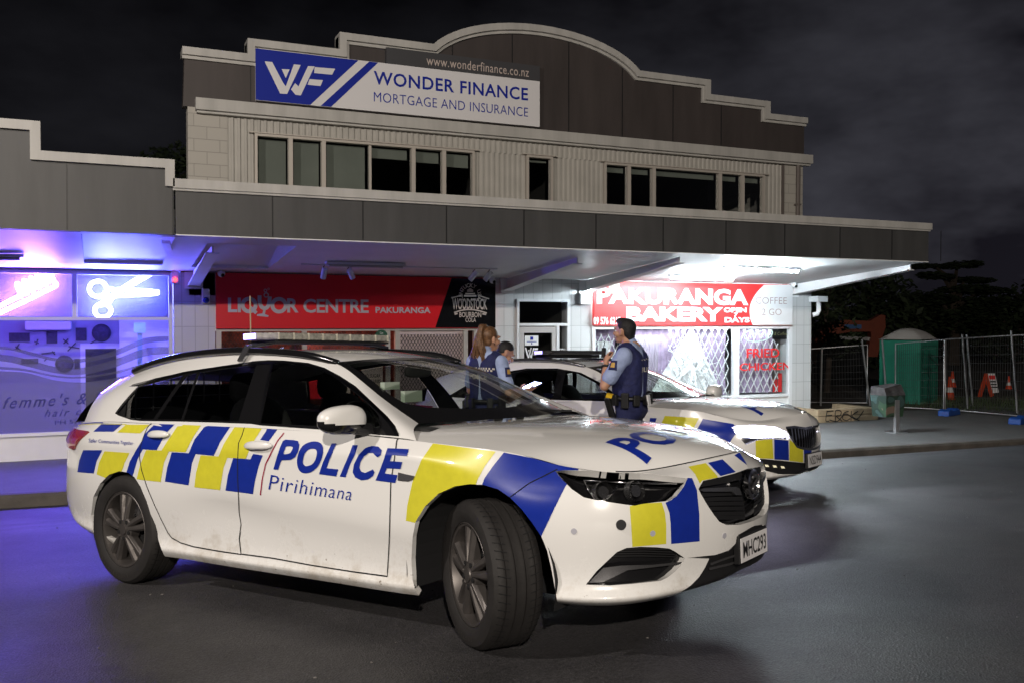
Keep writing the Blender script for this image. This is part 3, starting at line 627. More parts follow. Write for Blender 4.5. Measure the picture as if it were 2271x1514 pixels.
def sign(name, label, loc): return empty(name, loc, 0, label, 'shop sign')
# finance board on the parapet
fs = sign('finance_sign', 'long blue and white finance billboard on the upper parapet', (4.9, 0, 5.68))
ys = -.10
def zp(x, y): p = aty(400+x*.36988, 40+y*.36988, ys-.004); return (p[0], p[2])
mb = MB(); mb.box(2.36, 7.48, ys, .0, 5.68, 6.52); part(mb, 'panel', M['signw'], fs)
mb = MB(); mb.box(4.55, 7.48, ys-.001, .0, 6.523, 6.80); part(mb, 'web_strip', M['signgrey'], fs)
fpx = lambda x, z: (aty(x, 200, ys-.004)[0], z)
mb = MB(); flat_poly(mb, [fpx(567,5.684), fpx(688,5.684), fpx(795,6.516), fpx(567,6.516)], ys-.003)
flat_poly(mb, [fpx(711,5.684), fpx(734,5.684), fpx(839,6.516), fpx(819,6.516)], ys-.003); part(mb, 'blue_field', M['blue'], fs)
mb = MB()
for poly in WFL: flat_poly(mb, [zp(*q) for q in poly], ys-.006)
part(mb, 'logo', M['signw'], fs)
mb = MB(); X0 = fpx(829,0)[0]; X1 = fpx(1171,0)[0]; put_text(mb, 'WONDER FINANCE', X0, X1, 6.14, 6.37, ys-.004, bold=.018, spacing=1.08); put_text(mb, 'MORTGAGE AND INSURANCE', X0, X1, 5.845, 6.01, ys-.004, bold=-.006, spacing=1.05); part(mb, 'lettering', M['blue'], fs)
mb = MB(); put_text(mb, 'www.wonderfinance.co.nz', fpx(946,0)[0], fpx(1173,0)[0], 6.575, 6.74, ys-.005, bold=.004, spacing=1.08); part(mb, 'web_lettering', M['tan'], fs)
# liquor shop board
ls = sign('liquor_sign', 'long red liquor shop sign with slanted black end panel', (4.1, 0, 1.97)); yl = -.09
mb = MB(); mb.box(1.715, 6.595, yl, .004, 1.965, 2.865); part(mb, 'panel', M['red'], ls, bevel=.004)
def lp(x, y): p = aty(460+x*.30823, 500+y*.30823, yl-.004); return (p[0], p[2])
mb = MB(); flat_poly(mb, [lp(1640,735), lp(1757,380), (6.592,2.86), (6.592,1.968)], yl-.003); part(mb, 'black_panel', M['blackgloss'], ls)
mb = MB(); y = yl-.004
def lt(body, x0, y0, x1, y1, yy=y, **k):
    a = lp(x0, y1); b = lp(x1, y0); put_text(mb, body, a[0], b[0], a[1], b[1], yy, **k)
lt('LI', 148, 522, 240, 626, bold=.03); ribbon(mb, [lp(300+47*math.cos(t), 574+46*math.sin(t)) for t in np.linspace(0, 2*math.pi, 28)], .062, y); ribbon(mb, [lp(308,590), lp(352,632)], .055, y-.001)
ribbon(mb, smooth_poly([lp(375,505), lp(376,550), lp(388,585), lp(412,598), lp(434,585), lp(445,550), lp(449,513)], 4), .062, y); flat_poly(mb, [lp(402,604), lp(420,604), lp(414,640), lp(440,648), lp(437,660), lp(356,652), lp(358,640), lp(396,634)], y-.001)
for a, b, r in ((423,502,.043), (417,470,.028), (440,458,.018)): disc(mb, lp(a, b), r*.62, r, y)
ribbon(mb, [lp(515+48*math.cos(t), 576+46*math.sin(t)) for t in np.linspace(0, 2*math.pi, 28)], .062, y)
lt('R', 574, 527, 656, 628, bold=.03); lt('CENTRE', 690, 534, 1160, 630, bold=.022, spacing=.95); lt('PAKURANGA', 1210, 590, 1606, 632, bold=.03)
part(mb, 'lettering', mat('sign_lilac_grey', (.42,.40,.44), .45), ls)
mb = MB(); y = yl-.006
lt('WOODSTOCK', 1762, 528, 2012, 606, y, bold=.025); lt('BOURBON', 1812, 624, 1970, 662, y, bold=.025); lt('COLA', 1856, 664, 1932, 696, y, bold=.02)
for i, ch in enumerate('KENTUCKY USA'):
    if ch == ' ': continue
    t = math.radians(205-i*(230/11)*.98+0); cx_, cy_ = 1890, 500; px_ = cx_+68*math.cos(t); py_ = cy_-68*math.sin(t); V, F = text_tri(ch, bold=.01)
    V = (V-(V.min(0)+V.max(0))/2)*.10; al = t-math.pi/2; p = lp(px_, py_); mb.add([(p[0]+v[0]*math.cos(al)-v[1]*math.sin(al), y, p[1]+v[0]*math.sin(al)+v[1]*math.cos(al)) for v in V], F)
ribbon(mb, smooth_poly([lp(1755,522), lp(1800,512), lp(1830,500)], 4), .02, y); ribbon(mb, smooth_poly([lp(1950,505), lp(1980,515), lp(2026,530)], 4), .02, y)
ribbon(mb, smooth_poly([lp(1775,628), lp(1830,612), lp(1890,607), lp(1950,614), lp(2010,632)], 4), .022, y); ribbon(mb, smooth_poly([lp(1778,640), lp(1800,634)], 2), .03, y); ribbon(mb, smooth_poly([lp(1978,636), lp(2005,642)], 2), .03, y)
ribbon(mb, [lp(1845,508), lp(1935,508)], .03, y); ribbon(mb, [lp(1855,492), lp(1925,492)], .025, y); flat_poly(mb, [lp(1868,480), lp(1868,465), lp(1890,452), lp(1912,465), lp(1912,480)], y)
part(mb, 'emblem', M['tan'], ls)
# bakery board
bs = sign('bakery_sign', 'red bakery sign with white lettering and white coffee roundel', (11, 0, 2.0)); yb = -.09
mb = MB(); mb.box(8.65, 13.45, yb, .004, 2.0, 2.86); part(mb, 'panel', M['red2'], bs, bevel=.004)
def bp_(x, y): p = aty(1280+x*.3303, 600+y*.3303, yb-.004); return (p[0], p[2])
mb = MB(); arcp = smooth_poly([bp_(1255,98), bp_(1205,150), bp_(1168,215), bp_(1158,270), bp_(1165,330), bp_(1178,366)], 5)
flat_poly(mb, [tuple(p) for p in arcp]+[(13.446,2.004), (13.446,2.856)], yb-.003); part(mb, 'roundel', M['signw'], bs)
mb = MB(); y = yb-.004
def bt(body, x0, y0, x1, y1, yy=y, **k):
    a = bp_(x0, y1); b = bp_(x1, y0); put_text(mb, body, a[0], b[0], a[1], b[1], yy, **k)
bt('PAKURANGA', 132, 128, 1150, 226, bold=.05, spacing=1.04); bt('BAKERY', 330, 248, 980, 342, bold=.05); bt('09 576 6217', 110, 312, 292, 364, bold=.03); bt('OPEN', 985, 250, 1138, 282, bold=.05); bt('7', 1052, 284, 1080, 312, bold=.03); bt('DAYS', 990, 314, 1158, 350, bold=.05)
part(mb, 'lettering', M['white'], bs)
mb = MB(); bt('COFFEE', 1198, 182, 1408, 224, yb-.006, bold=-.012); bt('2 GO', 1240, 258, 1372, 300, yb-.006, bold=-.012); part(mb, 'coffee_lettering', mat('coffee_grey', (.34,.22,.20), .5), bs)
fc = sign('fried_chicken_lettering', 'red FRIED CHICKEN cut letters stuck on the bakery side window', (12.8, 0, 1.15))
def wp(x, y): p = aty(1280+x*.3303, 600+y*.3303, .012); return (p[0], p[2])
mb = MB()
for body, x0, y0, x1, y1 in (('FRIED', 1135, 520, 1355, 584), ('CHICKEN', 1088, 612, 1430, 672)):
    a = wp(x0, y1); b = wp(x1, y0); put_text(mb, body, a[0], b[0], a[1], b[1], -.004, bold=.02)
part(mb, 'lettering', M['red2'], fc)
on = empty('open_sign', tuple(aty(1685, 742, .05)), 0, 'unlit pale OPEN neon in an oval frame hung inside the bakery side window', 'window sign')
mb = MB(); p = aty(1682, 742, -.006); ribbon(mb, [(p[0]+.37*math.cos(t), p[2]+.14*math.sin(t)+.03*math.cos(t)) for t in np.linspace(0, 2*math.pi, 40)], .026, -.006); put_text(mb, 'OPEN', p[0]-.25, p[0]+.26, p[2]-.07, p[2]+.09, -.008, bold=-.012, shear=.1)
part(mb, 'neon_tube', mat('neon_off', (.6,.75,.68), .4), on)
cf = empty('coffee_board', tuple(aty(1735, 742, .06)), 0, 'small dark chalk style coffee board beside the OPEN sign', 'window sign')
p = aty(1713, 752, .06); q = aty(1747, 728, .06); mb = MB(); mb.box(p[0], q[0], .05, .07, p[2], q[2]); part(mb, 'board', M['black'], cf); mb = MB(); put_text(mb, '& Coffee', p[0]+.03, q[0]-.03, p[2]+.08, q[2]-.08, .046, shear=.3); part(mb, 'lettering', mat('chalk_olive', (.25,.25,.12), .7), cf)
# posters inside the liquor shop window
def poster(x0, x1, z0, z1, label, lines, bgc):
    t = empty('poster', ((x0+x1)/2, .012, z0), 0, label, 'poster'); mb = MB(); mb.box(x0, x1, .010, .022, z0, z1); part(mb, 'sheet', bgc, t)
    for m_, rows in lines:
        mb = MB()
        for body, a, b, c, d in rows: put_text(mb, body, x0+(x1-x0)*a, x0+(x1-x0)*b, z0+(z1-z0)*c, z0+(z1-z0)*d, .006, bold=.02)
        part(mb, 'print', m_, t)
M['cream'] = mat('poster_cream', (.6,.5,.42), .6)
PR = lambda: [(M['tan'], [('Classic', .2, .8, .82, .9), ('Collection', .15, .85, .72, .8)]), (M['black'], [('NO SUGAR', .1, .9, .5, .6), ('NO CARBS', .1, .9, .36, .46)]), (mat('poster_olive', (.25,.28,.06), .6), [('NATURAL', .1, .9, .2, .32)])]
poster(3.50, 3.92, .78, 1.45, 'cream no sugar no carbs poster nearest the shop window mullion', PR(), M['cream'])
poster(4.12, 4.50, .78, 1.45, 'cream no sugar no carbs poster second along the liquor window', PR(), M['cream'])
poster(3.22, 3.42, .78, 1.45, 'narrow red price poster in the liquor window', [(M['signw'], [('2', .25, .75, .5, .75)])], M['red'])
t = empty('round_sticker', tuple(aty(846, 745, -.03)), 0, 'round dark green get connected sticker under the liquor sign', 'sticker'); p = aty(846, 745, -.03); mb = MB(); mb.lathe([(.11,0),(.11,-.006),(.001,-.006)], 24, (p[0], -.024, p[2]), 'y'); part(mb, 'disc', mat('sticker_green', (.02,.09,.05), .5), t)
mb = MB(); put_text(mb, 'Get', p[0]-.03, p[0]+.03, p[2]+.03, p[2]+.07, -.034); put_text(mb, 'connected', p[0]-.08, p[0]+.08, p[2]-.02, p[2]+.02, -.034); put_text(mb, 'here', p[0]-.04, p[0]+.04, p[2]-.07, p[2]-.03, -.034); part(mb, 'print', M['signw'], t)
# ------------------------------------------------------------------ lamps and boxes under the canopy
tl = empty('fluorescent_batten', (3.8, -1.55, 3.0), 0, 'unlit white fluorescent batten above the red liquor sign', 'light fitting')
mb = MB(); mb.box(3.16, 4.42, -1.60, -1.50, 2.955, 2.995); part(mb, 'housing', M['white'], tl); mb = MB(); mb.tube([(3.2,-1.55,2.935),(4.38,-1.55,2.935)], .02, 8); part(mb, 'tube', mat('tube_off', (.55,.5,.48), .3), tl)
mb = MB(); mb.bar((2.85,-1.2,2.965),(6.15,-1.2,2.965), .02); part(mb, 'track', M['white'], tl)
tl2 = empty('fluorescent_batten', (-1.6, -1.5, 2.99), 0, 'unlit fluorescent batten under the salon canopy', 'light fitting')
mb = MB(); mb.box(-2.3, -.93, -1.58, -1.45, 2.94, 2.985); part(mb, 'housing', M['white'], tl2); mb = MB(); mb.tube([(-2.25,-1.52,2.92),(-.97,-1.52,2.92)], .02, 8); part(mb, 'tube', mat('tube_off2', (.55,.5,.55), .3), tl2)
for (x, dx, lab) in ((3.22, -.02, 'white spotlight at the left end of the track, pointing straight down'), (3.62, .12, 'white spotlight beside the batten, tilted right'), (5.75, -.14, 'white spotlight above the black end panel, tilted left'), (6.02, -.14, 'white spotlight nearest the second canopy bracket')):
    t = empty('spotlight', (x, -1.2, 2.95), 0, lab, 'spotlight', 'track spotlights over the liquor sign')
    mb = MB(); a = np.array([x, -1.2, 2.88]); d_ = np.array([dx*.8, .10, -.17]); d_ /= np.linalg.norm(d_); mb.tube([a-d_*.04, a+d_*.14], .045, 14); part(mb, 'head', M['white'], t)
    mb = MB(); mb.tube([(x, -1.2, 2.955), (x-.04, -1.2, 2.91), tuple(a)], .008, 6); part(mb, 'yoke', mat('yoke_brown', (.2,.12,.08), .5), t)
TUBE = mat('lit_tube', (.9,.9,.9), .4, emit=(.80, .93, 1.0), es=900)
TUBE2 = mat('lit_tube_inner', (.9,.9,.9), .4, emit=(.80, .93, 1.0), es=330)
for xa, xb, yq, tm_, lab in ((9.75, 11.15, -1.05, TUBE2, 'glaring lit fluorescent batten above the bakery sign'), (10.0, 11.6, -2.35, TUBE, 'glaring lit fluorescent batten nearer the canopy edge')):
    z = soff(yq)-.02; t = empty('lit_batten', ((xa+xb)/2, yq, z), 0, lab, 'light fitting')
    mb = MB(); mb.box(xa-.04, xb+.04, yq-.05, yq+.05, z-.03, z); part(mb, 'housing', M['white'], t); mb = MB(); mb.tube([(xa, yq, z-.055), (xb, yq, z-.055)], .022, 8); part(mb, 'lit_tube', tm_, t)
def box_thing(name, lab, cat, px, py, w, h, d, m, y=-.0, lens=None, lensm=None, lz=-.25):
    p = aty(px, py, y-d); t = empty(name, (p[0], y, p[2]), 0, lab, cat); mb = MB(); mb.box(p[0]-w/2, p[0]+w/2, y-d, y, p[2]-h/2, p[2]+h/2); part(mb, 'case', m, t, bevel=.015)
    if lens: mb = MB(); mb.ell((p[0], y-d-.01, p[2]+lz*h), (lens, lens*.8, lens), 14, 8); part(mb, 'lens', lensm, t, smooth=True)
    return t
box_thing('alarm_box', 'grey alarm box with a glowing red lamp beside the salon window', 'alarm', 388, 615, .12, .2, .06, M['frame_w'], 0, .035, mat('red_lamp', (.5,.01,.01), .3, emit=(1,.04,.04), es=7), -.2)
box_thing('siren_box', 'white siren box with blue lens on the pier left of the liquor sign', 'alarm', 457, 657, .12, .24, .09, M['white'], 0, .05, mat('blue_lens', (.02,.04,.35), .25), -.28)
box_thing('siren_box', 'pale siren box on the pier left of the bakery sign', 'alarm', 1299, 663, .22, .22, .10, M['white'])
box_thing('junction_box', 'cream junction box hanging over the left of the bakery sign', 'junction box', 1365, 638, .19, .24, .10, mat('cream_plastic', (.6,.57,.45), .5), -.25)
for px, py, lab in ((491, 607, 'white dome camera at the left end of the liquor sign'), (1092, 622, 'white dome camera at the right end of the liquor sign'), (1761, 632, 'white dome camera at the right end of the bakery sign')):
    p = aty(px, py, -.2); t = empty('security_camera', tuple(p), 0, lab, 'camera'); mb = MB(); mb.ell(p, (.06,.06,.06), 14, 10); mb.tube([p+np.array([0,.05,.03]), p+np.array([0,.2,.05])], .03, 8); part(mb, 'body', M['white'], t, smooth=True); mb = MB(); mb.ell(p+np.array([.015,-.045,-.03]), (.03,.03,.03), 10, 8); part(mb, 'lens', M['blackgloss'], t, smooth=True)
t = empty('bulkhead_lamp', tuple(aty(1310, 647, -.15)), 0, 'small glaring lamp on the bakery pier', 'light fitting'); p = aty(1310, 647, -.15); mb = MB(); mb.ell(p, (.028,.028,.028), 12, 8); part(mb, 'bulb', TUBE, t); mb = MB(); mb.tube([p+np.array([0,.03,0]), p+np.array([0,.15,0])], .02, 8); part(mb, 'arm', M['white'], t)
# ------------------------------------------------------------------ street furniture and building site on the right
tb = empty('timber_planter', (14.3, -.6, 0), 0, 'low timber sleeper wall tagged with black graffiti beside the bin', 'planter')
mb = MB(); 
for k in range(2): mb.box(13.47, 15.12, -.85, -.65, .005+.135*k, .135+.135*k-.003)
for x in (13.47, 14.92): mb.box(x, x+.2, -.648, .3, 0, .26)
part(mb, 'sleeper', mat('pine_timber', (.32,.24,.15), .8, var=.25, vscale=5, bump=.2), tb, bevel=.006, split=True)
mb = MB(); ug = lambda x, y: ((lambda p: (p[0], p[2]))(aty(1750+x*.2972, 560+y*.2972, -.856)))
for st in ([(285,1180),(275,1250),(300,1255)], [(280,1180),(330,1178)], [(278,1212),(320,1210)], [(345,1255),(345,1178),(385,1180),(380,1212),(350,1216),(395,1255)], [(445,1180),(410,1195),(400,1235),(430,1250),(455,1235)], [(465,1178),(462,1252)], [(515,1180),(470,1215),(525,1252)], [(300,1245),(360,1255),(420,1200),(500,1240),(555,1175)]): ribbon(mb, smooth_poly([ug(*q) for q in st], 4), .022, -.853-.0006*len(mb.f) % .01)
part(mb, 'graffiti', M['black'], tb)
# litter bin on a post
bp0 = np.array([13.66, -2.72, 0]); lb = empty('litter_bin', tuple(bp0), 0, 'green camouflage painted litter bin on a grey post', 'litter bin')
mb = MB(); mb.box(bp0[0]-.045, bp0[0]+.045, bp0[1]-.03, bp0[1]+.03, 0, .62); mb.box(bp0[0]-.16, bp0[0]+.16, bp0[1]-.12, bp0[1]+.12, 0, .012); part(mb, 'post', M['metal'], lb)
mb = MB(); w0, w1 = .21, .245; x_, y_ = bp0[0]-.03, bp0[1]+.16
mb.add([(x_-w0,y_-.14,.30),(x_+w0,y_-.14,.30),(x_+w0,y_+.2,.30),(x_-w0,y_+.2,.30),(x_-w1,y_-.17,.70),(x_+w1,y_-.17,.70),(x_+w1,y_+.22,.70),(x_-w1,y_+.22,.70)], [(0,1,5,4),(1,2,6,5),(2,3,7,6),(3,0,4,7),(3,2,1,0)])
def camo(name):
    m = mat(name, (.1,.2,.15), .45); n = m.node_tree.nodes; l = m.node_tree.links; t = n.new('ShaderNodeTexCoord'); x = n.new('ShaderNodeTexNoise'); x.inputs['Scale'].default_value = 3.4; x.inputs['Detail'].default_value = 1; l.new(t.outputs['Object'], x.inputs['Vector'])
    r = n.new('ShaderNodeValToRGB'); r.color_ramp.interpolation = 'CONSTANT'; e = r.color_ramp.elements; e[0].color = (.05,.09,.085,1); e[1].position = .43; e[1].color = (.02,.04,.03,1)
    for p, c in ((.53,(.035,.075,.04)),(.66,(.18,.13,.10))): k = e.new(p); k.color = (*c,1)
    l.new(x.outputs['Fac'], r.inputs[0]); l.new(r.outputs[0], n['Principled BSDF'].inputs['Base Color']); return m
part(mb, 'bin', camo('camouflage_paint'), lb)
mb = MB(); mb.add([(x_-w1,y_-.17,.70),(x_+w1,y_-.17,.70),(x_+w1,y_+.22,.70),(x_-w1,y_+.22,.70),(x_-w1,y_-.12,.84),(x_+w1,y_-.06,.90),(x_+w1,y_+.2,.90),(x_-w1,y_+.2,.86)], [(0,1,5,4),(1,2,6,5),(2,3,7,6),(3,0,4,7),(4,5,6,7)]); mb.v = [(a, b, c+.002) for a, b, c in mb.v]
part(mb, 'hood', mat('hood_grey', (.055,.05,.05), .5, var=.5, vscale=9), lb)
# temporary fence panels
def wire_panel(p0, p1, h0, h1, lab, lean=0, n=24):
    p0 = np.array(p0, float); p1 = np.array(p1, float); t = empty('temporary_fence', tuple((p0+p1)/2), 0, lab, 'fence', 'temporary fence panels')
    mb = MB(); u0 = np.array([0,0,h0]); u1 = np.array([lean*.3,0,h1])
    mb.tube([p0+(0,0,.05), p0+u0, p1+u1, p1+(0,0,.05)], .021, 8, closed=True); part(mb, 'tube_frame', M['metal'], t, smooth='all')
    mb = MB()
    for i in range(1, n): k = i/n; mb.bar(p0+(p1-p0)*k+(0,0,.06), p0+(p1-p0)*k+u0*(1-k)+u1*k, .006)
    for j in range(1, 9): k = j/9; mb.bar(p0+u0*k, p1+u1*k, .005)
    part(mb, 'wire_mesh', mat('fence_wire', (.05,.05,.05), .5, .3), t); return t
G0 = lambda px, py: atz(px, py, 0.0)
def at_h(px, base): return G0(px, base)
a = at_h(1985, 906); b = at_h(2093, 912); c = at_h(2280, 928)
def hgt(px, base, topy):
    g = G0(px, base); d = (g-CAM)@_fw; return (base-topy)*d/FPX
wire_panel(a, b, hgt(1985, 906, 762), hgt(2093, 912, 753), 'wire fence panel in front of the green portable toilet')
wire_panel(b+np.array([.08,.03,0]), c, hgt(2100, 912, 752), hgt(2280, 928, 742), 'wire fence panel in front of the cones, right edge', 0, 34)
e0 = at_h(1812, 898)+np.array([0,.4,0]); e1 = at_h(1950, 900)+np.array([0,.4,0])
wire_panel(e0, e1, hgt(1812, 898, 775), hgt(1950, 900, 765), 'dark wire fence panel behind the timber sleepers', 0, 40)
for px, bx, base, topy, lab in ((1822, 1820, 900, 769, 'thin leaning fence stake nearest the shop'), (1910, 1930, 900, 752, 'fence stake leaning left behind the sleepers'), (1955, 1968, 905, 752, 'fence stake at the end of the toilet panel'), (2132, 2146, 905, 742, 'first leaning post of the pair behind the fence'), (2142, 2158, 902, 742, 'second leaning post of the pair behind the fence'), (2240, 2256, 915, 733, 'leaning fence post near the traffic cone')):
    g = G0(bx, base); h = hgt(bx, base, topy); tp = g+_rt*((px-bx)/FPX*((g-CAM)@_fw))+np.array([0,0,h]); t = empty('fence_post', tuple(g), 0, lab, 'post', 'loose fence posts'); mb = MB(); mb.tube([g, tp], .022, 8); part(mb, 'pole', M['metal'], t)
for px, py, lab in ((2105, 920, 'blue plastic fence foot under the panel joint'), (2262, 938, 'blue plastic fence foot at the right edge')):
    g = G0(px, py); t = empty('ballast_block', tuple(g), R(20), lab, 'fence foot', 'blue fence feet'); mb = MB(); mb.prism([(-.35,.0),(.35,.0),(.33,.12),(.2,.15),(.1,.12),(-.1,.12),(-.2,.15),(-.33,.12)], -.12, .12); mb.build('foot_block', mat('foot_blue', (.006,.06,.30), .5), t, bevel=.02)
# portable toilet
pt = atz(2040, 897, 0.0); pl = empty('portable_toilet', tuple(pt), 0, 'green portable toilet with a pale domed roof behind the fence', 'portable toilet')
dl = (pt-CAM)@_fw; sc_ = dl/FPX
ex = _rt*62*sc_+np.array([_fw[0],_fw[1],0])*.55; ex2 = -_rt*66*sc_+np.array([_fw[0],_fw[1],0])*.7; hh = 142*sc_
q0 = pt; q1 = pt+ex; q2 = pt+ex2; q3 = pt+ex+ex2
mb = MB(); mb.add([q0, q1, q3, q2]+[q+np.array([0,0,hh]) for q in (q0, q1, q3, q2)], [(0,1,5,4),(1,2,6,5),(2,3,7,6),(3,0,4,7),(4,5,6,7)]); part(mb, 'cabin', mat('toilet_green', (.012,.20,.13), .5, var=.08, vscale=2), pl)
mb = MB(); rg = []
N = 9
for i in range(N+1):
    for j in range(N+1):
        u = i/N*1.06-.03; v = j/N*1.06-.03; p = q0+ex*u+ex2*v; rg.append(p+np.array([0,0,hh+.02+24*sc_*(1-(2*i/N-1)**4)*(1-(2*j/N-1)**2)+(.012 if i % 2 else 0)]))
mb.add(rg, [(i*(N+1)+j, (i+1)*(N+1)+j, (i+1)*(N+1)+j+1, i*(N+1)+j+1) for i in range(N) for j in range(N)]); part(mb, 'roof', mat('toilet_roof', (.42,.40,.38), .5), pl, smooth=True)
mb = MB(); nx_ = np.cross(ex, (0,0,1)); nx_ /= np.linalg.norm(nx_); o_ = -nx_*.0 if False else nx_*.012
for u0_, u1_, z0_, z1_ in ((.1,.9,.08,.5),(.1,.9,.55,.92)): 
    for (aa, bb, cc, dd) in ((u0_,u1_,z0_,z0_+.015),(u0_,u1_,z1_-.015,z1_),(u0_,u0_+.03,z0_,z1_),(u1_-.03,u1_,z0_,z1_)): mb.add([q0+ex*aa+o_+np.array([0,0,cc*hh]), q0+ex*bb+o_+np.array([0,0,cc*hh]), q0+ex*bb+o_+np.array([0,0,dd*hh]), q0+ex*aa+o_+np.array([0,0,dd*hh])], [(0,1,2,3)])
mb.bar(q0+ex*.45+o_*2+np.array([0,0,.1]), q0+ex*.42+o_*2+np.array([0,0,hh*.85]), .03); mb.bar(q0+ex*.45+o_*2+np.array([0,0,hh*.75]), q0+ex*.95+o_*2+np.array([0,0,hh*.6]), .025)
part(mb, 'door', mat('toilet_green_dark', (.006,.09,.06), .5), pl)
# excavator behind the fence
ed = 31.0
def ep(px, py, d=ed): r = ray(px, py); return CAM+r*d
ex_ = empty('excavator', tuple(ep(1850, 850)), 0, 'orange excavator with its boom arched behind the fence', 'excavator'); mo = mat('excavator_orange', (.15,.028,.010), .5, var=.15)
def slab(mb, pts, wv):
    n = len(pts); D2 = np.array([_fw[0], _fw[1], 0])*wv; A = [ep(*p)-D2 for p in pts]; Bq = [ep(*p)+D2 for p in pts]; tri = geometry.tessellate_polygon([[Vector((p[0], p[1], 0)) for p in pts]])
    mb.add(A+Bq, [tuple(t) for t in tri]+[tuple(i+n for i in t) for t in tri]+[(i, (i+1) % n, (i+1) % n+n, i+n) for i in range(n)])
mb = MB(); slab(mb, [(1796,800),(1800,760),(1815,735),(1845,714),(1870,710),(1925,712),(1928,735),(1880,736),(1845,742),(1822,760),(1808,785),(1804,806)], .22); part(mb, 'boom', mo, ex_)
mb = MB(); slab(mb, [(1925,712),(1950,698),(1959,700),(1960,725),(1950,755),(1942,790),(1918,790),(1928,745)], .16); part(mb, 'stick', mo, ex_)
mb = MB(); slab(mb, [(1868,720),(1905,720),(1905,729),(1868,729)], .225); part(mb, 'boom_panel', mat('panel_blue', (.03,.10,.25), .5), ex_)
mb = MB(); slab(mb, [(1862,745),(1940,748),(1940,756),(1862,752)], .05); part(mb, 'cylinder_ram', M['metal'], ex_)
mb = MB(); slab(mb, [(1830,765),(1900,765),(1905,850),(1815,850)], .9); part(mb, 'cab', M['blackgloss'], ex_)
mb = MB(); slab(mb, [(1790,850),(1930,850),(1945,866),(1935,884),(1795,884),(1782,866)], 1.1); part(mb, 'track', M['black'], ex_)
# cones and works sign on the site
def cone(px, base, hpx, lab):
    g = atz(px, base, -.05); d = (g-CAM)@_fw; h = hpx*d/FPX; t = empty('traffic_cone', tuple(g), 0, lab, 'traffic cone', 'traffic cones on the site')
    mb = MB(); mb.lathe([(h*.24,.03),(h*.15,h*.38)], 18); mb.lathe([(h*.11,h*.58),(h*.045,h),(.001,h)], 18); mb.build('cone_body', mat('cone_orange', (.65,.06,.01), .5), t, smooth=True)
    mb = MB(); mb.lathe([(h*.153,h*.38),(h*.112,h*.58)], 18); mb.build('reflective_band', M['white'], t, smooth=True)
    mb = MB(); mb.box(-h*.3,h*.3,-h*.3,h*.3,0,.03); mb.build('base', M['black'], t, bevel=.01)
cone(2106, 890, 56, 'orange cone standing beside the portable toilet'); cone(2237, 866, 33, 'orange cone at the right of the works sign'); cone(2112, 862, 40, 'farther orange cone half hidden behind the first')
g = atz(2195, 880, 0); d = (g-CAM)@_fw; s_ = d/FPX; wsn = empty('works_sign', tuple(g), 0, 'orange folding A frame warning sign on the site', 'sign')
mb = MB(); P0 = lambda x, y: CAM+ray(x, y)*d
for q in (((2188,828),(2172,880)), ((2186,828),(2200,878))): mb.bar(P0(*q[0]), P0(*q[1]), .12, .04)
part(mb, 'frame', mat('sign_orange', (.5,.06,.02), .5), wsn)
mb = MB(); V = [P0(2188,827), P0(2207,827), P0(2215,869), P0(2199,871)]; off = np.array([_fw[0],_fw[1],0])*.03; mb.add(V+[v+off for v in V], [(0,1,2,3),(7,6,5,4),(0,4,5,1),(1,5,6,2),(2,6,7,3),(3,7,4,0)]); part(mb, 'board', M['signw'], wsn)
mb = MB(); f_ = lambda u, v: V[0]+(V[1]-V[0])*u+(V[3]-V[0])*v-off*.2
mb.add([f_(.15,.1), f_(.88,.1), f_(.88,.3), f_(.15,.3)], [(0,1,2,3)]); part(mb, 'red_band', M['red2'], wsn)
mb = MB()
for v in (.38,.52,.66): mb.add([f_(.15,v), f_(.85,v), f_(.85,v+.07), f_(.15,v+.07)], [(0,1,2,3)])
part(mb, 'print', M['black'], wsn)
# rough grass along the fence line
rg_ = random.Random(5); mb = MB()
for k in range(1500):
    px = rg_.uniform(1965, 2271); py = rg_.uniform(880, 905)+(px-2000)*.03; g = atz(px, py, 0); h = rg_.uniform(.05, .22); a = rg_.uniform(0, 6.28); dx = .03*math.cos(a); dy = .03*math.sin(a)
    mb.add([g+(dx*.3,dy*.3,0), g-(dx*.3,dy*.3,0), g+(dx*2,dy*2,h)], [(0,1,2)])
tag(mb.build('rough_grass', mat('grass_dark', (.035,.055,.015), .8, var=.3)), 'rough grass growing along the site fence', 'grass', kind='stuff')
mb = MB(); mb.add([(15.6,.4,.01),(60,.4,.01),(120,60,.05),(15,60,.05),(15,8,.02)], [(0,1,2,3,4)]); tag(mb.build('site_ground', M['dirt']), kind='structure')
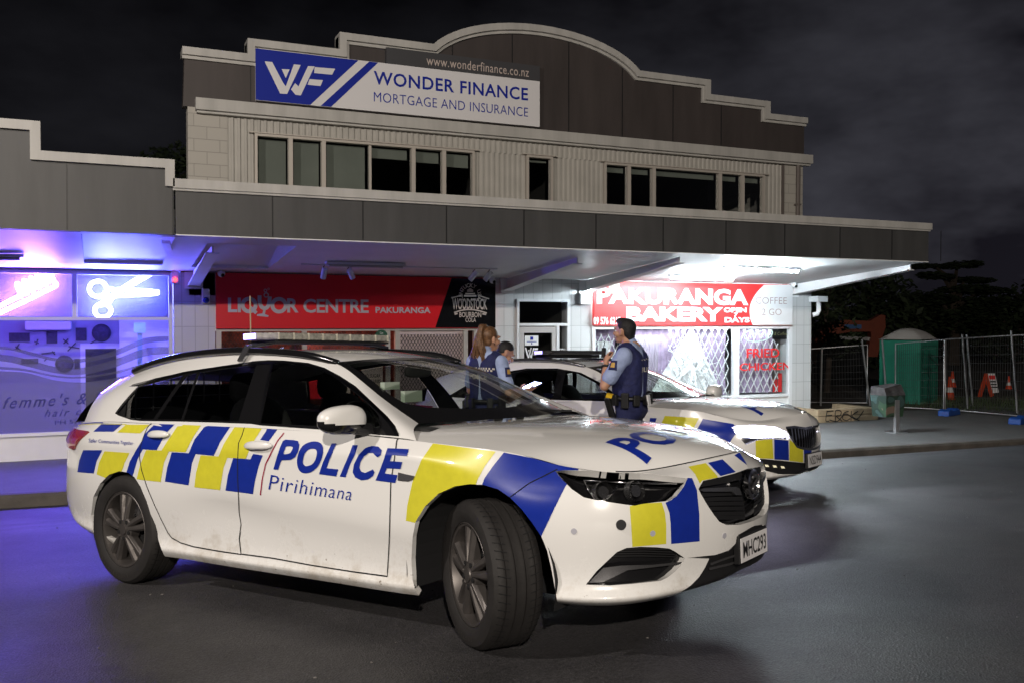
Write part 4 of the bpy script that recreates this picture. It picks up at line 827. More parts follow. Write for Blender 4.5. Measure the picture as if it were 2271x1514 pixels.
# trees
LEAF = mat('leaf_dark', (.03,.045,.02), .7, var=.5, vscale=1.5); BARK = mat('bark', (.06,.045,.035), .9, var=.3, bump=.4)
def tree(x, y, h, clumps, lab, seed, n=900, leaf=.22, trunk=.25, flat=1.0, group=None):
    r = random.Random(seed); t = empty('tree', (x, y, 0), 0, lab, 'tree', group)
    mb = MB(); mb.tube([(0,0,0),(.1,0,h*.35),(-.05,.1,h*.7)], [trunk, trunk*.75, trunk*.3], 8)
    for cx_, cy_, cz, rx, rz in clumps: mb.tube([(0,0,max(.2, cz-rx*.9)), (cx_*.6, cy_*.6, cz-rz*.4), (cx_, cy_, cz)], [trunk*.4, trunk*.22, .02], 5)
    mb.build('trunk', BARK, t, smooth=True); mb = MB()
    for cx_, cy_, cz, rx, rz in clumps:
        for k in range(int(n*rx*rx)):
            while 1:
                q = [r.uniform(-1, 1) for _ in range(3)]; s = sum(v*v for v in q)
                if s < 1 and (s > .25 or r.random() < .35): break
            p = np.array([cx_+q[0]*rx, cy_+q[1]*rx, cz+q[2]*rz+.22*rz*math.sin(5*q[0]+cx_)+(.35*rz*math.sin(2.3*q[0]*rx+3*cx_) if flat < .5 else 0)]); L = leaf*r.uniform(.5, 1.3); a = r.uniform(0, 6.28); b = r.uniform(-.9, .9)*flat
            u = np.array([math.cos(a)*math.cos(b), math.sin(a)*math.cos(b), math.sin(b)])*L; v = np.cross(u, (r.uniform(-1,1), r.uniform(-1,1), 1)); v = v/np.linalg.norm(v)*L*.45
            mb.add([p-u, p+v, p+u, p-v], [(0,1,2,3)])
    mb.build('crown', LEAF, t); return t
def cpos(px, d): r = ray(px, 713); p = CAM+r*d; return p[0], p[1]
x, y = cpos(2115, 44); tree(x, y, 6, [(-1.2,0,4.2,.9,.16),(.3,0,4.75,1.1,.16),(1.4,.2,4.1,1.1,.15),(2.6,0,3.55,1.0,.15),(-2.0,0,4.65,.7,.12),(.9,0,3.6,1.5,.2),(3.4,.3,3.0,1.0,.2),(-1.0,.4,3.2,1.2,.25),(2.2,0,2.9,1.5,.3),(.3,.3,2.4,2.2,.7)], 'flat topped cedar with layered boughs against the night sky', 11, 520, .16, .3, .25)
x, y = cpos(1960, 40); tree(x, y, 5, [(-3,0,3.0,1.6,1.3),(-1,0,3.2,1.7,1.2),(.8,.5,2.9,1.4,1.1),(-4.2,1,2.6,1.5,1.4),(0,0,1.5,2.2,1.2),(-2.8,0,1.2,2.2,1.2)], 'dark bushy tree right beside the end of the shop canopy', 12, 260, .2)
x, y = cpos(2260, 46); tree(x, y, 5, [(-1.5,0,2.4,1.6,1.1),(.8,0,2.9,1.5,1.2),(2.6,0,3.2,1.6,1.3),(0,0,1.3,2.4,1.0),(3.2,0,1.5,2.2,1.2)], 'dark bushy tree at the right edge of the site', 13, 260, .2)
x, y = cpos(2080, 52); tree(x, y, 4, [(-3,0,2.2,2.2,1.2),(0,0,2.4,2.2,1.1),(3,0,2.2,2.2,1.1),(6,0,2.0,2.0,1.1),(1.5,0,1,2.8,1.2),(-3,0,.8,2.6,1.2),(5.5,0,.8,2.6,1.2)], 'broad dark hedge tree behind the cedar', 14, 220, .24)
x, y = cpos(1835, 27); tree(x, y, 3.6, [(0,0,2.8,.7,.6),(.4,.2,3.2,.6,.5),(-.3,0,2.2,.7,.6),(.5,0,1.6,.7,.6)], 'small grey leaved tree just past the end wall of the shops', 15, 420, .10, .09)
x, y = cpos(385, 34); tree(x, y, 8, [(0,0,8.1,.8,.5),(.5,0,7.6,.8,.5),(-.6,0,7.7,.7,.6),(0,0,6.6,1.2,.8)], 'tree top showing over the salon parapet', 16, 420, .14, .2)
# ------------------------------------------------------------------ cars
def nspline(x, y, xq):
    """natural cubic spline along axis 0"""
    x = np.asarray(x, float); y = np.asarray(y, float); n = len(x); h = np.diff(x); A = np.eye(n); r = np.zeros((n,)+y.shape[1:])
    for i in range(1, n-1):
        A[i, i-1] = h[i-1]; A[i, i] = 2*(h[i-1]+h[i]); A[i, i+1] = h[i]; r[i] = 3*((y[i+1]-y[i])/h[i]-(y[i]-y[i-1])/h[i-1])
    c = np.linalg.solve(A, r.reshape(n, -1)).reshape(r.shape)
    i = np.clip(np.searchsorted(x, xq)-1, 0, n-2); t = (xq-x[i]).reshape((-1,)+(1,)*(y.ndim-1)); hh = h[i].reshape(t.shape)
    b = (y[i+1]-y[i])/hh-hh*(2*c[i]+c[i+1])/3; d = (c[i+1]-c[i])/(3*hh); return y[i]+b*t+c[i]*t*t+d*t**3
class Chart:
    """smooth patch through a grid of control points; (a, b) = (row, column) parameters"""
    def __init__(s, grid, ua=.25, ub=.15, sub=12, linear_b=False):
        g = np.array(grid, float); s.na, s.nb = g.shape[:2]; s.ua, s.ub = ua, ub
        qa = np.linspace(0, s.na-1, (s.na-1)*sub+1); qb = np.linspace(0, s.nb-1, (s.nb-1)*sub+1)
        G = nspline(np.arange(s.na), g, qa)
        if linear_b: G = np.stack([np.stack([np.interp(qb, np.arange(s.nb), G[i,:,k]) for k in range(3)], 1) for i in range(len(qa))])
        else: G = np.moveaxis(nspline(np.arange(s.nb), np.moveaxis(G, 1, 0), qb), 0, 1)
        s.G = G; s.sub = sub; du = np.gradient(G, axis=0); dv = np.gradient(G, axis=1); N = np.cross(du, dv); N /= np.linalg.norm(N, axis=2, keepdims=True)+1e-12
        s.N = N; na, nb = G.shape[:2]; s.fn = []
        F = [(i*nb+j, i*nb+j+1, (i+1)*nb+j+1, (i+1)*nb+j) for i in range(na-1) for j in range(nb-1)]; s.nbf = nb
        s.T = []; 
        for f in F: s.T += [(f[0], f[1], f[2]), (f[0], f[2], f[3])]
        s.bvh = BVHTree.FromPolygons([tuple(p) for p in G.reshape(-1, 3)], s.T)
        c = np.array([1.2, 0, .75]); P = G.reshape(-1, 3); s.flip = np.sum((P-c)*N.reshape(-1, 3)) < 0
        if s.flip: s.N = -s.N
    def _look(s, A, ab):
        a = np.clip(ab[:,0]/s.ua*s.sub, 0, A.shape[0]-1.0001); b = np.clip(ab[:,1]/s.ub*s.sub, 0, A.shape[1]-1.0001); i = a.astype(int); j = b.astype(int); u = (a-i)[:,None]; v = (b-j)[:,None]
        return A[i,j]*(1-u)*(1-v)+A[i+1,j]*u*(1-v)+A[i,j+1]*(1-u)*v+A[i+1,j+1]*u*v
    def P(s, ab): return s._look(s.G, np.asarray(ab, float))
    def Nn(s, ab): n = s._look(s.N, np.asarray(ab, float)); return n/(np.linalg.norm(n, axis=1, keepdims=True)+1e-12)
    def _ab(s, loc, idx):
        t = s.T[idx]; P = [Vector(s.G.reshape(-1, 3)[k]) for k in t]; q = geometry.barycentric_transform(loc, *P, *[Vector((k//s.nbf, k % s.nbf, 0)) for k in t]); return (q.x/s.sub*s.ua, q.y/s.sub*s.ub)
    def cast(s, o, d):
        h = s.bvh.ray_cast(Vector(o), Vector(d).normalized())
        if h[0] is None: return None
        return s._ab(h[0], h[2])
    def near(s, p): h = s.bvh.find_nearest(Vector(p)); return s._ab(h[0], h[2])
    def top(s): return (s.na-1)*s.ua, (s.nb-1)*s.ub
class Car:
    def __init__(s, name, label, cx, cy, yaw, dz=0):
        n = np.array([0, SL, 1.]); n /= np.linalg.norm(n); fx = np.array([math.cos(yaw), math.sin(yaw), -SL*math.sin(yaw)]); fx /= np.linalg.norm(fx); ly = np.cross(n, fx)
        s.O = np.array([cx, cy, ZK+SL*(-cy-3.5)+dz]); s.M = np.array([fx, ly, n])
        s.root = empty(name, (0,0,0), 0, label, 'police car'); s.root.matrix_world = Matrix([[fx[0],ly[0],n[0],s.O[0]],[fx[1],ly[1],n[1],s.O[1]],[fx[2],ly[2],n[2],s.O[2]],[0,0,0,1]])
        s.root.rotation_mode = 'QUATERNION'
        s.co = s.M@(CAM-s.O)
    def dir(s, px, py): return s.M@ray(px, py)
    def trace(s, ch, pts, mirror=False, step=9, closed=True, smooth=0):
        """photo outline -> chart parameters on the real surface"""
        P = smooth_poly(pts, smooth, closed) if smooth else pts
        Q = densify(P, step, closed); out = []; f = np.array([1, -1, 1.]) if mirror else 1; last = None
        for q in Q:
            d = s.dir(*q)*f; o = s.co*f; ab = ch.cast(o, d)
            if ab is None:
                dn = d/np.linalg.norm(d); t = last if last else np.linalg.norm(o-np.array([1.5,-.5,.8])); p = o+dn*t
                for _ in range(6): ab = ch.near(p); w = ch.P([ab])[0]; p = o+dn*((w-o)@dn)
                ab = ch.near(p)
            last = np.linalg.norm(ch.P([ab])[0]-o); out.append(ab)
        return out
    def xz(s, ch, pts, step=.04, closed=True):
        """side-view outline (x, z) -> chart"""
        out = []
        for q in densify(pts, step, closed):
            ab = ch.cast((q[0], -3, q[1]), (0, 1, 0)); out.append(ab if ab else ch.near((q[0], -.9, q[1])))
        return out
    def panel(s, name, ch, loops, holes, m, parent=None, off=0, grid=.045, sides='R', rim=0, edge=.04, both=None, label=None, thick=0):
        V, F = region(loops, holes, grid, edge); P = ch.P(V); N = ch.Nn(V); P = P+N*off
        mb = MB(); nr = []
        ar = np.cross(P[F[:,1]]-P[F[:,0]], P[F[:,2]]-P[F[:,0]]); bad = (ar*N[F[:,0]]).sum(1) < 0; F = F.copy(); F[bad] = F[bad][:, ::-1]
        for sd in sides:
            k = np.array([1, -1 if sd == 'L' else 1, 1.]); mb.add(P*k, F if sd == 'R' else F[:, ::-1]); nr += [tuple(x) for x in N*k]
        mb.nr = nr
        if rim:
            E = {}
            for f in F:
                for a, b in ((f[0],f[1]),(f[1],f[2]),(f[2],f[0])): E[(a,b)] = 1
            for sd in sides:
                k = np.array([1, -1 if sd == 'L' else 1, 1.]); base = len(mb.v); bd = [e for e in E if (e[1], e[0]) not in E]; idx = sorted({i for e in bd for i in e}); mp = {i: base+2*j for j, i in enumerate(idx)}
                for i in idx:
                    mb.v += [tuple(P[i]*k), tuple((P[i]-N[i]*rim)*k)]; nr += [tuple(N[i]*k)]*2
                for a, b in bd:
                    q = (mp[b], mp[a], mp[a]+1, mp[b]+1); mb.f.append(q if sd == 'R' else q[::-1]); mb.mi.append(0)
        o = mb.build(name, m, parent or s.root, smooth='all', label=label); me = o.data
        nn = list(nr); nf = len(F)*len(sides)
        try:
            ln = [None]*len(me.loops)
            for p in me.polygons:
                flat = p.index >= nf
                for li in p.loop_indices: ln[li] = tuple(p.normal) if flat else nn[me.loops[li].vertex_index]
            me.normals_split_custom_set(ln)
        except Exception as ex: print('normals', ex)
        return o
    def decal_text(s, name, ch, body, quad, m, parent=None, off=.003, plane='xz', **k):
        """lettering laid into a photo quad (bl, br, tr, tl) and pressed on to the panel"""
        V, F = text_tri(body, **k); lo = V.min(0); U = (V-lo)/(V.max(0)-lo)
        bm = bmesh.new(); vv = [bm.verts.new((p[0], p[1], 0)) for p in U]
        for f in F:
            try: bm.faces.new([vv[i] for i in f])
            except ValueError: pass
        for _ in range(3):
            es = [e for e in bm.edges if e.calc_length() > .09]
            if not es: break
            bmesh.ops.subdivide_edges(bm, edges=es, cuts=1); bmesh.ops.triangulate(bm, faces=bm.faces)
        bm.verts.index_update(); U = np.array([v.co[:2] for v in bm.verts]); F = [tuple(v.index for v in f.verts) for f in bm.faces]; bm.free()
        q = np.array(quad, float); X = []
        src = np.array([(0,0),(1,0),(1,1),(0,1)], float); A = []; B = []
        for (a, b), (x, y) in zip(src, q): A += [[a,b,1,0,0,0,-a*x,-b*x],[0,0,0,a,b,1,-a*y,-b*y]]; B += [x, y]
        h = np.append(np.linalg.solve(np.array(A), np.array(B)), 1).reshape(3, 3); W3 = np.column_stack([U, np.ones(len(U))])@h.T; PX = W3[:, :2]/W3[:, 2:]
        ab = []
        for p in PX:
            r_ = ch.cast(s.co, s.dir(*p)); ab.append(r_ if r_ else (ab[-1] if ab else (0, 0)))
        ab = np.array(ab); P = ch.P(ab); N = ch.Nn(ab); mb = MB(); mb.add(P+N*off, F); mb.nr = [1]
        o = mb.build(name, m, parent or s.root, smooth='all'); o.data.normals_split_custom_set_from_vertices([tuple(n) for n in N]); return o
    def ribbon(s, name, ch, pts, w, m, parent=None, off=.0025, mirror=False, sides='R', closed=False, step=9, chart=False):
        A = np.array(pts if chart else s.trace(ch, pts, mirror, step, closed)); P = ch.P(A); N = ch.Nn(A); P = P+N*off; n = len(P); T = np.gradient(P, axis=0); T /= np.linalg.norm(T, axis=1, keepdims=True)+1e-9
        S_ = np.cross(N, T)*w/2; mb = MB()
        for sd in sides:
            k = np.array([1, -1 if (sd == 'L') != mirror else 1, 1.]); mb.add(np.concatenate([(P-S_)*k, (P+S_)*k]), [(i, i+1, n+i+1, n+i) for i in range(n-1)])
        return mb.build(name, m, parent or s.root, smooth='all')
def paint_mat(name):
    m = mat(name, (.76,.755,.74), .24, coat=1, spec=.5); n = m.node_tree.nodes; l = m.node_tree.links; b = n['Principled BSDF']; t = n.new('ShaderNodeTexCoord'); s = n.new('ShaderNodeSeparateXYZ'); l.new(t.outputs['Object'], s.inputs[0])
    x = n.new('ShaderNodeTexNoise'); x.inputs['Scale'].default_value = 5; x.inputs['Detail'].default_value = 8; x.inputs['Roughness'].default_value = .75; l.new(t.outputs['Object'], x.inputs['Vector'])
    sp = n.new('ShaderNodeTexNoise'); sp.inputs['Scale'].default_value = 42; sp.inputs['Detail'].default_value = 3; l.new(t.outputs['Object'], sp.inputs['Vector'])
    mr = n.new('ShaderNodeMapRange'); mr.inputs[1].default_value = .15; mr.inputs[2].default_value = .62; mr.inputs[3].default_value = .24; mr.inputs[4].default_value = -.14; l.new(s.outputs['Z'], mr.inputs[0])
    ad = n.new('ShaderNodeMath'); ad.operation = 'ADD'; l.new(x.outputs['Fac'], ad.inputs[0]); l.new(mr.outputs[0], ad.inputs[1])
    r = n.new('ShaderNodeValToRGB'); r.color_ramp.elements[0].position = .60; r.color_ramp.elements[1].position = .86; r.color_ramp.elements[0].color = (.76,.755,.74,1); r.color_ramp.elements[1].color = (.50,.46,.40,1); l.new(ad.outputs[0], r.inputs[0])
    a2 = n.new('ShaderNodeMath'); a2.operation = 'MULTIPLY_ADD'; a2.inputs[1].default_value = .6; l.new(mr.outputs[0], a2.inputs[0]); l.new(sp.outputs['Fac'], a2.inputs[2])
    r2 = n.new('ShaderNodeValToRGB'); r2.color_ramp.elements[0].position = .78; r2.color_ramp.elements[1].position = .84; r2.color_ramp.elements[0].color = (1,1,1,1); r2.color_ramp.elements[1].color = (.4,.36,.32,1); l.new(a2.outputs[0], r2.inputs[0])
    mm = n.new('ShaderNodeMix'); mm.data_type = 'RGBA'; mm.blend_type = 'MULTIPLY'; mm.inputs[0].default_value = 1; l.new(r.outputs[0], mm.inputs[6]); l.new(r2.outputs[0], mm.inputs[7]); l.new(mm.outputs[2], b.inputs['Base Color'])
    rr = n.new('ShaderNodeMapRange'); rr.inputs[1].default_value = .5; rr.inputs[2].default_value = .8; rr.inputs[3].default_value = .2; rr.inputs[4].default_value = .6; l.new(ad.outputs[0], rr.inputs[0]); l.new(rr.outputs[0], b.inputs['Roughness'])
    return m
M['paint'] = paint_mat('white_car_paint')
M['dblue'] = mat('livery_blue', (.007, .024, .27), .3, coat=.3, var=.06, vscale=30)
M['dyel'] = mat('livery_yellow', (.62, .58, .035), .35, coat=.3, var=.05, vscale=20)
M['dred'] = mat('livery_red', (.30, .012, .05), .4)
M['cglass'] = glass_mat('car_glass', (.72, .76, .72)); M['cglass_d'] = glass_mat('privacy_glass', (.30, .31, .32)); M['lensglass'] = glass_mat('lens_glass', (.9,.9,.9), 0, .45)
M['chrome'] = mat('chrome', (.7,.7,.72), .12, 1); M['dchrome'] = mat('dark_chrome', (.30,.30,.31), .2, .9)
M['rubber'] = mat('tyre_rubber', (.014,.0125,.012), .7, var=.2, vscale=15, bump=.08, bscale=60)
M['tyre_letter'] = mat('tyre_lettering', (.035,.031,.029), .6)
M['alloy'] = mat('grey_alloy', (.11,.10,.095), .45, .7, var=.15, vscale=9)
M['interior'] = mat('car_interior', (.018,.018,.019), .85)
M['seat'] = mat('seat_fabric', (.022,.022,.024), .9, bump=.2)
M['headliner'] = mat('headliner', (.10,.11,.09), .9)
M['gap'] = mat('panel_gap', (.005,.005,.006), .9)
def wheel(car, x, y, r, w, side, steer, parent, spokes=5):
    """tyre with grooved tread and a five twin-spoke alloy rim; axis along y"""
    t = empty('wheel', (x, y, r)); t.parent = parent; t.rotation_euler = (0, 0, steer); s = -1 if side == 'R' else 1
    rr = r*.685; prof = [(rr*.985, s*w*.36), (rr+.006, s*w*.47), (rr+.03, s*w*.52), (r*.86, s*w*.535), (r*.94, s*w*.50), (r*.982, s*w*.42)]
    for g in (.30, .10, -.10, -.30): prof += [(r-.001, s*w*(g+.075)), (r, s*w*(g+.025)), (r-.009, s*w*(g+.02)), (r-.009, s*w*(g-.02)), (r, s*w*(g-.025)), (r-.001, s*w*(g-.07))]
    prof += [(r*.98, -s*w*.42), (r*.93, -s*w*.5), (r*.8, -s*w*.53), (rr, -s*w*.45)]
    mb = MB(); mb.lathe(prof, 72, ax='y'); mb.f = [f for f in mb.f if len(f) == 4]; mb.mi = mb.mi[:len(mb.f)]
    mb.m(1)      # lateral tread sipes
    for k in range(58):
        a = 2*math.pi*k/58
        for y0, y1, da in ((.20,.44,.045), (-.20,-.44,.045)):
            p = [(( r+.0008)*math.cos(a+da*q), s*w*(y0+(y1-y0)*q) if True else 0, (r+.0008)*math.sin(a+da*q)) for q in (0, .5, 1)]; rad = np.array([math.cos(a), 0, math.sin(a)]); tg = np.array([-math.sin(a), 0, math.cos(a)])*.0022
            d = [np.array(q)-rad*(.0 if i < 2 else .004) for i, q in enumerate(p)]
            mb.add([d[0]-tg, d[1]-tg, d[2]-tg, d[0]+tg, d[1]+tg, d[2]+tg], [(0,1,4,3),(1,2,5,4)])
    mb.m(0); mb.build('tyre', [M['rubber'], M['gap']], t, smooth=True)
    for a0, body in ((3.9, 'BRIDGESTONE'),):
        mb = MB(); R0 = r*.845; step_ = .105
        for i, ch in enumerate(body):
            V, F = text_tri(ch, bold=.02); V = (V-(V.min(0)+V.max(0))/2)*.026; a = a0-s*i*step_*-1*-1; rd = np.array([math.cos(a), 0, math.sin(a)]); tg = np.array([math.sin(a), 0, -math.cos(a)])*(-s)
            mb.add([rd*(R0+v[1])+tg*v[0]+np.array([0, s*(w*.537+.0012), 0]) for v in V], F)
        mb.build('sidewall_lettering', M['tyre_letter'], t)
    mb = MB(); f = s*w*.40
    mb.lathe([(rr, s*w*.47), (rr+.004, s*w*.455), (rr-.012, s*w*.44), (rr-.022, s*w*.3), (rr-.03, -s*w*.35)], 56, ax='y'); mb.f = [q for q in mb.f if len(q) == 4]; mb.mi = mb.mi[:len(mb.f)]
    ri = mb.build('rim', M['alloy'], t, smooth=True)
    mb = MB()
    for k in range(spokes):
        for sg in (-1, 1):
            a0 = 2*math.pi*(k+.25)/spokes+sg*.22; a1 = 2*math.pi*(k+.25)/spokes+sg*.165; r0, r1 = .055, rr-.008; pts = []
            for q in (0, .5, 1):
                rad = r0+(r1-r0)*q; a = a0+(a1-a0)*q; ww = [.016, .020, .028][int(q*2)]; yy = f+s*[.012, .006, -.002][int(q*2)]; c = np.array([math.cos(a)*rad, 0, math.sin(a)*rad]); tg = np.array([-math.sin(a), 0, math.cos(a)])
                pts.append([c+tg*ww+(0, yy-s*.012, 0), c+tg*ww*.45+(0, yy+s*.006, 0), c-tg*ww*.45+(0, yy+s*.006, 0), c-tg*ww+(0, yy-s*.012, 0), c-tg*ww*.9+(0, yy-s*.05, 0), c+tg*ww*.9+(0, yy-s*.05, 0)])
            V = [p for ring in pts for p in ring]; mb.add(V, [(i*6+j, i*6+(j+1) % 6, (i+1)*6+(j+1) % 6, (i+1)*6+j) for i in range(2) for j in range(6)]+[(0,1,2,3,4,5), (12,13,14,15,16,17)])
    mb.build('spokes', M['alloy'], t, bevel=.003)
    mb = MB(); mb.lathe([(.078, f-s*.05), (.075, f+s*.004), (.060, f+s*.012), (.034, f+s*.014), (.032, f+s*.020), (.001, f+s*.021)], 24, ax='y'); mb.build('hub', M['alloy'], t, smooth=True)
    mb = MB()
    for k in range(5): a = 2*math.pi*(k+.75)/5; mb.lathe([(.012, f+s*.011), (.011, f+s*.0165), (.001, f+s*.0165)], 10, (.055*math.cos(a), 0, .055*math.sin(a)), 'y')
    mb.build('lug_hole', M['gap'], t, split=True)
    mb = MB(); mb.lathe([(rr-.06, -s*.01), (rr-.06, s*.012), (.05, s*.012), (.05, -s*.01)], 30, ax='y'); mb.build('brake_disc', M['dchrome'], t)
    return t
def seat(car, x, y, parent, head=True):
    t = MB(); t.ell((x+.02, y, .46), (.27, .25, .11), 16, 8, .7); o = t.build('seat_base', M['seat'], parent, smooth='all')
    t = MB(); n0 = len(t.v); t.ell((0, 0, 0), (.09, .24, .33), 16, 10, .75); t.v = [(x-.28+a-.32*(c), y+b, .82+c) for a, b, c in t.v]; t.build('backrest', M['seat'], parent, smooth='all')
    if head: t = MB(); t.ell((x-.46, y, 1.20), (.055, .13, .10), 14, 8, .7); t.bar((x-.44, y-.05, 1.06), (x-.46, y-.05, 1.15), .012); t.bar((x-.44, y+.05, 1.06), (x-.46, y+.05, 1.15), .012); t.build('head_restraint', M['seat'], parent, smooth='all')
# ------------------------------------------------------------------ near car
A = Car('police_car', 'near white police estate car with blue and yellow checks, wheels turned, lamps off', .883, -8.870, -1.0369)
def Z(sc, ox, oy, pts): return [(ox+x*sc, oy+y*sc) for x, y in pts]
z1 = lambda *p: Z(.29067, 140, 880, p); z2 = lambda *p: Z(.29067, 520, 880, p); z3 = lambda *p: Z(.3302, 900, 960, p); z4 = lambda *p: Z(.26427, 1220, 980, p)
zA = lambda *p: Z(.17613, 240, 720, p); zB = lambda *p: Z(.17613, 560, 720, p); zC = lambda *p: Z(.18494, 860, 760, p); z5 = lambda *p: Z(.19824, 1540, 960, p)
def rowpts(xe, hw, ze, xc, zc, px, pz, n=9):
    return [(xc+(xe-xc)*w**px, -hw*w, zc+(ze-zc)*w**pz) for w in np.linspace(0, 1, n)]
h0w = nspline([0, .25, .55, .8, 1], np.array([(3.738,.845),(3.685,.832),(3.565,.805),(3.43,.803),(3.25,.842)]), np.linspace(0, 1, 9)); H0 = [(x, -.815*w, z) for (x, z), w in zip(h0w, np.linspace(0, 1, 9))]
HOOD = [H0, rowpts(3.07,.853,.886,3.50,.912,2,2.4), rowpts(2.80,.866,.914,3.14,.968,2,3), rowpts(2.56,.872,.930,2.78,.992,2,4), rowpts(2.30,.876,.945,2.36,1.0,2,5)]
chH = Chart(HOOD, .3, .11)
def hb(x):   # top edge of the lower body along the flank
    return None
st = [(-1.12,.0),(-1.10,.35),(-1.02,.62),(-.84,.785),(-.6,.872),(-.3,.918),(.08,.935),(.5,.94),(1.0,.942),(1.5,.942),(2.0,.94),(2.45,.935),(2.85,.928),(3.15,.912),(3.36,.86),(3.52,.755),(3.64,.60),(3.725,.41),(3.785,.205),(3.80,.0)]
dz = [.205,.255,.305,.45,.63,.80,.875]; di = [.05,.022,.045,.024,.0,.004,.006]
rz = [.30,.34,.40,.50,.65,.80,.90]; rI = [.09,.04,.015,.0,.0,.01,.02]
fz = [.25,.285,.34,.47,.60,.70,.765]; fI = [.055,.0,.022,.012,.0,.015,.045]
nz = [.27,.30,.35,.46,.58,.68,.77]; nI = [.10,.05,.035,.01,.0,.005,.02]
h0 = np.array(H0)[::-1]
topL = [(-1.0,0,.985),(-.98,.34,.985),(-.90,.57,.985),(-.74,.725,.99),(-.55,.795,1.0),(-.3,.845,1.005),(.08,.87,1.0),(.5,.885,.997),(1.0,.89,.990),(1.5,.89,.980),(2.0,.885,.965),(2.45,.874,.938),(2.85,.864,.911),(3.07,.853,.886)]
for w in (1., .84, .66, .46, .24, 0.):
    q = nspline(np.linspace(0, 1, 9), np.array(H0), np.array([w]))[0]; topL.append((q[0], -q[1], q[2]))
def ramp(k):
    if k <= 3: return rz, rI
    if k == 4: return [(a*.75+b*.25) for a, b in zip(rz, dz)], [(a+b)/2 for a, b in zip(rI, di)]
    if k == 5: return [(a*.45+b*.55) for a, b in zip(rz, dz)], [(a*.3+b*.7) for a, b in zip(rI, di)]
    if k <= 11: return dz, di
    if k == 12: return [(a+b)/2 for a, b in zip(dz, fz)], [(a+b)/2 for a, b in zip(di, fI)]
    if k <= 15: return fz, fI
    u = (k-15)/4; return [a*(1-u)+b*u for a, b in zip(fz, nz)], [a*(1-u)+b*u for a, b in zip(fI, nI)]
LOW = []
for k, (x, hw) in enumerate(st):
    a = np.array(st[max(0, k-1)]); b = np.array(st[min(len(st)-1, k+1)])
    if k == 0: b = np.array([-1.12, .35]); a = np.array([-1.12, -.35])
    if k == len(st)-1: a = np.array([3.8, .2]); b = np.array([3.8, -.2])
    t = (b-a)/np.linalg.norm(b-a); nrm = np.array([-t[1], t[0]]); zz, ii = ramp(k)
    LOW.append([(x-nrm[0]*i, -(hw-nrm[1]*i), z) for z, i in zip(zz, ii)]+[(topL[k][0], -topL[k][1], topL[k][2])])
for k in range(8, 12):   # the falling crease along the lower doors
    u = (k-8)/3; zc = .50-.06*u
    for j, (z, i_) in enumerate(((.205,.05),(.25,.021),(.30,.045),(zc-.0,.036-.010*u),(zc+.13,.004))): LOW[k][j] = (LOW[k][j][0], -(st[k][1]-i_), z)
chL = Chart(LOW, .27, .12)
RE = [(2.33,.70,1.010),(2.05,.66,1.137),(1.80,.605,1.257),(1.57,.555,1.338),(1.25,.565,1.388),(.8,.585,1.410),(.3,.588,1.400),(-.1,.58,1.360),(-.45,.568,1.295),(-.68,.555,1.235)]
BE = [(2.47,.876,.938),(2.37,.878,.950),(2.12,.882,.962),(1.76,.888,.974),(1.3,.892,.986),(.8,.889,.993),(.3,.880,1.0),(-.1,.858,1.005),(-.4,.828,1.004),(-.60,.785,.997)]
SU = []
for (a, b) in zip(BE, RE):
    a = np.array((a[0], -a[1], a[2])); b = np.array((b[0], -b[1], b[2])); o_ = np.array([0, -.026, .008]); SU.append([a, a+(b-a)*.33+o_*.85, a+(b-a)*.67+o_, b])
chS = Chart(SU, .4, .15)
WS = [rowpts(2.33,.70,1.010,2.50,1.008,2,1), rowpts(2.05,.66,1.137,2.20,1.150,2,1.5), rowpts(1.80,.605,1.257,1.92,1.280,2,1.6), rowpts(1.57,.555,1.338,1.655,1.362,2,1.8)]
chW = Chart(WS, .27, .085)
RF = [rowpts(1.57,.555,1.338,1.655,1.362,2,1.8), rowpts(1.25,.565,1.388,1.29,1.420,2,2.2), rowpts(.8,.585,1.410,.82,1.440,2,2.4), rowpts(.3,.588,1.400,.3,1.432,2,2.4), rowpts(-.1,.58,1.360,-.12,1.392,2,2.4), rowpts(-.45,.568,1.295,-.5,1.328,2,2.4), rowpts(-.68,.555,1.235,-.80,1.262,2,2.4)]
chR = Chart(RF, .35, .07)
TG = [rowpts(-.66,.56,1.215,-.76,1.235,2,2), rowpts(-.78,.66,1.10,-.90,1.11,2,2), rowpts(-.80,.735,.99,-1.0,.985,2,2)]
chT = Chart(TG, .15, .08)
def full(ch): a, b = ch.top(); return [(0,0),(a,0),(a,b),(0,b)]
tr = A.trace
# openings on the flank
archR = tr(chL, z1((235,1055),(213,900),(230,760),(280,660),(350,590),(430,563),(500,575),(545,610),(590,680),(640,800),(690,960),(740,1130),(768,1200)), closed=False)
archF = tr(chL, z3((65,1055),(45,980),(38,850),(45,700),(65,595),(130,490),(220,405),(330,355),(430,340),(520,345),(620,375),(700,430),(780,510),(850,600),(910,690),(950,790),(980,920),(1005,1060),(1022,1152)), closed=False)
archR = archR+[(archR[-1][0], -.02), (archR[0][0], -.02)]; archF = archF+[(archF[-1][0], -.02), (archF[0][0], -.02)]
lampH = tr(chL, z4((45,242),(120,234),(300,236),(600,242),(850,262),(1000,280),(1152,302),(1120,370),(1060,450),(1000,490),(900,500),(780,515),(710,530),(640,522),(400,487),(280,460),(180,390),(100,310)))
a_max, b_max = chL.top()
def capc(L): return [(a_max+.01 if a > a_max-.03 else a, b) for a, b in L]
grilleH = tr(chL, z4((1245,390),(1285,322),(1440,288),(1560,256),(1650,222)), closed=False); gB = tr(chL, z4((1660,672),(1600,690),(1480,692),(1420,665),(1370,600),(1310,510),(1265,430)), closed=False)
grilleL = grilleH+[(a_max+.02, grilleH[-1][1]), (a_max+.02, gB[0][1])]+gB
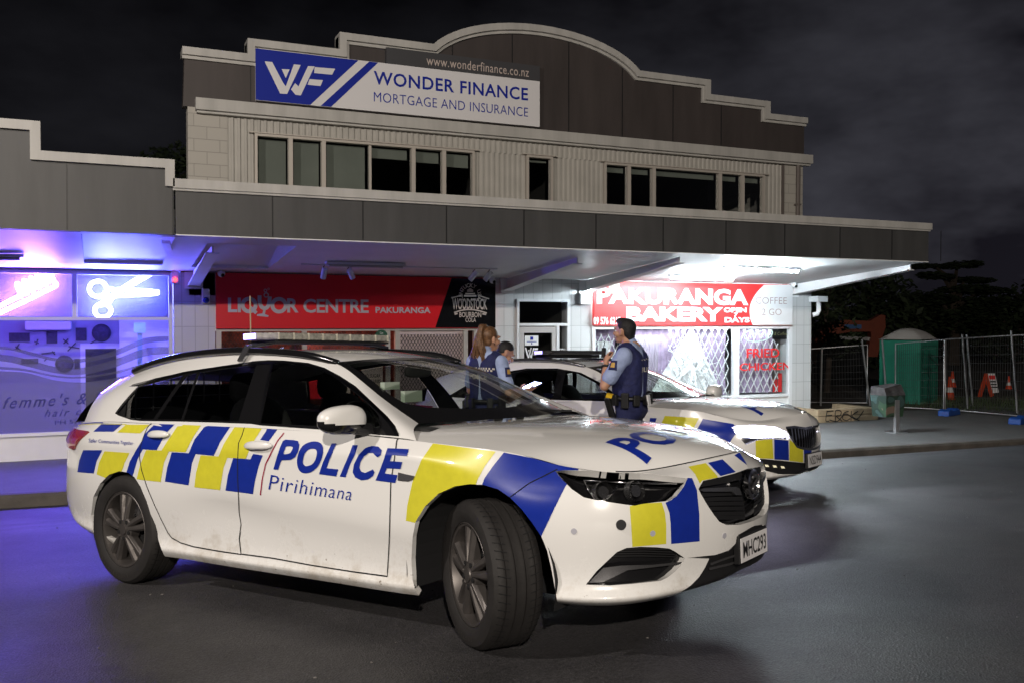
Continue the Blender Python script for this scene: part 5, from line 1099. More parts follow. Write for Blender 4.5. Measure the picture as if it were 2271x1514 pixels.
ventL = tr(chL, z4((300,1193),(390,1080),(490,985),(560,920),(640,885),(760,875),(900,880),(1000,890),(1050,915),(1130,970),(1115,1010),(1060,1075),(990,1130),(930,1160),(700,1185),(500,1200)))
lowB = tr(chL, z4((1150,968),(1390,943),(1500,905),(1555,850),(1580,775),(1700,705)), closed=False); lowC = tr(chL, z4((1560,1120),(1400,1195),(1090,1262),(1180,1200),(1250,1130),(1300,1050),(1335,975)), closed=False)
lowC2 = tr(chL, z4((1090,1262),(1180,1200),(1250,1130),(1300,1050),(1335,975)), closed=False)
lowL = lowB+[(a_max+.02, lowB[-1][1]), (a_max+.02, -.02), (lowC2[0][0], -.02)]+lowC2
fdoor = tr(chL, z2((85,205),(60,290),(33,350),(26,480),(28,640),(38,880),(52,970),(38,1080),(52,1195),(300,1228),(600,1283),(900,1330),(1168,1366),(1183,1100),(1195,650),(1228,430),(1240,330),(1250,306)), closed=False)
fdoor = fdoor+[(fdoor[-1][0], b_max+.01), (fdoor[0][0], b_max+.01)]
rdoor = tr(chL, z1((1395,200),(1370,290),(1343,350),(1336,480),(1338,640),(1348,880),(1362,970),(1348,1080),(1360,1198),(1200,1175),(1000,1140),(900,1110),(830,1070),(800,1030),(750,930),(690,800),(640,680),(600,550),(585,460),(592,380),(612,310),(645,230),(680,190)), closed=False)
rdoor = rdoor+[(rdoor[-1][0], b_max+.01), (rdoor[0][0], b_max+.01)]
tailL = tr(chL, z1((40,300),(60,250),(120,240),(195,243),(200,265),(150,320),(100,365),(62,388)))
(ta, tb), (tc, td) = tr(chL, z1((188,262),(85,385)), closed=False, step=400)[:2]
tailL = [(ta+.03, tb), (ta-.03, tb-.05), (tc+.02, td-.01), (tc-.16, td), (tc-.42, td+.06), (ta-.55, tb+.01)]
root = A.root
A.panel('body', chL, [full(chL)], [archR, archF, lampH, grilleL, ventL, lowL, fdoor, rdoor, tailL], M['paint'], sides='RL', rim=.03)
for sd in 'RL':
    fd = A.panel('front_door', chL, [fdoor], [], M['paint'], sides=sd); rd = A.panel('rear_door', chL, [rdoor], [archR], M['paint'], sides=sd)
    if sd == 'R': FD, RD = fd, rd
    else: FDL, RDL = fd, rd
A.ribbon('door_gap', chL, fdoor[:-2], .007, M['gap'], FD, chart=True); A.ribbon('door_gap', chL, rdoor[len(rdoor)//3:-2], .007, M['gap'], RD, chart=True)
# greenhouse
dlo = tr(chS, zA((85,1110),(160,1010),(270,880),(375,770),(260,772),(420,722),(600,668),(985,583),(1400,520),(1800,462))+zB((0,455),(200,442),(400,447),(700,477),(900,535),(1100,640),(1300,770),(1500,960),(1700,1150),(1800,1270),(1848,1400))+zB((1600,1382),(1250,1345),(900,1318),(500,1290),(100,1262))+zA((1800,1243),(1400,1228),(900,1213),(400,1205),(280,1190),(130,1138)))
q_glass = tr(chS, zA((112,1106),(250,935),(390,778),(940,638),(570,1183),(300,1180),(160,1138)))
l_glass = tr(chS, zA((1005,630),(1118,603),(920,1188),(612,1184)))
r_glass = tr(chS, zA((1155,598),(1500,545),(1862,507),(1640,1212),(948,1190)))
f_glass = tr(chS, zB((258,492),(450,487),(700,517),(880,572),(1050,672),(1250,822),(1430,972),(1545,1085),(1590,1150),(1600,1290),(870,1272),(108,1237)))
A.panel('pillar', chS, [full(chS)], [dlo], M['paint'], sides='RL')
A.panel('window_trim', chS, [dlo], [q_glass, l_glass, r_glass, f_glass], M['blackgloss'], sides='RL', off=.001)
for sd, fd, rd in (('R', FD, RD), ('L', FDL, RDL)):
    A.panel('window', chS, [f_glass], [], M['cglass'], fd, sides=sd, off=-.004); A.panel('window', chS, [r_glass], [], M['cglass_d'], rd, sides=sd, off=-.004); A.panel('window', chS, [l_glass], [], M['cglass_d'], rd, sides=sd, off=-.004); A.panel('quarter_window', chS, [q_glass], [], M['cglass_d'], sides=sd, off=-.004)
A.ribbon('chrome_strip', chS, zA((300,765),(600,690),(985,600),(1400,540),(1800,490))+zB((0,505),(150,486),(400,478),(650,500),(850,556),(1050,652),(1250,790),(1450,955),(1620,1110),(1740,1240),(1800,1330),(1832,1392)), .017, M['chrome'], off=.006)
A.ribbon('pillar_strip', chS, zB((252,492),(170,800),(100,1225)), .012, M['chrome'], FD, off=.004)
# top surfaces
A.panel('hood', chH, [full(chH)], [], M['paint'], sides='RL', grid=.05)
wf, wb = chW.top(); wg = [(.10, -.01), (.115, .30), (.15, .52), (.20, wb*.885), (.30, wb*.915), (.55, wb*.915), (wf-.06, wb*.90), (wf-.055, .3), (wf-.055, -.01)]
A.panel('windscreen_frame', chW, [full(chW)], [wg], M['blackgloss'], sides='RL'); A.panel('windscreen', chW, [wg], [], M['cglass'], sides='RL', off=-.002)
A.panel('roof', chR, [full(chR)], [], M['paint'], sides='RL'); A.panel('tailgate', chT, [full(chT)], [], M['blackgloss'], sides='RL')
# interior
it = MB(); it.box(-.7, 2.3, -.72, .72, .30, .34); it.box(-.75, -.7, -.6, .6, .3, .9); it.build('cabin_floor', M['interior'], root)
mb = MB(); mb.prism([(1.75,.93),(2.1,1.0),(2.44,.985),(2.4,.6),(1.9,.6),(1.75,.8)], -.74, .74); mb.build('dashboard', M['interior'], root, bevel=.02)
for sy in (-.37, .37): seat(A, 1.05, sy, root)
mb = MB(); mb.ell((.05,0,.5), (.25,.62,.12), 16, 8, .6); mb.build('rear_bench', M['seat'], root, smooth='all'); mb = MB(); mb.ell((-.3,0,.82), (.09,.62,.28), 16, 8, .6); mb.build('rear_backrest', M['seat'], root, smooth='all')
mb = MB(); mb.tube([(1.62+.0*math.cos(t)-.05*math.sin(t), -.38+.18*math.cos(t), .93+.17*math.sin(t)) for t in np.linspace(0, 2*math.pi, 28)], .016, 8, closed=True); mb.bar((1.62,-.55,.93),(1.62,-.21,.93),.03); mb.build('steering_wheel', M['interior'], root, smooth='all')
mb = MB(); mb.ell((1.72,0,1.275), (.02,.12,.035), 12, 8, .6); mb.bar((1.74,0,1.29),(1.72,0,1.335),.015); mb.build('rear_view_mirror', M['interior'], root, smooth='all')
mb = MB(); 
for k in range(9): mb.bar((-.38,-.55+k*.1375,.95),(-.36,-.55+k*.1375,1.32),.008)
for k in range(5): mb.bar((-.37,-.6,1.0+k*.075),(-.37,.6,1.0+k*.075),.006)
mb.build('cargo_barrier', M['metal'], root)
for yk in (.12, .34): 
    mb = MB(); mb.prism([(yk-.06,.985),(yk+.06,.985),(yk+.018,1.065),(yk-.018,1.065)], 2.22, 2.23, 'x'); mb.build('dash_bracket', M['black'], root)
mb = MB(); mb.box(2.05,2.08,-.52,-.38,1.11,1.17); mb.box(1.95,1.98,-.57,-.45,1.18,1.22); o = mb.build('windscreen_label', mat('label_green', (.3,.36,.3), .7), root, split=True)
# underside and wheel wells
mb = MB(); mb.box(-.6, 3.4, -.60, .60, .22, .30); mb.box(.42, 2.38, -.83, .83, .215, .30)
for x0, r0 in ((.07,.42),(2.85,.45)):
    for s in (-1, 1): mb.lathe([(r0, 0), (r0, .32)], 28, (x0, .52 if s > 0 else -.84, .36), 'y') if False else None
mb.build('underbody', M['gap'], root)
mb = MB()
for x0, r0 in ((.07,.385),(2.83,.425)):
    for s in (-1, 1):
        n = 24; ring = [(x0+r0*math.cos(t), .335+r0*math.sin(t)) for t in np.linspace(-.25, math.pi+.25, n)]
        ya, yb = s*.895, s*.5; mb.add([(p[0], ya, p[1]) for p in ring]+[(p[0], yb, p[1]) for p in ring], [(i, i+1, n+i+1, n+i) for i in range(n-1)]+[tuple(range(n, 2*n))])
mb.build('wheel_liner', M['gap'], root, split=True)
for x0, y0, sd, stv in ((.055,-.805,'R',0),(.055,.805,'L',0),(2.83,-.795,'R',-.52),(2.83,.795,'L',-.50)): wheel(A, x0, y0, .338, .235, sd, stv, root)
# headlights
for sd in 'RL':
    hl = A.panel('headlight', chL, [lampH], [], M['blackgloss'], sides=sd, off=-.055)
    A.panel('lens', chL, [lampH], [], M['lensglass'], hl, sides=sd, off=-.001)
    def hp(pts): q = chL.P(tr(chL, z4(*pts), closed=False, step=400)); return q*np.array([1, -1 if sd == 'L' else 1, 1.])
    def hn(pts): ab = tr(chL, z4(*pts), closed=False, step=400); return chL.Nn(ab)*np.array([1, -1 if sd == 'L' else 1, 1.])
    mb = MB()
    for c, r_ in (((480,410),.045), ((760,400),.045)):
        p = hp([c, (c[0]+5, c[1])])[0]; n_ = hn([c, (c[0]+5, c[1])])[0]; n_ = n_*.5+np.array([.5,0,0]); n_ /= np.linalg.norm(n_); mb.tube([p-n_*.06, p-n_*.022], r_, 18, caps=False); mb.tube([p-n_*.05, p-n_*.03], r_*.6, 14)
    mb.build('reflector', M['dchrome'], hl, smooth=True, split=True)
    mb = MB()
    for st_ in ([(280,300),(700,310),(1080,330)], [(290,310),(330,400),(375,470)], [(570,330),(530,420),(480,470)], [(680,330),(672,400),(690,460)]):
        q = hp(st_); nn = hn(st_); mb.tube(q-nn*.018, .004, 6)
    mb.build('trim', M['chrome'], hl, smooth='all')
    tl_ = A.panel('tail_light', chL, [tailL], [], mat('tail_red', (.28,.01,.015), .12, coat=1), sides=sd, off=.012, rim=.03)
    vt = A.panel('vent', chL, [ventL], [], M['blackgloss'], sides=sd, off=-.03)
    A.panel('chrome_blade', chL, [tr(chL, z4((445,1055),(600,1035),(850,1030),(1115,1003),(1100,1022),(850,1052),(650,1075),(560,1120),(440,1175),(325,1178)))], [], M['dchrome'], vt, sides=sd, off=-.004)
    for k, zz in enumerate((905, 925, 945, 965)): A.ribbon('slat', chL, z4((590-k*28,zz),(800,zz-4),(1030+k*18,zz+4)), .006, M['black'], vt, off=-.016, sides=sd)
# grille and lower intake
gr = A.panel('grille', chL, [grilleL], [], M['blackgloss'], sides='RL', off=-.045)
for k, (pa) in enumerate([[(1290,330),(1450,298),(1640,250)], [(1285,350),(1450,325),(1630,290)], [(1275,440),(1450,430),(1640,425)], [(1300,480),(1450,472),(1650,470)], [(1320,515),(1480,512),(1660,512)], [(1345,555),(1500,555),(1665,555)], [(1375,600),(1520,598),(1670,598)], [(1400,635),(1540,634),(1672,634)]]):
    A.ribbon('grille_bar', chL, z4(*pa), .018, M['black'], gr, off=-.02, sides='RL')
wing = tr(chL, z4((1258,400),(1290,385),(1560,372),(1590,385),(1612,440),(1560,442),(1530,412),(1290,412)))
A.panel('chrome_wing', chL, [wing], [], M['dchrome'], gr, sides='R', off=.0, rim=.03); A.panel('chrome_wing', chL, [wing], [], M['dchrome'], gr, sides='L', off=.0, rim=.03)
cE = chL.P([(a_max, grilleL[0][1])])[0]; ez = .70; ex0 = chL.cast((6, -.001, ez), (-1, 0, 0)); pe = chL.P([ex0])[0]
mb = MB(); mb.lathe([(.072,-.01),(.072,.012),(.060,.016),(.056,.008),(.001,.008)], 30, (pe[0], 0, ez), 'x'); em = mb.build('emblem', M['chrome'], gr, smooth=True)
mb = MB(); ribb = [(0,-.03,.03),(0,.0,.04),(0,.03,.02),(0,.0,-.0),(0,-.03,-.02),(0,.0,-.04),(0,.03,-.028)]; mb.tube([(pe[0]+.016, a[1], ez+a[2]) for a in smooth_poly(ribb, 4)], .009, 6); mb.build('emblem_relief', M['dchrome'], gr, smooth='all')
lo = A.panel('lower_intake', chL, [lowL], [], M['black'], sides='RL', off=-.008)
for pa in ([(1340,1020),(1470,972),(1600,930)], [(1330,1060),(1500,1020),(1620,975)]): A.ribbon('intake_bar', chL, z4(*pa), .012, M['dchrome'], lo, off=.004, sides='RL')
# number plate
ctr = A.co+A.dir(1671,1200)*0
pz = .412; ab = chL.cast((6, -.001, pz), (-1, 0, 0)); px_ = chL.P([ab])[0][0]+.014
mb = MB(); mb.box(px_-.03, px_, -.175, .175, pz-.062, pz+.068); nb = mb.build('number_plate', M['black'], root, bevel=.004)
mb = MB(); mb.box(px_+.0005, px_+.004, -.168, .168, pz-.056, pz+.056); mb.build('plate_face', M['signw'], nb, bevel=.004)
V, F = fit_text('MHC293', -.145, .145, pz-.037, pz+.037, bold=.012); mb = MB(); mb.add([(px_+.006, a, b) for a, b in V], F); mb.build('lettering', M['black'], nb)
# sensors, side repeater, handles
mb = MB()
for q in ((200,745),(860,763),(1463,782)): 
    ab = tr(chL, z4(q, (q[0]+2, q[1])), closed=False); p = chL.P(ab)[0]; n_ = chL.Nn(ab)[0]; mb.tube([p-n_*.002, p+n_*.002], .013, 14)
mb.build('parking_sensor', mat('sensor_grey', (.4,.4,.45), .4), root, split=True)
ab = tr(chL, z4((595,690), (597,690)), closed=False); p = chL.P(ab)[0]; n_ = chL.Nn(ab)[0]; mb = MB(); mb.tube([p-n_*.004, p+n_*.006], .022, 16); mb.build('bumper_siren', M['black'], root)
mb = MB(); rp = tr(chL, z2((1255,572),(1380,600),(1370,625),(1330,640),(1250,632))); A.panel('side_repeater', chL, [rp], [], M['chrome'], off=.006, rim=.01)
for (c, par) in (((740,292), RD),):
    pass
def handle(pts, par):
    ab = tr(chL, pts, closed=False, step=400); P = chL.P(ab); N = chL.Nn(ab); mb = MB(); d = P[1]-P[0]; L = np.linalg.norm(d); d /= L; mid = (P[0]+P[1])/2+N[0]*.028; up_ = np.cross(N[0], d)
    v0 = len(mb.v); mb.ell((0,0,0), (L/2, .016, .024), 18, 10, .85); mb.v = [tuple(mid+d*a+N[0]*(b-.012*(2*a/L)**2)+up_*c) for a, b, c in mb.v]; return mb.build('handle', M['paint'], par, smooth='all')
handle(z1((662,292),(825,292)), RD); handle(z2((90,375),(305,375)), FD)
# mirrors
for s in (-1, 1):
    mb = MB(); mb.ell((0,0,0), (.078,.130,.082), 32, 28, .8); c = np.array([2.11 if s < 0 else 1.95, s*1.005, 1.035 if s < 0 else .99])
    def warp(a, b, c_): k = (b*s+.12)/.24; return (c[0]+a*(1-.25*k)-.03*k, c[1]+b, c[2]+c_*(1-.22*k)+.006)
    mb.v = [warp(*q) for q in mb.v]; vs = mb.v; up_m = MB(); lo_m = MB()
    for f in mb.f:
        zc_ = sum(vs[i][2] for i in f)/len(f); (up_m if zc_ > c[2]-.002-.02*(sum(vs[i][0] for i in f)/len(f)-c[0])/.07 else lo_m).add([vs[i] for i in f], [tuple(range(len(f)))])
    mr_ = lo_m.build('mirror', M['blackgloss'], root, smooth='all'); up_m.build('mirror_cap', M['paint'], mr_, smooth='all')
    mb = MB(); mb.tube([(2.14, s*.86, .985), (2.13, s*.95, 1.0)], [.035, .03], 10); mb.build('mirror_arm', M['black'], mr_, smooth=True)
# roof rails, light bar, aerial
for s in (-1, 1):
    pts = [(1.60, s*.545, 1.338), (1.42, s*.575, 1.385), (1.2, s*.585, 1.412), (.8, s*.60, 1.437), (.3, s*.603, 1.427), (-.1, s*.595, 1.384), (-.33, s*.585, 1.335)]
    mb = MB(); mb.tube(smooth_poly(pts, 5), .021, 8); mb.v = [(a, b, c-.006) for a, b, c in mb.v]; mb.build('roof_rail', M['blackgloss'], root, smooth='all')
LBX = .89; lb_ = empty('light_bar', (0,0,0)); lb_.parent = root
mb = MB(); mb.box(LBX-.13, LBX+.13, -.50, .50, 1.474, 1.488); lbm = mb.build('bar_base', M['black'], lb_, bevel=.005)
mb = MB(); ol = [(LBX-.14,-.5),(LBX-.06,-.585),(LBX+.06,-.585),(LBX+.14,-.5),(LBX+.14,.5),(LBX+.06,.585),(LBX-.06,.585),(LBX-.14,.5)]; mb.prism(ol, 1.490, 1.533, 'z'); mb.build('bar_lens', mat('bar_lens', (.34,.33,.29), .15, coat=1, alpha=.85, var=.35, vscale=30), lb_, bevel=.012)
mb = MB()
for k in range(9): y0 = -.48+k*.12; mb.box(LBX-.1452, LBX+.1452, y0-.004, y0+.004, 1.491, 1.532)
mb.build('bar_divider', mat('divider', (.5,.48,.4), .3), lb_)
mb = MB()
for k in range(8): y0 = -.42+k*.12; mb.box(LBX-.11, LBX+.11, y0-.045, y0+.045, 1.497, 1.526)
mb.build('led_module', mat('led_module', (.10,.10,.10), .3, .5, var=.5, vscale=60), lb_)
mb = MB(); mb.box(LBX-.05, LBX+.05, -.593, -.583, 1.495, 1.528); mb.build('lit_led', mat('led_blue', (.3,.3,1), .3, emit=(.35,.25,1), es=8), lb_)
for s in (-1, 1):
    mb = MB(); mb.bar((LBX, s*.42, 1.476), (LBX, s*.60, 1.452), .07, .02); mb.bar((LBX, s*.598, 1.456), (LBX+.01, s*.668, 1.365), .045, .012); mb.build('mount_foot', M['dchrome'], lb_, bevel=.003)
mb = MB(); mb.tube([(.52,-.28,1.43),(.52,-.28,1.80)], .0045, 5); mb.build('aerial', mat('aerial_tan', (.35,.28,.2), .4), root)
# wipers
mb = MB(); 
for y0, y1 in ((-.05,.45), (.55,-.2)): mb.tube([(2.46,y0,1.015),(2.40,(y0+y1)/2,1.035),(2.36,y1,1.03)], .008, 6)
mb.build('wiper', M['black'], root, split=True)
# livery
UL = dict(
 b=[z1((232,262),(310,190),(470,190),(385,262)), z1((705,200),(858,200),(785,275),(742,352),(715,402),(608,396),(570,470),(530,605),(485,572),(510,490),(560,400),(600,335),(625,280)),
    z1((1090,212),(1277,224),(1200,340),(1150,445),(1012,432),(985,500),(958,670),(778,642),(795,540),(830,418),(960,425),(1005,320)), z1((1562,240),(1638,243),(1570,335),(1505,325)), z1((1300,462),(1430,472),(1452,430),(1525,442),(1495,520),(1465,640),(1450,737),(1240,710),(1260,590)), z1((155,402),(300,402),(255,490),(235,580),(110,570),(125,480)),
    z3((660,128),(1147,222),(1160,245),(1075,352),(1005,490),(908,695),(800,600),(600,420),(512,348),(530,300),(590,215)), z4((967,505),(1020,480),(1100,390),(1150,300),(1190,300),(1230,400),(1250,600),(1253,828),(1015,850),(1010,680),(1000,590)), z4((1325,172),(1445,143),(1555,248),(1430,282))],
 y=[z1((413,268),(500,192),(672,196),(590,275)), z1((885,205),(1057,208),(990,310),(935,418),(808,412),(770,500),(745,645),(562,625),(590,510),(635,402),(752,405),(800,330)), z1((1310,226),(1520,234),(1440,360),(1395,468),(1255,460),(1225,540),(1198,706),(1003,685),(1015,580),(1050,442),(1188,450),(1225,360)), z1((318,410),(508,424),(470,500),(452,555),(420,600),(340,620),(257,587),(275,500)),
    z3((183,68),(605,122),(535,215),(480,315),(468,360),(300,430),(65,600),(2,585),(12,480),(45,330),(105,180)), z4((667,535),(745,515),(935,503),(962,590),(973,690),(973,850),(690,875),(680,700)), z4((1160,205),(1305,175),(1400,280),(1405,295),(1275,320),(1255,345),(1215,265))])
hol = [archR, archF, lampH, grilleL, ventL]
for key, m_ in (('b', M['dblue']), ('y', M['dyel'])):
    for lp_ in UL[key]:
        L_ = tr(chL, lp_, step=6); A.panel('livery_check', chL, [L_], hol, m_, off=.0018, grid=.035, edge=.03, sides='R')
A.panel('livery_check', chL, [tr(chL, UL['b'][6], step=6)], hol, M['dblue'], off=.0018, grid=.04, sides='L')
A.ribbon('livery_line', chL, z2((380,272),(330,335),(290,410),(240,510),(215,620),(200,745)), .009, M['dred'], off=.003)
PL = [z2((300,548),(328,450),(352,380),(372,335),(392,324),(455,327),(488,335),(499,365),(488,415),(465,455),(435,474),(362,480),(336,552)),
 z2((480,500),(490,430),(520,375),(570,345),(625,338),(665,355),(680,395),(670,460),(640,525),(595,565),(545,578),(500,560)),
 z2((648,585),(680,490),(735,375),(745,353),(782,352),(760,400),(730,470),(705,540),(795,548),(780,602)), z2((806,603),(850,500),(885,420),(905,365),(945,368),(925,430),(885,510),(850,608)),
 z2((1120,440),(1127,405),(1100,378),(1050,372),(1000,390),(950,440),(915,510),(905,570),(925,610),(970,632),(1020,625),(1060,600),(1072,570),(1060,548),(1030,562),(1000,575),(970,565),(957,535),(965,490),(990,450),(1025,425),(1060,425),(1080,445),(1095,455)),
 z2((1080,633),(1110,560),(1140,480),(1170,390),(1333,397),(1318,450),(1205,440),(1190,485),(1285,492),(1270,545),(1165,540),(1150,580),(1248,592),(1230,652))]
PHL = [z2((378,430),(390,395),(400,374),(445,378),(446,395),(432,420),(415,430)), z2((525,495),(535,440),(560,405),(595,392),(622,398),(632,420),(622,470),(600,505),(565,522),(540,520))]
sm_ = lambda i, P: (smooth_poly(P, 3, True) if i in (1,) else P)
A.panel('police_lettering', chL, [tr(chL, sm_(i, P), step=4) for i, P in enumerate(PL)], [tr(chL, smooth_poly(P, 3, True), step=4) for P in PHL], M['dblue'], off=.0035, grid=.04, edge=.02)
A.decal_text('maori_lettering', chL, 'Pirihimana', z2((262,702),(890,785),(915,690),(282,590)), M['dblue'], bold=-.008, off=.0035, spacing=1.1)
A.decal_text('motto_lettering', chL, 'Safer Communities Together', z1((196,352),(535,370),(540,338),(200,315)), M['dblue'], off=.0035)

A.ribbon('hood_gap', chL, z4((920,245),(1100,205),(1300,165),(1480,128),(1585,82)), .006, M['gap'], off=.002, sides='RL') if False else None
A.ribbon('hood_gap', chH, [(.012, b) for b in np.linspace(0, .70, 24)], .006, M['gap'], chart=True, sides='RL')
A.panel('livery_check', chL, [[(a_max-.30,.80),(a_max-.02,.70)]] if False else [tr(chL, z4((1545,108),(1590,84),(1640,112),(1650,190)), step=6)], [], M['dblue'], off=.0018, grid=.03, sides='R')
A.ribbon('wing_gap', chL, z3((1020,240),(960,270),(830,335),(700,430)), .005, M['gap'], off=.003)
# ------------------------------------------------------------------ second car
K2 = Car('police_car', 'second white police estate car with blazing headlights, parked behind the standing officers', 4.472, -5.481, -1.0768, -.04)
def sc2(g): return [[(p[0]*.985-.02, p[1], p[2]) for p in r] for r in g]
cH2 = Chart(sc2(HOOD), .3, .11); cL2 = Chart(sc2(LOW), .27, .12); cS2 = Chart(sc2(SU), .4, .15); cW2 = Chart(sc2(WS), .27, .085); cR2 = Chart(sc2(RF), .35, .07); cT2 = Chart(sc2(TG), .15, .08)
k6 = lambda *p: Z(.3303, 1280, 600, p); k5 = lambda *p: Z(.22017, 1000, 680, p); t2 = K2.trace; r2 = K2.root
lamp2 = t2(cL2, k6((1035,1048),(1080,1036),(1200,1034),(1330,1045),(1400,1075),(1432,1112),(1420,1130),(1330,1122),(1220,1132),(1132,1166),(1100,1130),(1060,1090)), step=5)
gt = t2(cL2, k6((1400,1052),(1460,1046),(1530,1056),(1580,1046)), closed=False, step=5); gb2 = t2(cL2, k6((1610,1192),(1560,1196),(1510,1190),(1475,1178),(1430,1110)), closed=False, step=5)
gril2 = gt+[(a_max+.02, gt[-1][1]), (a_max+.02, gb2[0][1])]+gb2
lb2 = t2(cL2, k6((1180,1258),(1260,1262),(1400,1276),(1520,1288),(1580,1285)), closed=False, step=5)
lc2 = t2(cL2, k6((1640,1338),(1520,1372),(1350,1362),(1205,1325)), closed=False, step=5)
low2 = lb2+[(a_max+.02, lb2[-1][1]), (a_max+.02, lc2[0][1])]+lc2
arc = lambda x0, r: [(x0+r*math.cos(t), .335+r*math.sin(t)) for t in np.linspace(-.45, math.pi+.45, 22)]
ar2 = K2.xz(cL2, arc(.05, .37), closed=False); af2 = K2.xz(cL2, arc(2.78, .38), closed=False)
ar2 = ar2+[(ar2[-1][0], -.02), (ar2[0][0], -.02)]; af2 = af2+[(af2[-1][0], -.02), (af2[0][0], -.02)]
fd2 = K2.xz(cL2, [(1.36,.97),(1.28,.80),(1.25,.5),(1.23,.30),(2.26,.29),(2.29,.66),(2.33,.93)], closed=False); fd2 = fd2+[(fd2[-1][0], b_max+.01), (fd2[0][0], b_max+.01)]
rd2 = K2.xz(cL2, [(1.345,.97),(1.265,.80),(1.235,.5),(1.215,.30),(.52,.34),(.38,.6),(.26,.8),(.30,.97)], closed=False); rd2 = rd2+[(rd2[-1][0], b_max+.01), (rd2[0][0], b_max+.01)]
K2.panel('body', cL2, [full(cL2)], [lamp2, gril2, low2, ar2, af2, tailL, fd2, rd2], M['paint'], sides='RL', rim=.03)
KD = {}
for sd in 'RL': KD['f'+sd] = K2.panel('front_door', cL2, [fd2], [], M['paint'], sides=sd); KD['r'+sd] = K2.panel('rear_door', cL2, [rd2], [ar2], M['paint'], sides=sd)
K2.panel('hood', cH2, [full(cH2)], [], M['paint'], sides='RL', grid=.06); K2.panel('roof', cR2, [full(cR2)], [], M['paint'], sides='RL', grid=.06); K2.panel('tailgate', cT2, [full(cT2)], [], M['blackgloss'], sides='RL')
d2 = [(1.42,.99),(1.30,.80),(1.28,.5),(1.26,.30),(2.26,.30),(2.29,.66),(2.33,.95)]
def seam(name, xz_): K2.ribbon(name, cL2, K2.xz(cL2, xz_, closed=False), .008, M['gap'], chart=True)
seam('door_gap', [(1.36,.97),(1.28,.80),(1.25,.5),(1.23,.30),(2.26,.29),(2.29,.66),(2.33,.93)]); seam('door_gap', [(.30,.98),(.26,.8),(.36,.6),(.5,.36),(1.22,.30)])
fa2, fb2 = cS2.top()
dl2 = K2.xz(cS2, [(-.22,1.045),(.05,1.18),(.35,1.29),(.8,1.345),(1.2,1.335),(1.5,1.285),(1.8,1.175),(2.05,1.05),(2.25,.985),(1.3,1.008),(.3,1.02)])
fg2 = K2.xz(cS2, [(1.40,1.022),(1.33,1.30),(1.48,1.27),(1.75,1.17),(1.98,1.055),(2.02,1.012)]); rg2 = K2.xz(cS2, [(.42,1.034),(.55,1.285),(.82,1.325),(1.22,1.315),(1.30,1.024)]); qg2 = K2.xz(cS2, [(-.16,1.05),(.08,1.17),(.36,1.265),(.48,1.28),(.36,1.034),(.2,1.034)])
K2.panel('pillar', cS2, [full(cS2)], [dl2], M['paint'], sides='RL'); K2.panel('window_trim', cS2, [dl2], [fg2, rg2, qg2], M['blackgloss'], sides='RL', off=.001)
for sd in 'RL':
    K2.panel('window', cS2, [fg2], [], M['cglass'], KD['f'+sd], sides=sd, off=-.004); K2.panel('window', cS2, [rg2], [], M['cglass_d'], KD['r'+sd], sides=sd, off=-.004); K2.panel('quarter_window', cS2, [qg2], [], M['cglass_d'], sides=sd, off=-.004)
    hl = K2.panel('headlight', cL2, [lamp2], [], M['chrome'], sides=sd, off=-.05)
    K2.panel('lit_lens', cL2, [t2(cL2, k6((1052,1052),(1090,1042),(1200,1040),(1328,1051),(1394,1079),(1424,1110),(1340,1112),(1210,1112),(1100,1106)), step=5)], [], mat('lit_headlight', (.8,.8,.8), .2, emit=(.70,.68,1.0), es=40), hl, sides=sd, off=-.012)
    K2.panel('tail_light', cL2, [tailL], [], mat('tail_red2', (.28,.01,.015), .12, coat=1), sides=sd, off=.012, rim=.03)
K2.panel('windscreen_frame', cW2, [full(cW2)], [wg], M['blackgloss'], sides='RL'); K2.panel('windscreen', cW2, [wg], [], M['cglass'], sides='RL', off=-.002)
gr2 = K2.panel('grille', cL2, [gril2], [], M['blackgloss'], sides='RL', off=-.03)
K2.ribbon('grille_surround', cL2, gt+[], .022, M['chrome'], gr2, chart=True, sides='RL', off=.004); K2.ribbon('grille_surround', cL2, gb2, .022, M['chrome'], gr2, chart=True, sides='RL', off=.004)
a0 = gb2[-1][0]
for k in range(9):
    a = a0+.05+(a_max-a0-.05)*k/8.2; bt_ = np.interp(a, [p[0] for p in gt], [p[1] for p in gt]); bb_ = np.interp(a, [p[0] for p in gb2[::-1]], [p[1] for p in gb2[::-1]])
    K2.ribbon('grille_slat', cL2, [(a, bb_+.01+(bt_-bb_-.02)*q) for q in np.linspace(0, 1, 7)], .014, M['chrome'], gr2, chart=True, sides='RL', off=-.004)
lo2 = K2.panel('lower_intake', cL2, [low2], [], M['black'], sides='RL', off=-.006)
for q in ((1218,1303),(1272,1306),(1325,1310),(1378,1316)):
    K2.panel('fog_led', cL2, [t2(cL2, k6((q[0]-14,q[1]-8),(q[0]+8,q[1]-6),(q[0]+16,q[1]+8),(q[0]-8,q[1]+8)), step=3)], [], mat('fog_led', (.6,.55,.4), .3, emit=(1,.9,.6), es=.5), lo2, off=.004, sides='RL')
pzz = .40; ab = cL2.cast((6, -.001, pzz), (-1, 0, 0)); pq = cL2.P([ab])[0][0]+.03
mb = MB(); mb.box(pq-.03, pq, -.19, .19, pzz-.07, pzz+.07); nb2 = mb.build('number_plate', M['black'], r2, bevel=.004); mb = MB(); mb.box(pq+.0005, pq+.004, -.18, .18, pzz-.0625, pzz+.0625); mb.build('plate_face', M['signw'], nb2)
V, F = fit_text('NSD944', -.155, .155, pzz-.042, pzz+.042, bold=.004); mb = MB(); mb.add([(pq+.006, a, b) for a, b in V], F); mb.build('lettering', M['black'], nb2)
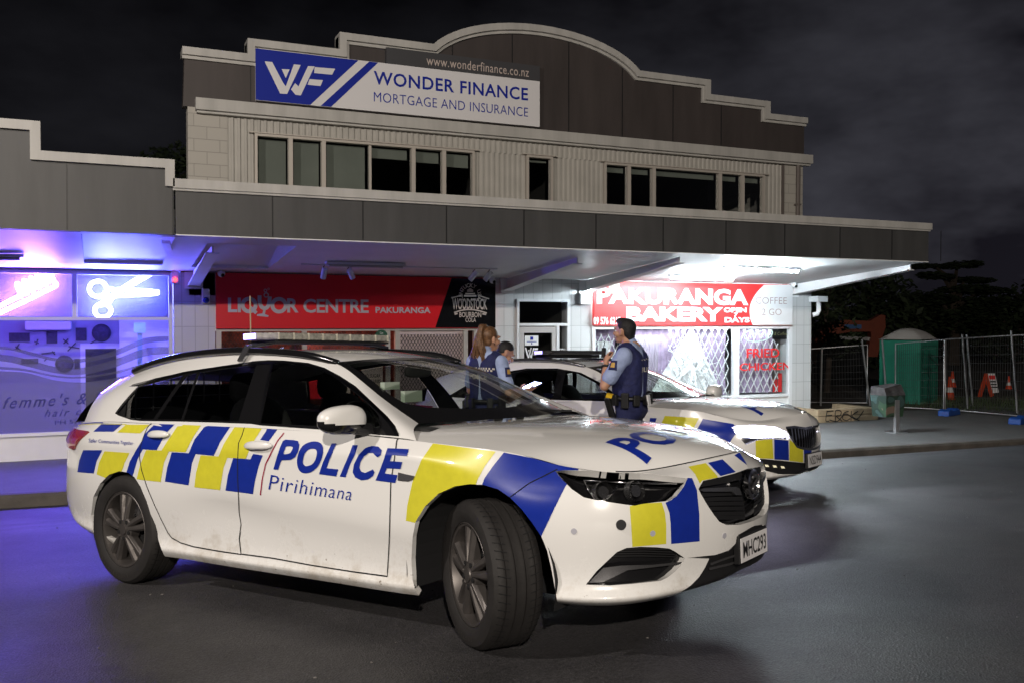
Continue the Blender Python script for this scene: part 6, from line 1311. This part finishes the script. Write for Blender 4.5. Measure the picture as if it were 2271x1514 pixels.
ab = cH2.P([(.02, 0)])[0]; mb = MB(); mb.lathe([(.045,0),(.043,.012),(.001,.014)], 20, (ab[0]-.03, 0, ab[2]-.002), 'z'); mb.build('emblem', M['chrome'], r2, smooth=True)
for lp_, m_ in ((k6((590,972),(818,988),(768,1082),(560,1035)), M['dyel']), (k6((845,992),(1050,1027),(1075,1078),(1012,1168),(795,1082)), M['dblue']), (k6((1197,1138),(1310,1128),(1318,1260),(1200,1255)), M['dyel']), (k6((1322,1128),(1418,1138),(1421,1270),(1324,1264)), M['dblue']), (k6((1425,1130),(1480,1178),(1516,1196),(1516,1284),(1424,1274)), M['dyel']), (k6((1522,1200),(1572,1198),(1574,1282),(1524,1284)), M['dblue']), (k6((490,985),(535,988),(525,1015),(485,1012)), M['dblue'])):
    K2.panel('livery_check', cL2, [t2(cL2, lp_, step=4)], [lamp2, gril2, low2], m_, off=.002, grid=.04, edge=.03)
it = MB(); it.box(-.7, 2.3, -.72, .72, .30, .34); it.box(-.75, -.7, -.6, .6, .3, .9); it.build('cabin_floor', M['interior'], r2)
mb = MB(); mb.prism([(1.72,.93),(2.05,1.0),(2.4,.985),(2.36,.6),(1.9,.6),(1.75,.8)], -.74, .74); mb.build('dashboard', M['interior'], r2, bevel=.02)
for sy in (-.37, .37): seat(K2, 1.0, sy, r2)
mb = MB(); mb.ell((-.3,0,.80), (.09,.62,.28), 16, 8, .6); mb.build('rear_backrest', M['seat'], r2, smooth='all')
mb = MB(); mb.box(-.6, 3.3, -.60, .60, .22, .30); mb.box(.42, 2.34, -.83, .83, .215, .30); mb.build('underbody', M['gap'], r2)
for x0, y0, sd in ((.05,-.80,'R'),(.05,.80,'L'),(2.78,-.80,'R'),(2.78,.80,'L')): wheel(K2, x0, y0, .335, .225, sd, 0, r2)
for s in (-1, 1):
    mb = MB(); mb.ell((2.24, s*.99, 1.03), (.075,.12,.075), 20, 12, .78); mr2_ = mb.build('mirror', M['paint'], r2, smooth='all'); mb = MB(); mb.tube([(2.26, s*.86, .975), (2.25, s*.93, 1.0)], [.035,.03], 8); mb.build('mirror_arm', M['black'], mr2_, smooth=True)
    mb = MB(); mb.tube(smooth_poly([(1.50,s*.55,1.345),(1.2,s*.585,1.412),(.8,s*.60,1.437),(.3,s*.603,1.427),(-.1,s*.595,1.384),(-.36,s*.585,1.33)], 5), .02, 8); mb.build('roof_rail', M['dchrome'], r2, smooth='all')
lb3 = empty('light_bar', (0,0,0)); lb3.parent = r2; L0 = .92
mb = MB(); mb.prism([(L0-.14,-.5),(L0-.06,-.585),(L0+.06,-.585),(L0+.14,-.5),(L0+.14,.5),(L0+.06,.585),(L0-.06,.585),(L0-.14,.5)], 1.490, 1.535, 'z'); mb.build('bar_lens', mat('bar_lens_dark', (.03,.03,.03), .15, coat=1, var=.6, vscale=30), lb3, bevel=.01)
mb = MB(); mb.box(L0-.10, L0+.10, -.50, .50, 1.455, 1.488)
mb.build('bar_base', M['black'], lb3); mb = MB(); mb.box(L0-.05, L0+.05, -.592, -.584, 1.497, 1.53); mb.build('lit_led', mat('led_blue2', (.3,.3,1), .3, emit=(.4,.35,1), es=3), lb3)
def hood_text(car, ch, m_, xb, xt, y0, y1):
    V, F = text_tri('POLICE', bold=.03); lo = V.min(0); U = (V-lo)/(V.max(0)-lo); bm = bmesh.new(); vv = [bm.verts.new((p[0], p[1], 0)) for p in U]
    for f in F:
        try: bm.faces.new([vv[i] for i in f])
        except ValueError: pass
    for _ in range(3):
        es = [e for e in bm.edges if e.calc_length() > .05]
        if not es: break
        bmesh.ops.subdivide_edges(bm, edges=es, cuts=1); bmesh.ops.triangulate(bm, faces=bm.faces)
    bm.verts.index_update(); U = np.array([v.co[:2] for v in bm.verts]); F = [tuple(v.index for v in f.verts) for f in bm.faces]; bm.free(); P = []; N = []
    for u, v in U:
        x = xb+(xt-xb)*v; y = y0+(y1-y0)*u; ab = ch.cast((x, -abs(y)-1e-4, 3), (0, 0, -1)) or ch.near((x, -abs(y), .95)); p = ch.P([ab])[0]; n = ch.Nn([ab])[0]
        if y > 0: p = p*(1,-1,1); n = n*(1,-1,1)
        P.append(p+n*.003); N.append(tuple(n))
    mb = MB(); mb.add(P, F); mb.nr = [1]; o = mb.build('hood_lettering', m_, car.root, smooth='all'); o.data.normals_split_custom_set_from_vertices(N)
hood_text(A, chH, M['dblue'], 3.505, 3.29, -.50, .50); hood_text(K2, cH2, M['dblue'], 3.42, 3.21, -.50, .50)
# the headlight beams themselves
for s in (-1, 1):
    p = cL2.P([(sum(a for a, b in lamp2)/len(lamp2), sum(b for a, b in lamp2)/len(lamp2))])[0]; l = bpy.data.lights.new('headlight_beam', 'SPOT'); l.energy = 90; l.color = (.85,.92,1); l.spot_size = R(95); l.spot_blend = .6; l.shadow_soft_size = .05
    o = bpy.data.objects.new('headlight_beam', l); COL.objects.link(o); w = K2.O+K2.M.T@np.array([p[0]+.06, p[1]*-s if False else s*abs(p[1]), p[2]]); o.location = w; dv = K2.M.T@np.array([1, .0, -.16]); o.rotation_euler = Vector(dv).to_track_quat('-Z', 'Y').to_euler()

for c_ in (A, K2): c_.root['group'] = 'police estate cars outside the shops'
# ------------------------------------------------------------------ people
def caps(p, q, r1, r2): return ('c', np.array(p, float), np.array(q, float), r1, r2)
def ellp(c, r): return ('e', np.array(c, float), r)
def blob(name, prims, m, parent, voxel=.008, sm=5):
    mb = MB()
    for k in prims:
        if k[0] == 'c':
            _, p, q, a, b = k; t = q-p; L = np.linalg.norm(t); t = t/L; P = []; r_ = []
            for th in np.linspace(-math.pi/2+.15, 0, 5): P.append(p+t*a*math.sin(th)); r_.append(a*math.cos(th))
            for th in np.linspace(0, math.pi/2-.15, 5): P.append(q+t*b*math.sin(th)); r_.append(b*math.cos(th))
            mb.tube(P, r_, 16)
        else: mb.ell(k[1], k[2], 20, 14)
    me = bpy.data.meshes.new('tmp'); me.from_pydata(mb.v, [], mb.f); bm = bmesh.new(); bm.from_mesh(me); bmesh.ops.remove_doubles(bm, verts=bm.verts, dist=1e-6); bmesh.ops.recalc_face_normals(bm, faces=bm.faces); bm.to_mesh(me); bm.free()
    o = bpy.data.objects.new('tmp', me); COL.objects.link(o); x = o.modifiers.new('r', 'REMESH'); x.mode = 'VOXEL'; x.voxel_size = voxel; y = o.modifiers.new('s', 'SMOOTH'); y.iterations = sm; y.factor = .5
    dg = bpy.context.evaluated_depsgraph_get(); dg.update(); me2 = bpy.data.meshes.new_from_object(o.evaluated_get(dg)); bpy.data.objects.remove(o); me2.materials.clear(); me2.materials.append(m); me2.name = name
    me2.polygons.foreach_set('use_smooth', [True]*len(me2.polygons)); r = bpy.data.objects.new(name, me2); COL.objects.link(r); r.parent = parent; return r
SKIN = mat('skin_tan', (.46,.25,.16), .5, var=.06, vscale=20); SKIN2 = mat('skin_brown', (.38,.20,.13), .5, var=.06, vscale=20)
NAVY = mat('vest_navy', (.012,.016,.075), .8, var=.25, vscale=18, bump=.7, bscale=24); SHIRT = mat('shirt_blue', (.30,.37,.58), .75, var=.12, vscale=12, bump=.9, bscale=13); TROU = mat('trouser_navy', (.013,.017,.07), .85, bump=.3, bscale=18)
HAIRB = mat('hair_black', (.010,.009,.010), .65, bump=.5, bscale=70); HAIRBR = mat('hair_brown', (.13,.065,.03), .5, var=.5, vscale=40); BOOT = mat('boot_black', (.012,.012,.012), .4)
WHT = mat('eye_white', (.7,.68,.65), .3); IRIS = mat('iris_dark', (.02,.012,.008), .2); LIP = mat('lip', (.34,.13,.11), .5)
def hand(c, dirv, palm, curl, sgn):
    """palm and five unequal fingers bent about the palm; returns primitives"""
    d = np.array(dirv, float); d /= np.linalg.norm(d); n = np.array(palm, float); n -= d*(n@d); n /= np.linalg.norm(n); s = np.cross(d, n)*sgn; c = np.array(c, float); P = [caps(c, c+d*.05+s*.02, .026, .021), caps(c, c+d*.055-s*.02, .026, .020)]
    for k, (off, L) in enumerate(((-.032,.068),(-.011,.078),(.011,.074),(.031,.058))):
        b = c+d*.078+s*off; a = d
        for j, fr in enumerate((.45,.32,.23)):
            ang = curl*(.6+.5*j); v = d*math.cos(ang)+n*math.sin(ang); e = b+v*L*fr; P.append(caps(b, e, .0095-.001*j, .0088-.001*j)); b = e
    b = c+d*.02-s*.03; v = d*.6-s*.6+n*.5; v /= np.linalg.norm(v); e = b+v*.045; P.append(caps(b, e, .0125, .011)); v2 = d*.9+n*.35-s*.1; v2 /= np.linalg.norm(v2); P.append(caps(e, e+v2*.032, .011, .009)); return P
def person(name, label, px, d, face, H, skin, pose, female=False):
    r = ray(px, 713); w = CAM+r*d; z = road_z(w[1]); t = empty('person', (w[0], w[1], z), face, label, 'person'); k = H/1.75
    J = {a: np.array(b, float)*k for a, b in pose.items()}
    h = J['head']; nk = J['neck']; hf = J['look']/np.linalg.norm(J['look']); hl = np.cross((0,0,1), hf); hl /= np.linalg.norm(hl); hu = np.cross(hf, hl)
    fr = lambda a, b, c: h+hf*a+hl*b+hu*c
    wd = .92 if female else 1
    head = [ellp(fr(-.012,0,.03), (.088,.076,.095)) if abs(hu[2]) > .9 else ellp(fr(-.012,0,.03), (.088,.078,.09)), caps(fr(.02,0,-.02), fr(.042,0,-.055), .066, .045), caps(fr(.062,0,-.068), fr(.058,0,-.08), .026, .024), caps(fr(.088,0,.018), fr(.104,0,-.018), .010, .015), caps(fr(.092,.012,-.022), fr(.092,-.012,-.022), .009, .009), caps(fr(.075,.035,.035), fr(.075,-.035,.035), .014, .014), caps(fr(.05,.045,-.02), fr(.05,-.045,-.02), .028, .028), caps(fr(.082,.016,-.05), fr(.082,-.016,-.05), .010, .010)]
    for s in (-1, 1): head += [caps(fr(-.012,.076*s,.022), fr(-.006,.078*s,-.018), .017, .012)]
    body = head+[caps(fr(-.03,0,-.05), nk-(0,0,.02), .052*wd, .058*wd), caps(nk-(0,0,.04), J['hip'], .10*wd, .11*wd)]
    for s, S_ in ((1, 'l'), (-1, 'r')):
        sh, el, wr = J[S_+'sh'], J[S_+'el'], J[S_+'wr']; body += [caps(nk-(0,0,.06), sh, .06, .055*wd), caps(sh, el, .054*wd, .042*wd), caps(el, wr, .043*wd, .029*wd)]
        body += hand(wr+(wr-el)/np.linalg.norm(wr-el)*.03, J[S_+'hd'], J[S_+'pm'], pose.get(S_+'curl', [.9])[0], s)
        hp_ = J['hip']+np.array([0, .09*s, 0])*k; kn = J[S_+'kn']; an = J[S_+'an']; body += [caps(hp_, kn, .07*wd, .05), caps(kn, an, .05, .035)]
    body.append(caps(J['lsh'], J['rsh'], .06*wd, .06*wd))
    b = blob('body', body, skin, t, .0075, 4)
    hp0 = J['hip']; up_ = nk-hp0; up_ = up_/np.linalg.norm(up_); L = np.linalg.norm(nk-hp0); bk = np.array([-.02, 0, 0])
    sl = [caps(J['lsh']*.96+nk*.04-(0,0,.03), J['rsh']*.96+nk*.04-(0,0,.03), .075*wd, .075*wd), caps(nk-(0,0,.10), hp0+up_*.08, .125*wd, .125*wd), caps(nk+(-.006,0,.012), nk-(.01,0,.05), .064*wd, .088*wd), caps(nk+(-.03,.06,-.04), nk+(-.03,-.06,-.04), .07*wd, .07*wd)]
    for S_ in 'lr': sl.append(caps(J[S_+'sh'], J[S_+'sh']*.40+J[S_+'el']*.60, .078*wd, .068*wd)); sl.append(caps(J[S_+'sh']*.5+J[S_+'el']*.5, J[S_+'sh']*.28+J[S_+'el']*.72, .070*wd, .073*wd))
    blob('shirt', sl, SHIRT, t, .010, 4)
    ve = []
    for s in (-1, 1): ve += [caps(nk+np.array([0,s*.085,-.075])+bk*0, hp0+np.array([0,s*.075,.06]), .105*wd, .115*wd), caps(nk+np.array([.03,s*.075,-.03]), nk+np.array([-.05,s*.09,-.05]), .045, .05), caps(nk+np.array([.06,s*.06,-.16]), hp0+np.array([.05,s*.06,.10]), .10*wd, .10*wd), caps(nk+np.array([-.05,s*.07,-.13]), hp0+np.array([-.03,s*.06,.10]), .10*wd, .105*wd)]
    vest = blob('vest', ve, NAVY, t, .011, 4)
    tr = [caps(hp0+(0,.06,-.02), hp0+(0,-.06,-.02), .125*wd, .125*wd), caps(hp0+(-.03,.05,-.07), hp0+(-.03,-.05,-.07), .12, .12)]
    for s, S_ in ((1, 'l'), (-1, 'r')): tr += [caps(hp0+np.array([0,.09*s,-.06]), J[S_+'kn'], .105, .078), caps(J[S_+'kn'], J[S_+'an']+(0,0,.02), .078, .066)]
    blob('trousers', tr, TROU, t, .011, 3)
    bt = []
    for S_ in 'lr': an = J[S_+'an']; bt = [caps(an+(0,0,.06), an-(0,0,.03), .055, .05), caps(an+np.array([-.04,0,-.045]), an+np.array([.13,0,-.05]), .045, .04)]; blob('boot', bt, BOOT, t, .010, 2)
    mb = MB()
    for s in (-1, 1): mb.ell(fr(.073, s*.031, .012), (.0105,.011,.008), 10, 8)
    mb.build('eye', WHT, b, smooth='all', split=True); mb = MB()
    for s in (-1, 1): mb.ell(fr(.0815, s*.031, .012), (.004,.006,.006), 8, 6)
    mb.build('iris', IRIS, b, smooth='all', split=True); mb = MB(); mb.tube([fr(.083,.024,-.050), fr(.094,.008,-.053), fr(.094,-.008,-.053), fr(.083,-.024,-.050)], .0042, 6); mb.build('lips', LIP, b, smooth='all')
    mb = MB()
    for s in (-1, 1): mb.tube([fr(.087, s*.014, .034), fr(.089, s*.032, .040), fr(.078, s*.05, .034)], .0045, 6)
    mb.build('eyebrow', HAIRBR if female else HAIRB, b, smooth='all', split=True)
    # duty belt
    mb = MB(); ring = [(hp0[0]-.005+.165*wd*math.cos(a), hp0[1]+.195*wd*math.sin(a), hp0[2]+.035) for a in np.linspace(0, 2*math.pi, 33)[:-1]]; mb.tube(ring, .020, 8, closed=True); be = mb.build('belt', BOOT, t, smooth='all')
    mb = MB()
    for a, w_, hh in ((1.2,.03,.05),(1.75,.035,.07),(2.3,.03,.05),(2.9,.03,.045),(-1.7,.035,.07),(-2.4,.03,.05)):
        c = np.array([hp0[0]+.185*wd*math.cos(a), hp0[1]+.215*wd*math.sin(a), hp0[2]+.02]); tg = np.array([-math.sin(a), math.cos(a), 0]); nn = np.array([math.cos(a), math.sin(a), 0]); mb.obox(c, tg*w_, nn*.022, (0,0,hh))
    mb.build('pouch', BOOT, be, bevel=.008, split=True)
    return t, J, fr, b, vest
# --- officer with black hair, hand on collar
fm = math.atan2(.407*.88+.913*.48, -.913*.88+.407*.48)
P1 = dict(head=(.06,.0,1.615), neck=(.0,0,1.50), look=(1,-.10,.06), hip=(0,0,.98), lsh=(-.01,.185,1.41), rsh=(0,-.185,1.41), lel=(.14,.285,1.13), lwr=(.175,.17,1.315), lhd=(.1,-.35,.6), lpm=(-.6,-.6,-.1), lcurl=[1.1], rel=(.06,-.28,1.13), rwr=(.155,-.13,1.28), rhd=(.1,.4,.5), rpm=(-.7,.5,-.1), rcurl=[.9], lkn=(.02,.10,.52), lan=(-.02,.12,.09), rkn=(.04,-.10,.52), ran=(.03,-.12,.09))
tm, J, fr, bd, vs_ = person('person', 'police officer with short black hair and navy vest, one hand at his collar', 1398, 8.55, fm, 1.735, SKIN, P1)
tm['label'] = 'police officer with short black hair in navy vest, one hand at his collar'
hb_ = [ellp(fr(-.022,0,.052), (.092,.083,.085)), ellp(fr(-.052,0,.01), (.055,.080,.08)), ellp(fr(.03,0,.103), (.058,.062,.034)), ellp(fr(-.07,0,-.03), (.03,.062,.05))]
h_ = blob('hair', hb_, HAIRB, tm, .007, 3)
# front of the hair mass is trimmed back to a hairline
bm = bmesh.new(); bm.from_mesh(h_.data); pl_c = fr(.045,0,.065); 
hfv = J['look']/np.linalg.norm(J['look']); bmesh.ops.bisect_plane(bm, geom=bm.verts[:]+bm.edges[:]+bm.faces[:], plane_co=Vector(fr(.030,0,.05)), plane_no=Vector(hfv*.75-np.array([0,0,.66])), clear_outer=True); bm.to_mesh(h_.data); bm.free()
mb = MB(); wr = J['lwr']; el = J['lel']; dr = (wr-el)/np.linalg.norm(wr-el); u = np.cross(dr, (1,0,0)); u /= np.linalg.norm(u); v = np.cross(dr, u); mb.tube([wr-dr*.02+.036*(math.cos(a)*u+math.sin(a)*v) for a in np.linspace(0, 2*math.pi, 20)[:-1]], .011, 8, closed=True); mb.build('watch', BOOT, bd, smooth='all')
mb = MB(); c = J['lwr']+np.array([.045,-.055,.115]); mb.obox(c, (.014,0,0), (0,.022,0), (-.004,0,.045)); mb.tube([c+(0,0,.04), c+(-.01,.0,.10)], .005, 6); mb.build('radio_mic', BOOT, tm, bevel=.006)
def on_surf(o, body, o_pt, n, wdt, hgt_, m, upv=(0,0,1), text=None, sub=6, off=.004, **kk):
    """patch or lettering pressed on to a clothing mesh (local space) by casting along -n"""
    bv = BVHTree.FromPolygons([v.co.copy() for v in o.data.vertices], [tuple(p.vertices) for p in o.data.polygons]); n = np.array(n, float); n /= np.linalg.norm(n); r_ = np.cross(upv, n); r_ /= np.linalg.norm(r_); u_ = np.cross(n, r_); c = np.array(o_pt, float)
    if text: V, F = text_tri(text, **kk); lo = V.min(0); V = (V-lo)/(V.max(0)-lo)-.5
    else: V = np.array([(i/sub-.5, j/sub-.5) for i in range(sub+1) for j in range(sub+1)]); F = [(i*(sub+1)+j, (i+1)*(sub+1)+j, (i+1)*(sub+1)+j+1, i*(sub+1)+j+1) for i in range(sub) for j in range(sub)]
    P = []
    for a, b in V:
        q = c+r_*a*wdt+u_*b*hgt_+n*.25; h = bv.ray_cast(Vector(q), Vector(-n)); P.append(np.array(h[0])+n*off if h[0] is not None else q-n*.25)
    mb = MB(); mb.add(P, F); return mb.build(body, m, o.parent, smooth='all')
GOLD = mat('patch_gold', (.5,.30,.06), .5); REFL = mat('reflective_check', (.5,.48,.42), .5)
shm = [c for c in tm.children if c.name.startswith('shirt')][0]
q = J['lsh']*.62+J['lel']*.38; on_surf(shm, 'shoulder_patch', q+np.array([0,.02,.01]), (.15,1,.25), .075, .09, NAVY); on_surf(shm, 'patch_crest', q+np.array([0,.02,.012]), (.15,1,.25), .04, .045, GOLD, off=.007)
bk_ = J['neck']+np.array([-.2,0,-.22]); on_surf(vs_, 'back_lettering', bk_+np.array([0,-.01,.0]), (-1,.25,0), .20, .045, REFL, text='POLICE', bold=.02); 
for k in range(9): on_surf(vs_, 'check_strip', J['neck']+np.array([-.2,-.10+.025*k,-.125+.008*(k % 2)]), (-1,.25,.1), .013, .008, REFL, sub=2)
mb = MB(); c = J['hip']+np.array([.12,.20,-.05]); mb.obox(c, (.03,0,0), (0,.02,0), (.02,.02,.09)); ho = mb.build('holster', BOOT, tm, bevel=.008); mb = MB(); mb.obox(c+np.array([.0,.005,.11]), (.03,0,.005), (0,.016,0), (-.008,0,.022)); mb.build('taser_grip', mat('taser_yellow', (.6,.38,.01), .5), ho, bevel=.006)
mb = MB(); c = J['hip']+np.array([-.20,.05,.02]); mb.obox(c, (.0,.03,0), (-.006,.0,0), (.0,.02,.05)); mb.build('paper_note', M['white'], tm)
# --- officer with brown ponytail seen from behind
ff = math.atan2(.913*.80-.407*.60, .407*.80+.913*.60)
P2 = dict(head=(.05,.0,1.585), neck=(.0,0,1.47), look=(1,-.35,-.05), hip=(0,0,.98), lsh=(0,.165,1.38), rsh=(0,-.165,1.38), lel=(.03,.23,1.10), lwr=(.22,.10,1.06), lhd=(.8,-.4,.1), lpm=(0,-.5,-.8), rel=(.02,-.25,1.10), rwr=(.22,-.12,1.06), rhd=(.8,.4,.1), rpm=(0,.5,-.8), lkn=(.01,.09,.52), lan=(-.03,.10,.09), rkn=(.03,-.09,.52), ran=(.0,-.10,.09))
tw, J, fr, bd, vw = person('person', 'police officer with long brown ponytail seen from behind in navy vest', 1080, 8.75, ff, 1.735, SKIN, P2, True)
blob('hair', [ellp(fr(-.022,0,.048), (.097,.085,.086)), ellp(fr(-.055,0,.0), (.05,.078,.075))], HAIRBR, tw, .007, 3)
rh = random.Random(4); mb = MB(); root_ = fr(-.085,0,.105)
for k in range(70):
    a = np.array([rh.uniform(-.022,.022), rh.uniform(-.026,.026), rh.uniform(-.02,.02)]); sp = rh.uniform(-.075,.075); L = rh.uniform(.26,.40); pts = [fr(-.06,0,.10)+a*.6, root_+a+np.array([-.02,0,.015]), root_+np.array([-.055+a[0], sp*.35, -.07]), root_+np.array([-.065+a[0]+rh.uniform(-.015,.015), sp*.8, -L*.55]), root_+np.array([-.05+rh.uniform(-.03,.03), sp*1.25+rh.uniform(-.03,.03), -L])]
    mb.tube(smooth_poly(pts, 4), [.011]*12+[.009,.008,.007,.005,.002], 5)
pt_ = mb.build('ponytail', HAIRBR, tw, smooth='all'); mb = MB(); mb.tube([root_+np.array([-.015,.024*math.cos(a),.024*math.sin(a)]) for a in np.linspace(0, 6.28, 14)[:-1]], .008, 6, closed=True); mb.build('hair_tie', BOOT, pt_, smooth='all')
mb = MB(); mb.ell(fr(-.005,-.086,-.032), (.006,.006,.006), 8, 6); mb.build('earring', mat('gold', (.7,.5,.2), .25, 1), bd, smooth='all')
shw = [c for c in tw.children if c.name.startswith('shirt')][0]
q = J['rsh']*.62+J['rel']*.38; on_surf(shw, 'shoulder_patch', q+np.array([0,-.02,.01]), (-.2,-1,.25), .075, .09, NAVY); on_surf(shw, 'patch_crest', q+np.array([0,-.02,.012]), (-.2,-1,.25), .04, .045, GOLD, off=.007)
for k in range(13):
    for j in range(2): on_surf(vw, 'check_strip', J['neck']+np.array([-.2,-.15+.025*k+.0125*j,-.135-.018*j]), (-1,0,.1), .0125, .017, REFL, sub=2)
on_surf(vw, 'back_lettering', J['neck']+np.array([-.2,0,-.22]), (-1,0,0), .20, .045, REFL, text='POLICE', bold=.02)
# --- third person bending over a lit tablet
ft = math.atan2(-.407*.85+.913*.3, .913*.85+.407*.3)
P3 = dict(head=(.17,.0,1.47), neck=(.06,0,1.385), look=(.82,-.05,-.55), hip=(-.06,0,.94), lsh=(.03,.175,1.30), rsh=(.03,-.175,1.30), lel=(.12,.25,1.03), lwr=(.33,.13,1.09), lhd=(.9,-.3,.1), lpm=(0,-.2,1), lcurl=[.5], rel=(.12,-.24,1.03), rwr=(.34,-.10,1.09), rhd=(.9,.2,.15), rpm=(0,.2,1), rcurl=[.5], lkn=(.04,.10,.50), lan=(-.06,.12,.09), rkn=(.06,-.10,.50), ran=(-.02,-.12,.09))
t3, J, fr, bd, v3 = person('person', 'police officer with cropped hair bending over a glowing tablet', 1084, 9.25, ft, 1.73, SKIN2, P3)
hh_ = blob('hair', [ellp(fr(-.020,0,.045), (.091,.079,.082)), ellp(fr(-.045,0,.005), (.05,.0765,.07))], HAIRB, t3, .007, 3)
bm = bmesh.new(); bm.from_mesh(hh_.data); hfv = J['look']/np.linalg.norm(J['look']); huv = np.cross(hfv, np.cross((0,0,1), hfv)/np.linalg.norm(np.cross((0,0,1), hfv))); bmesh.ops.bisect_plane(bm, geom=bm.verts[:]+bm.edges[:]+bm.faces[:], plane_co=Vector(fr(.02,0,.05)), plane_no=Vector(hfv*.7-huv*.7), clear_outer=True); bm.to_mesh(hh_.data); bm.free()
wt = Matrix.Translation(t3.location)@Matrix.Rotation(ft, 4, 'Z'); tp_ = (J['lwr']+J['rwr'])/2+np.array([.13,.0,.045]); tt = empty('tablet', tuple(wt@Vector(tp_)), ft, 'glowing tablet held by the bending officer', 'tablet')
mb = MB(); mb.obox((0,0,0), (.085,0,.035), (0,.11,0), (-.0025,0,.006)); mb.build('case', BOOT, tt, bevel=.003); mb = MB(); mb.obox((-.003,0,.0075), (.076,0,.0313), (0,.10,0), (-.0004,0,.001)); mb.build('screen', mat('screen_glow', (.5,.5,.6), .3, emit=(.42,.5,1.0), es=14), tt)
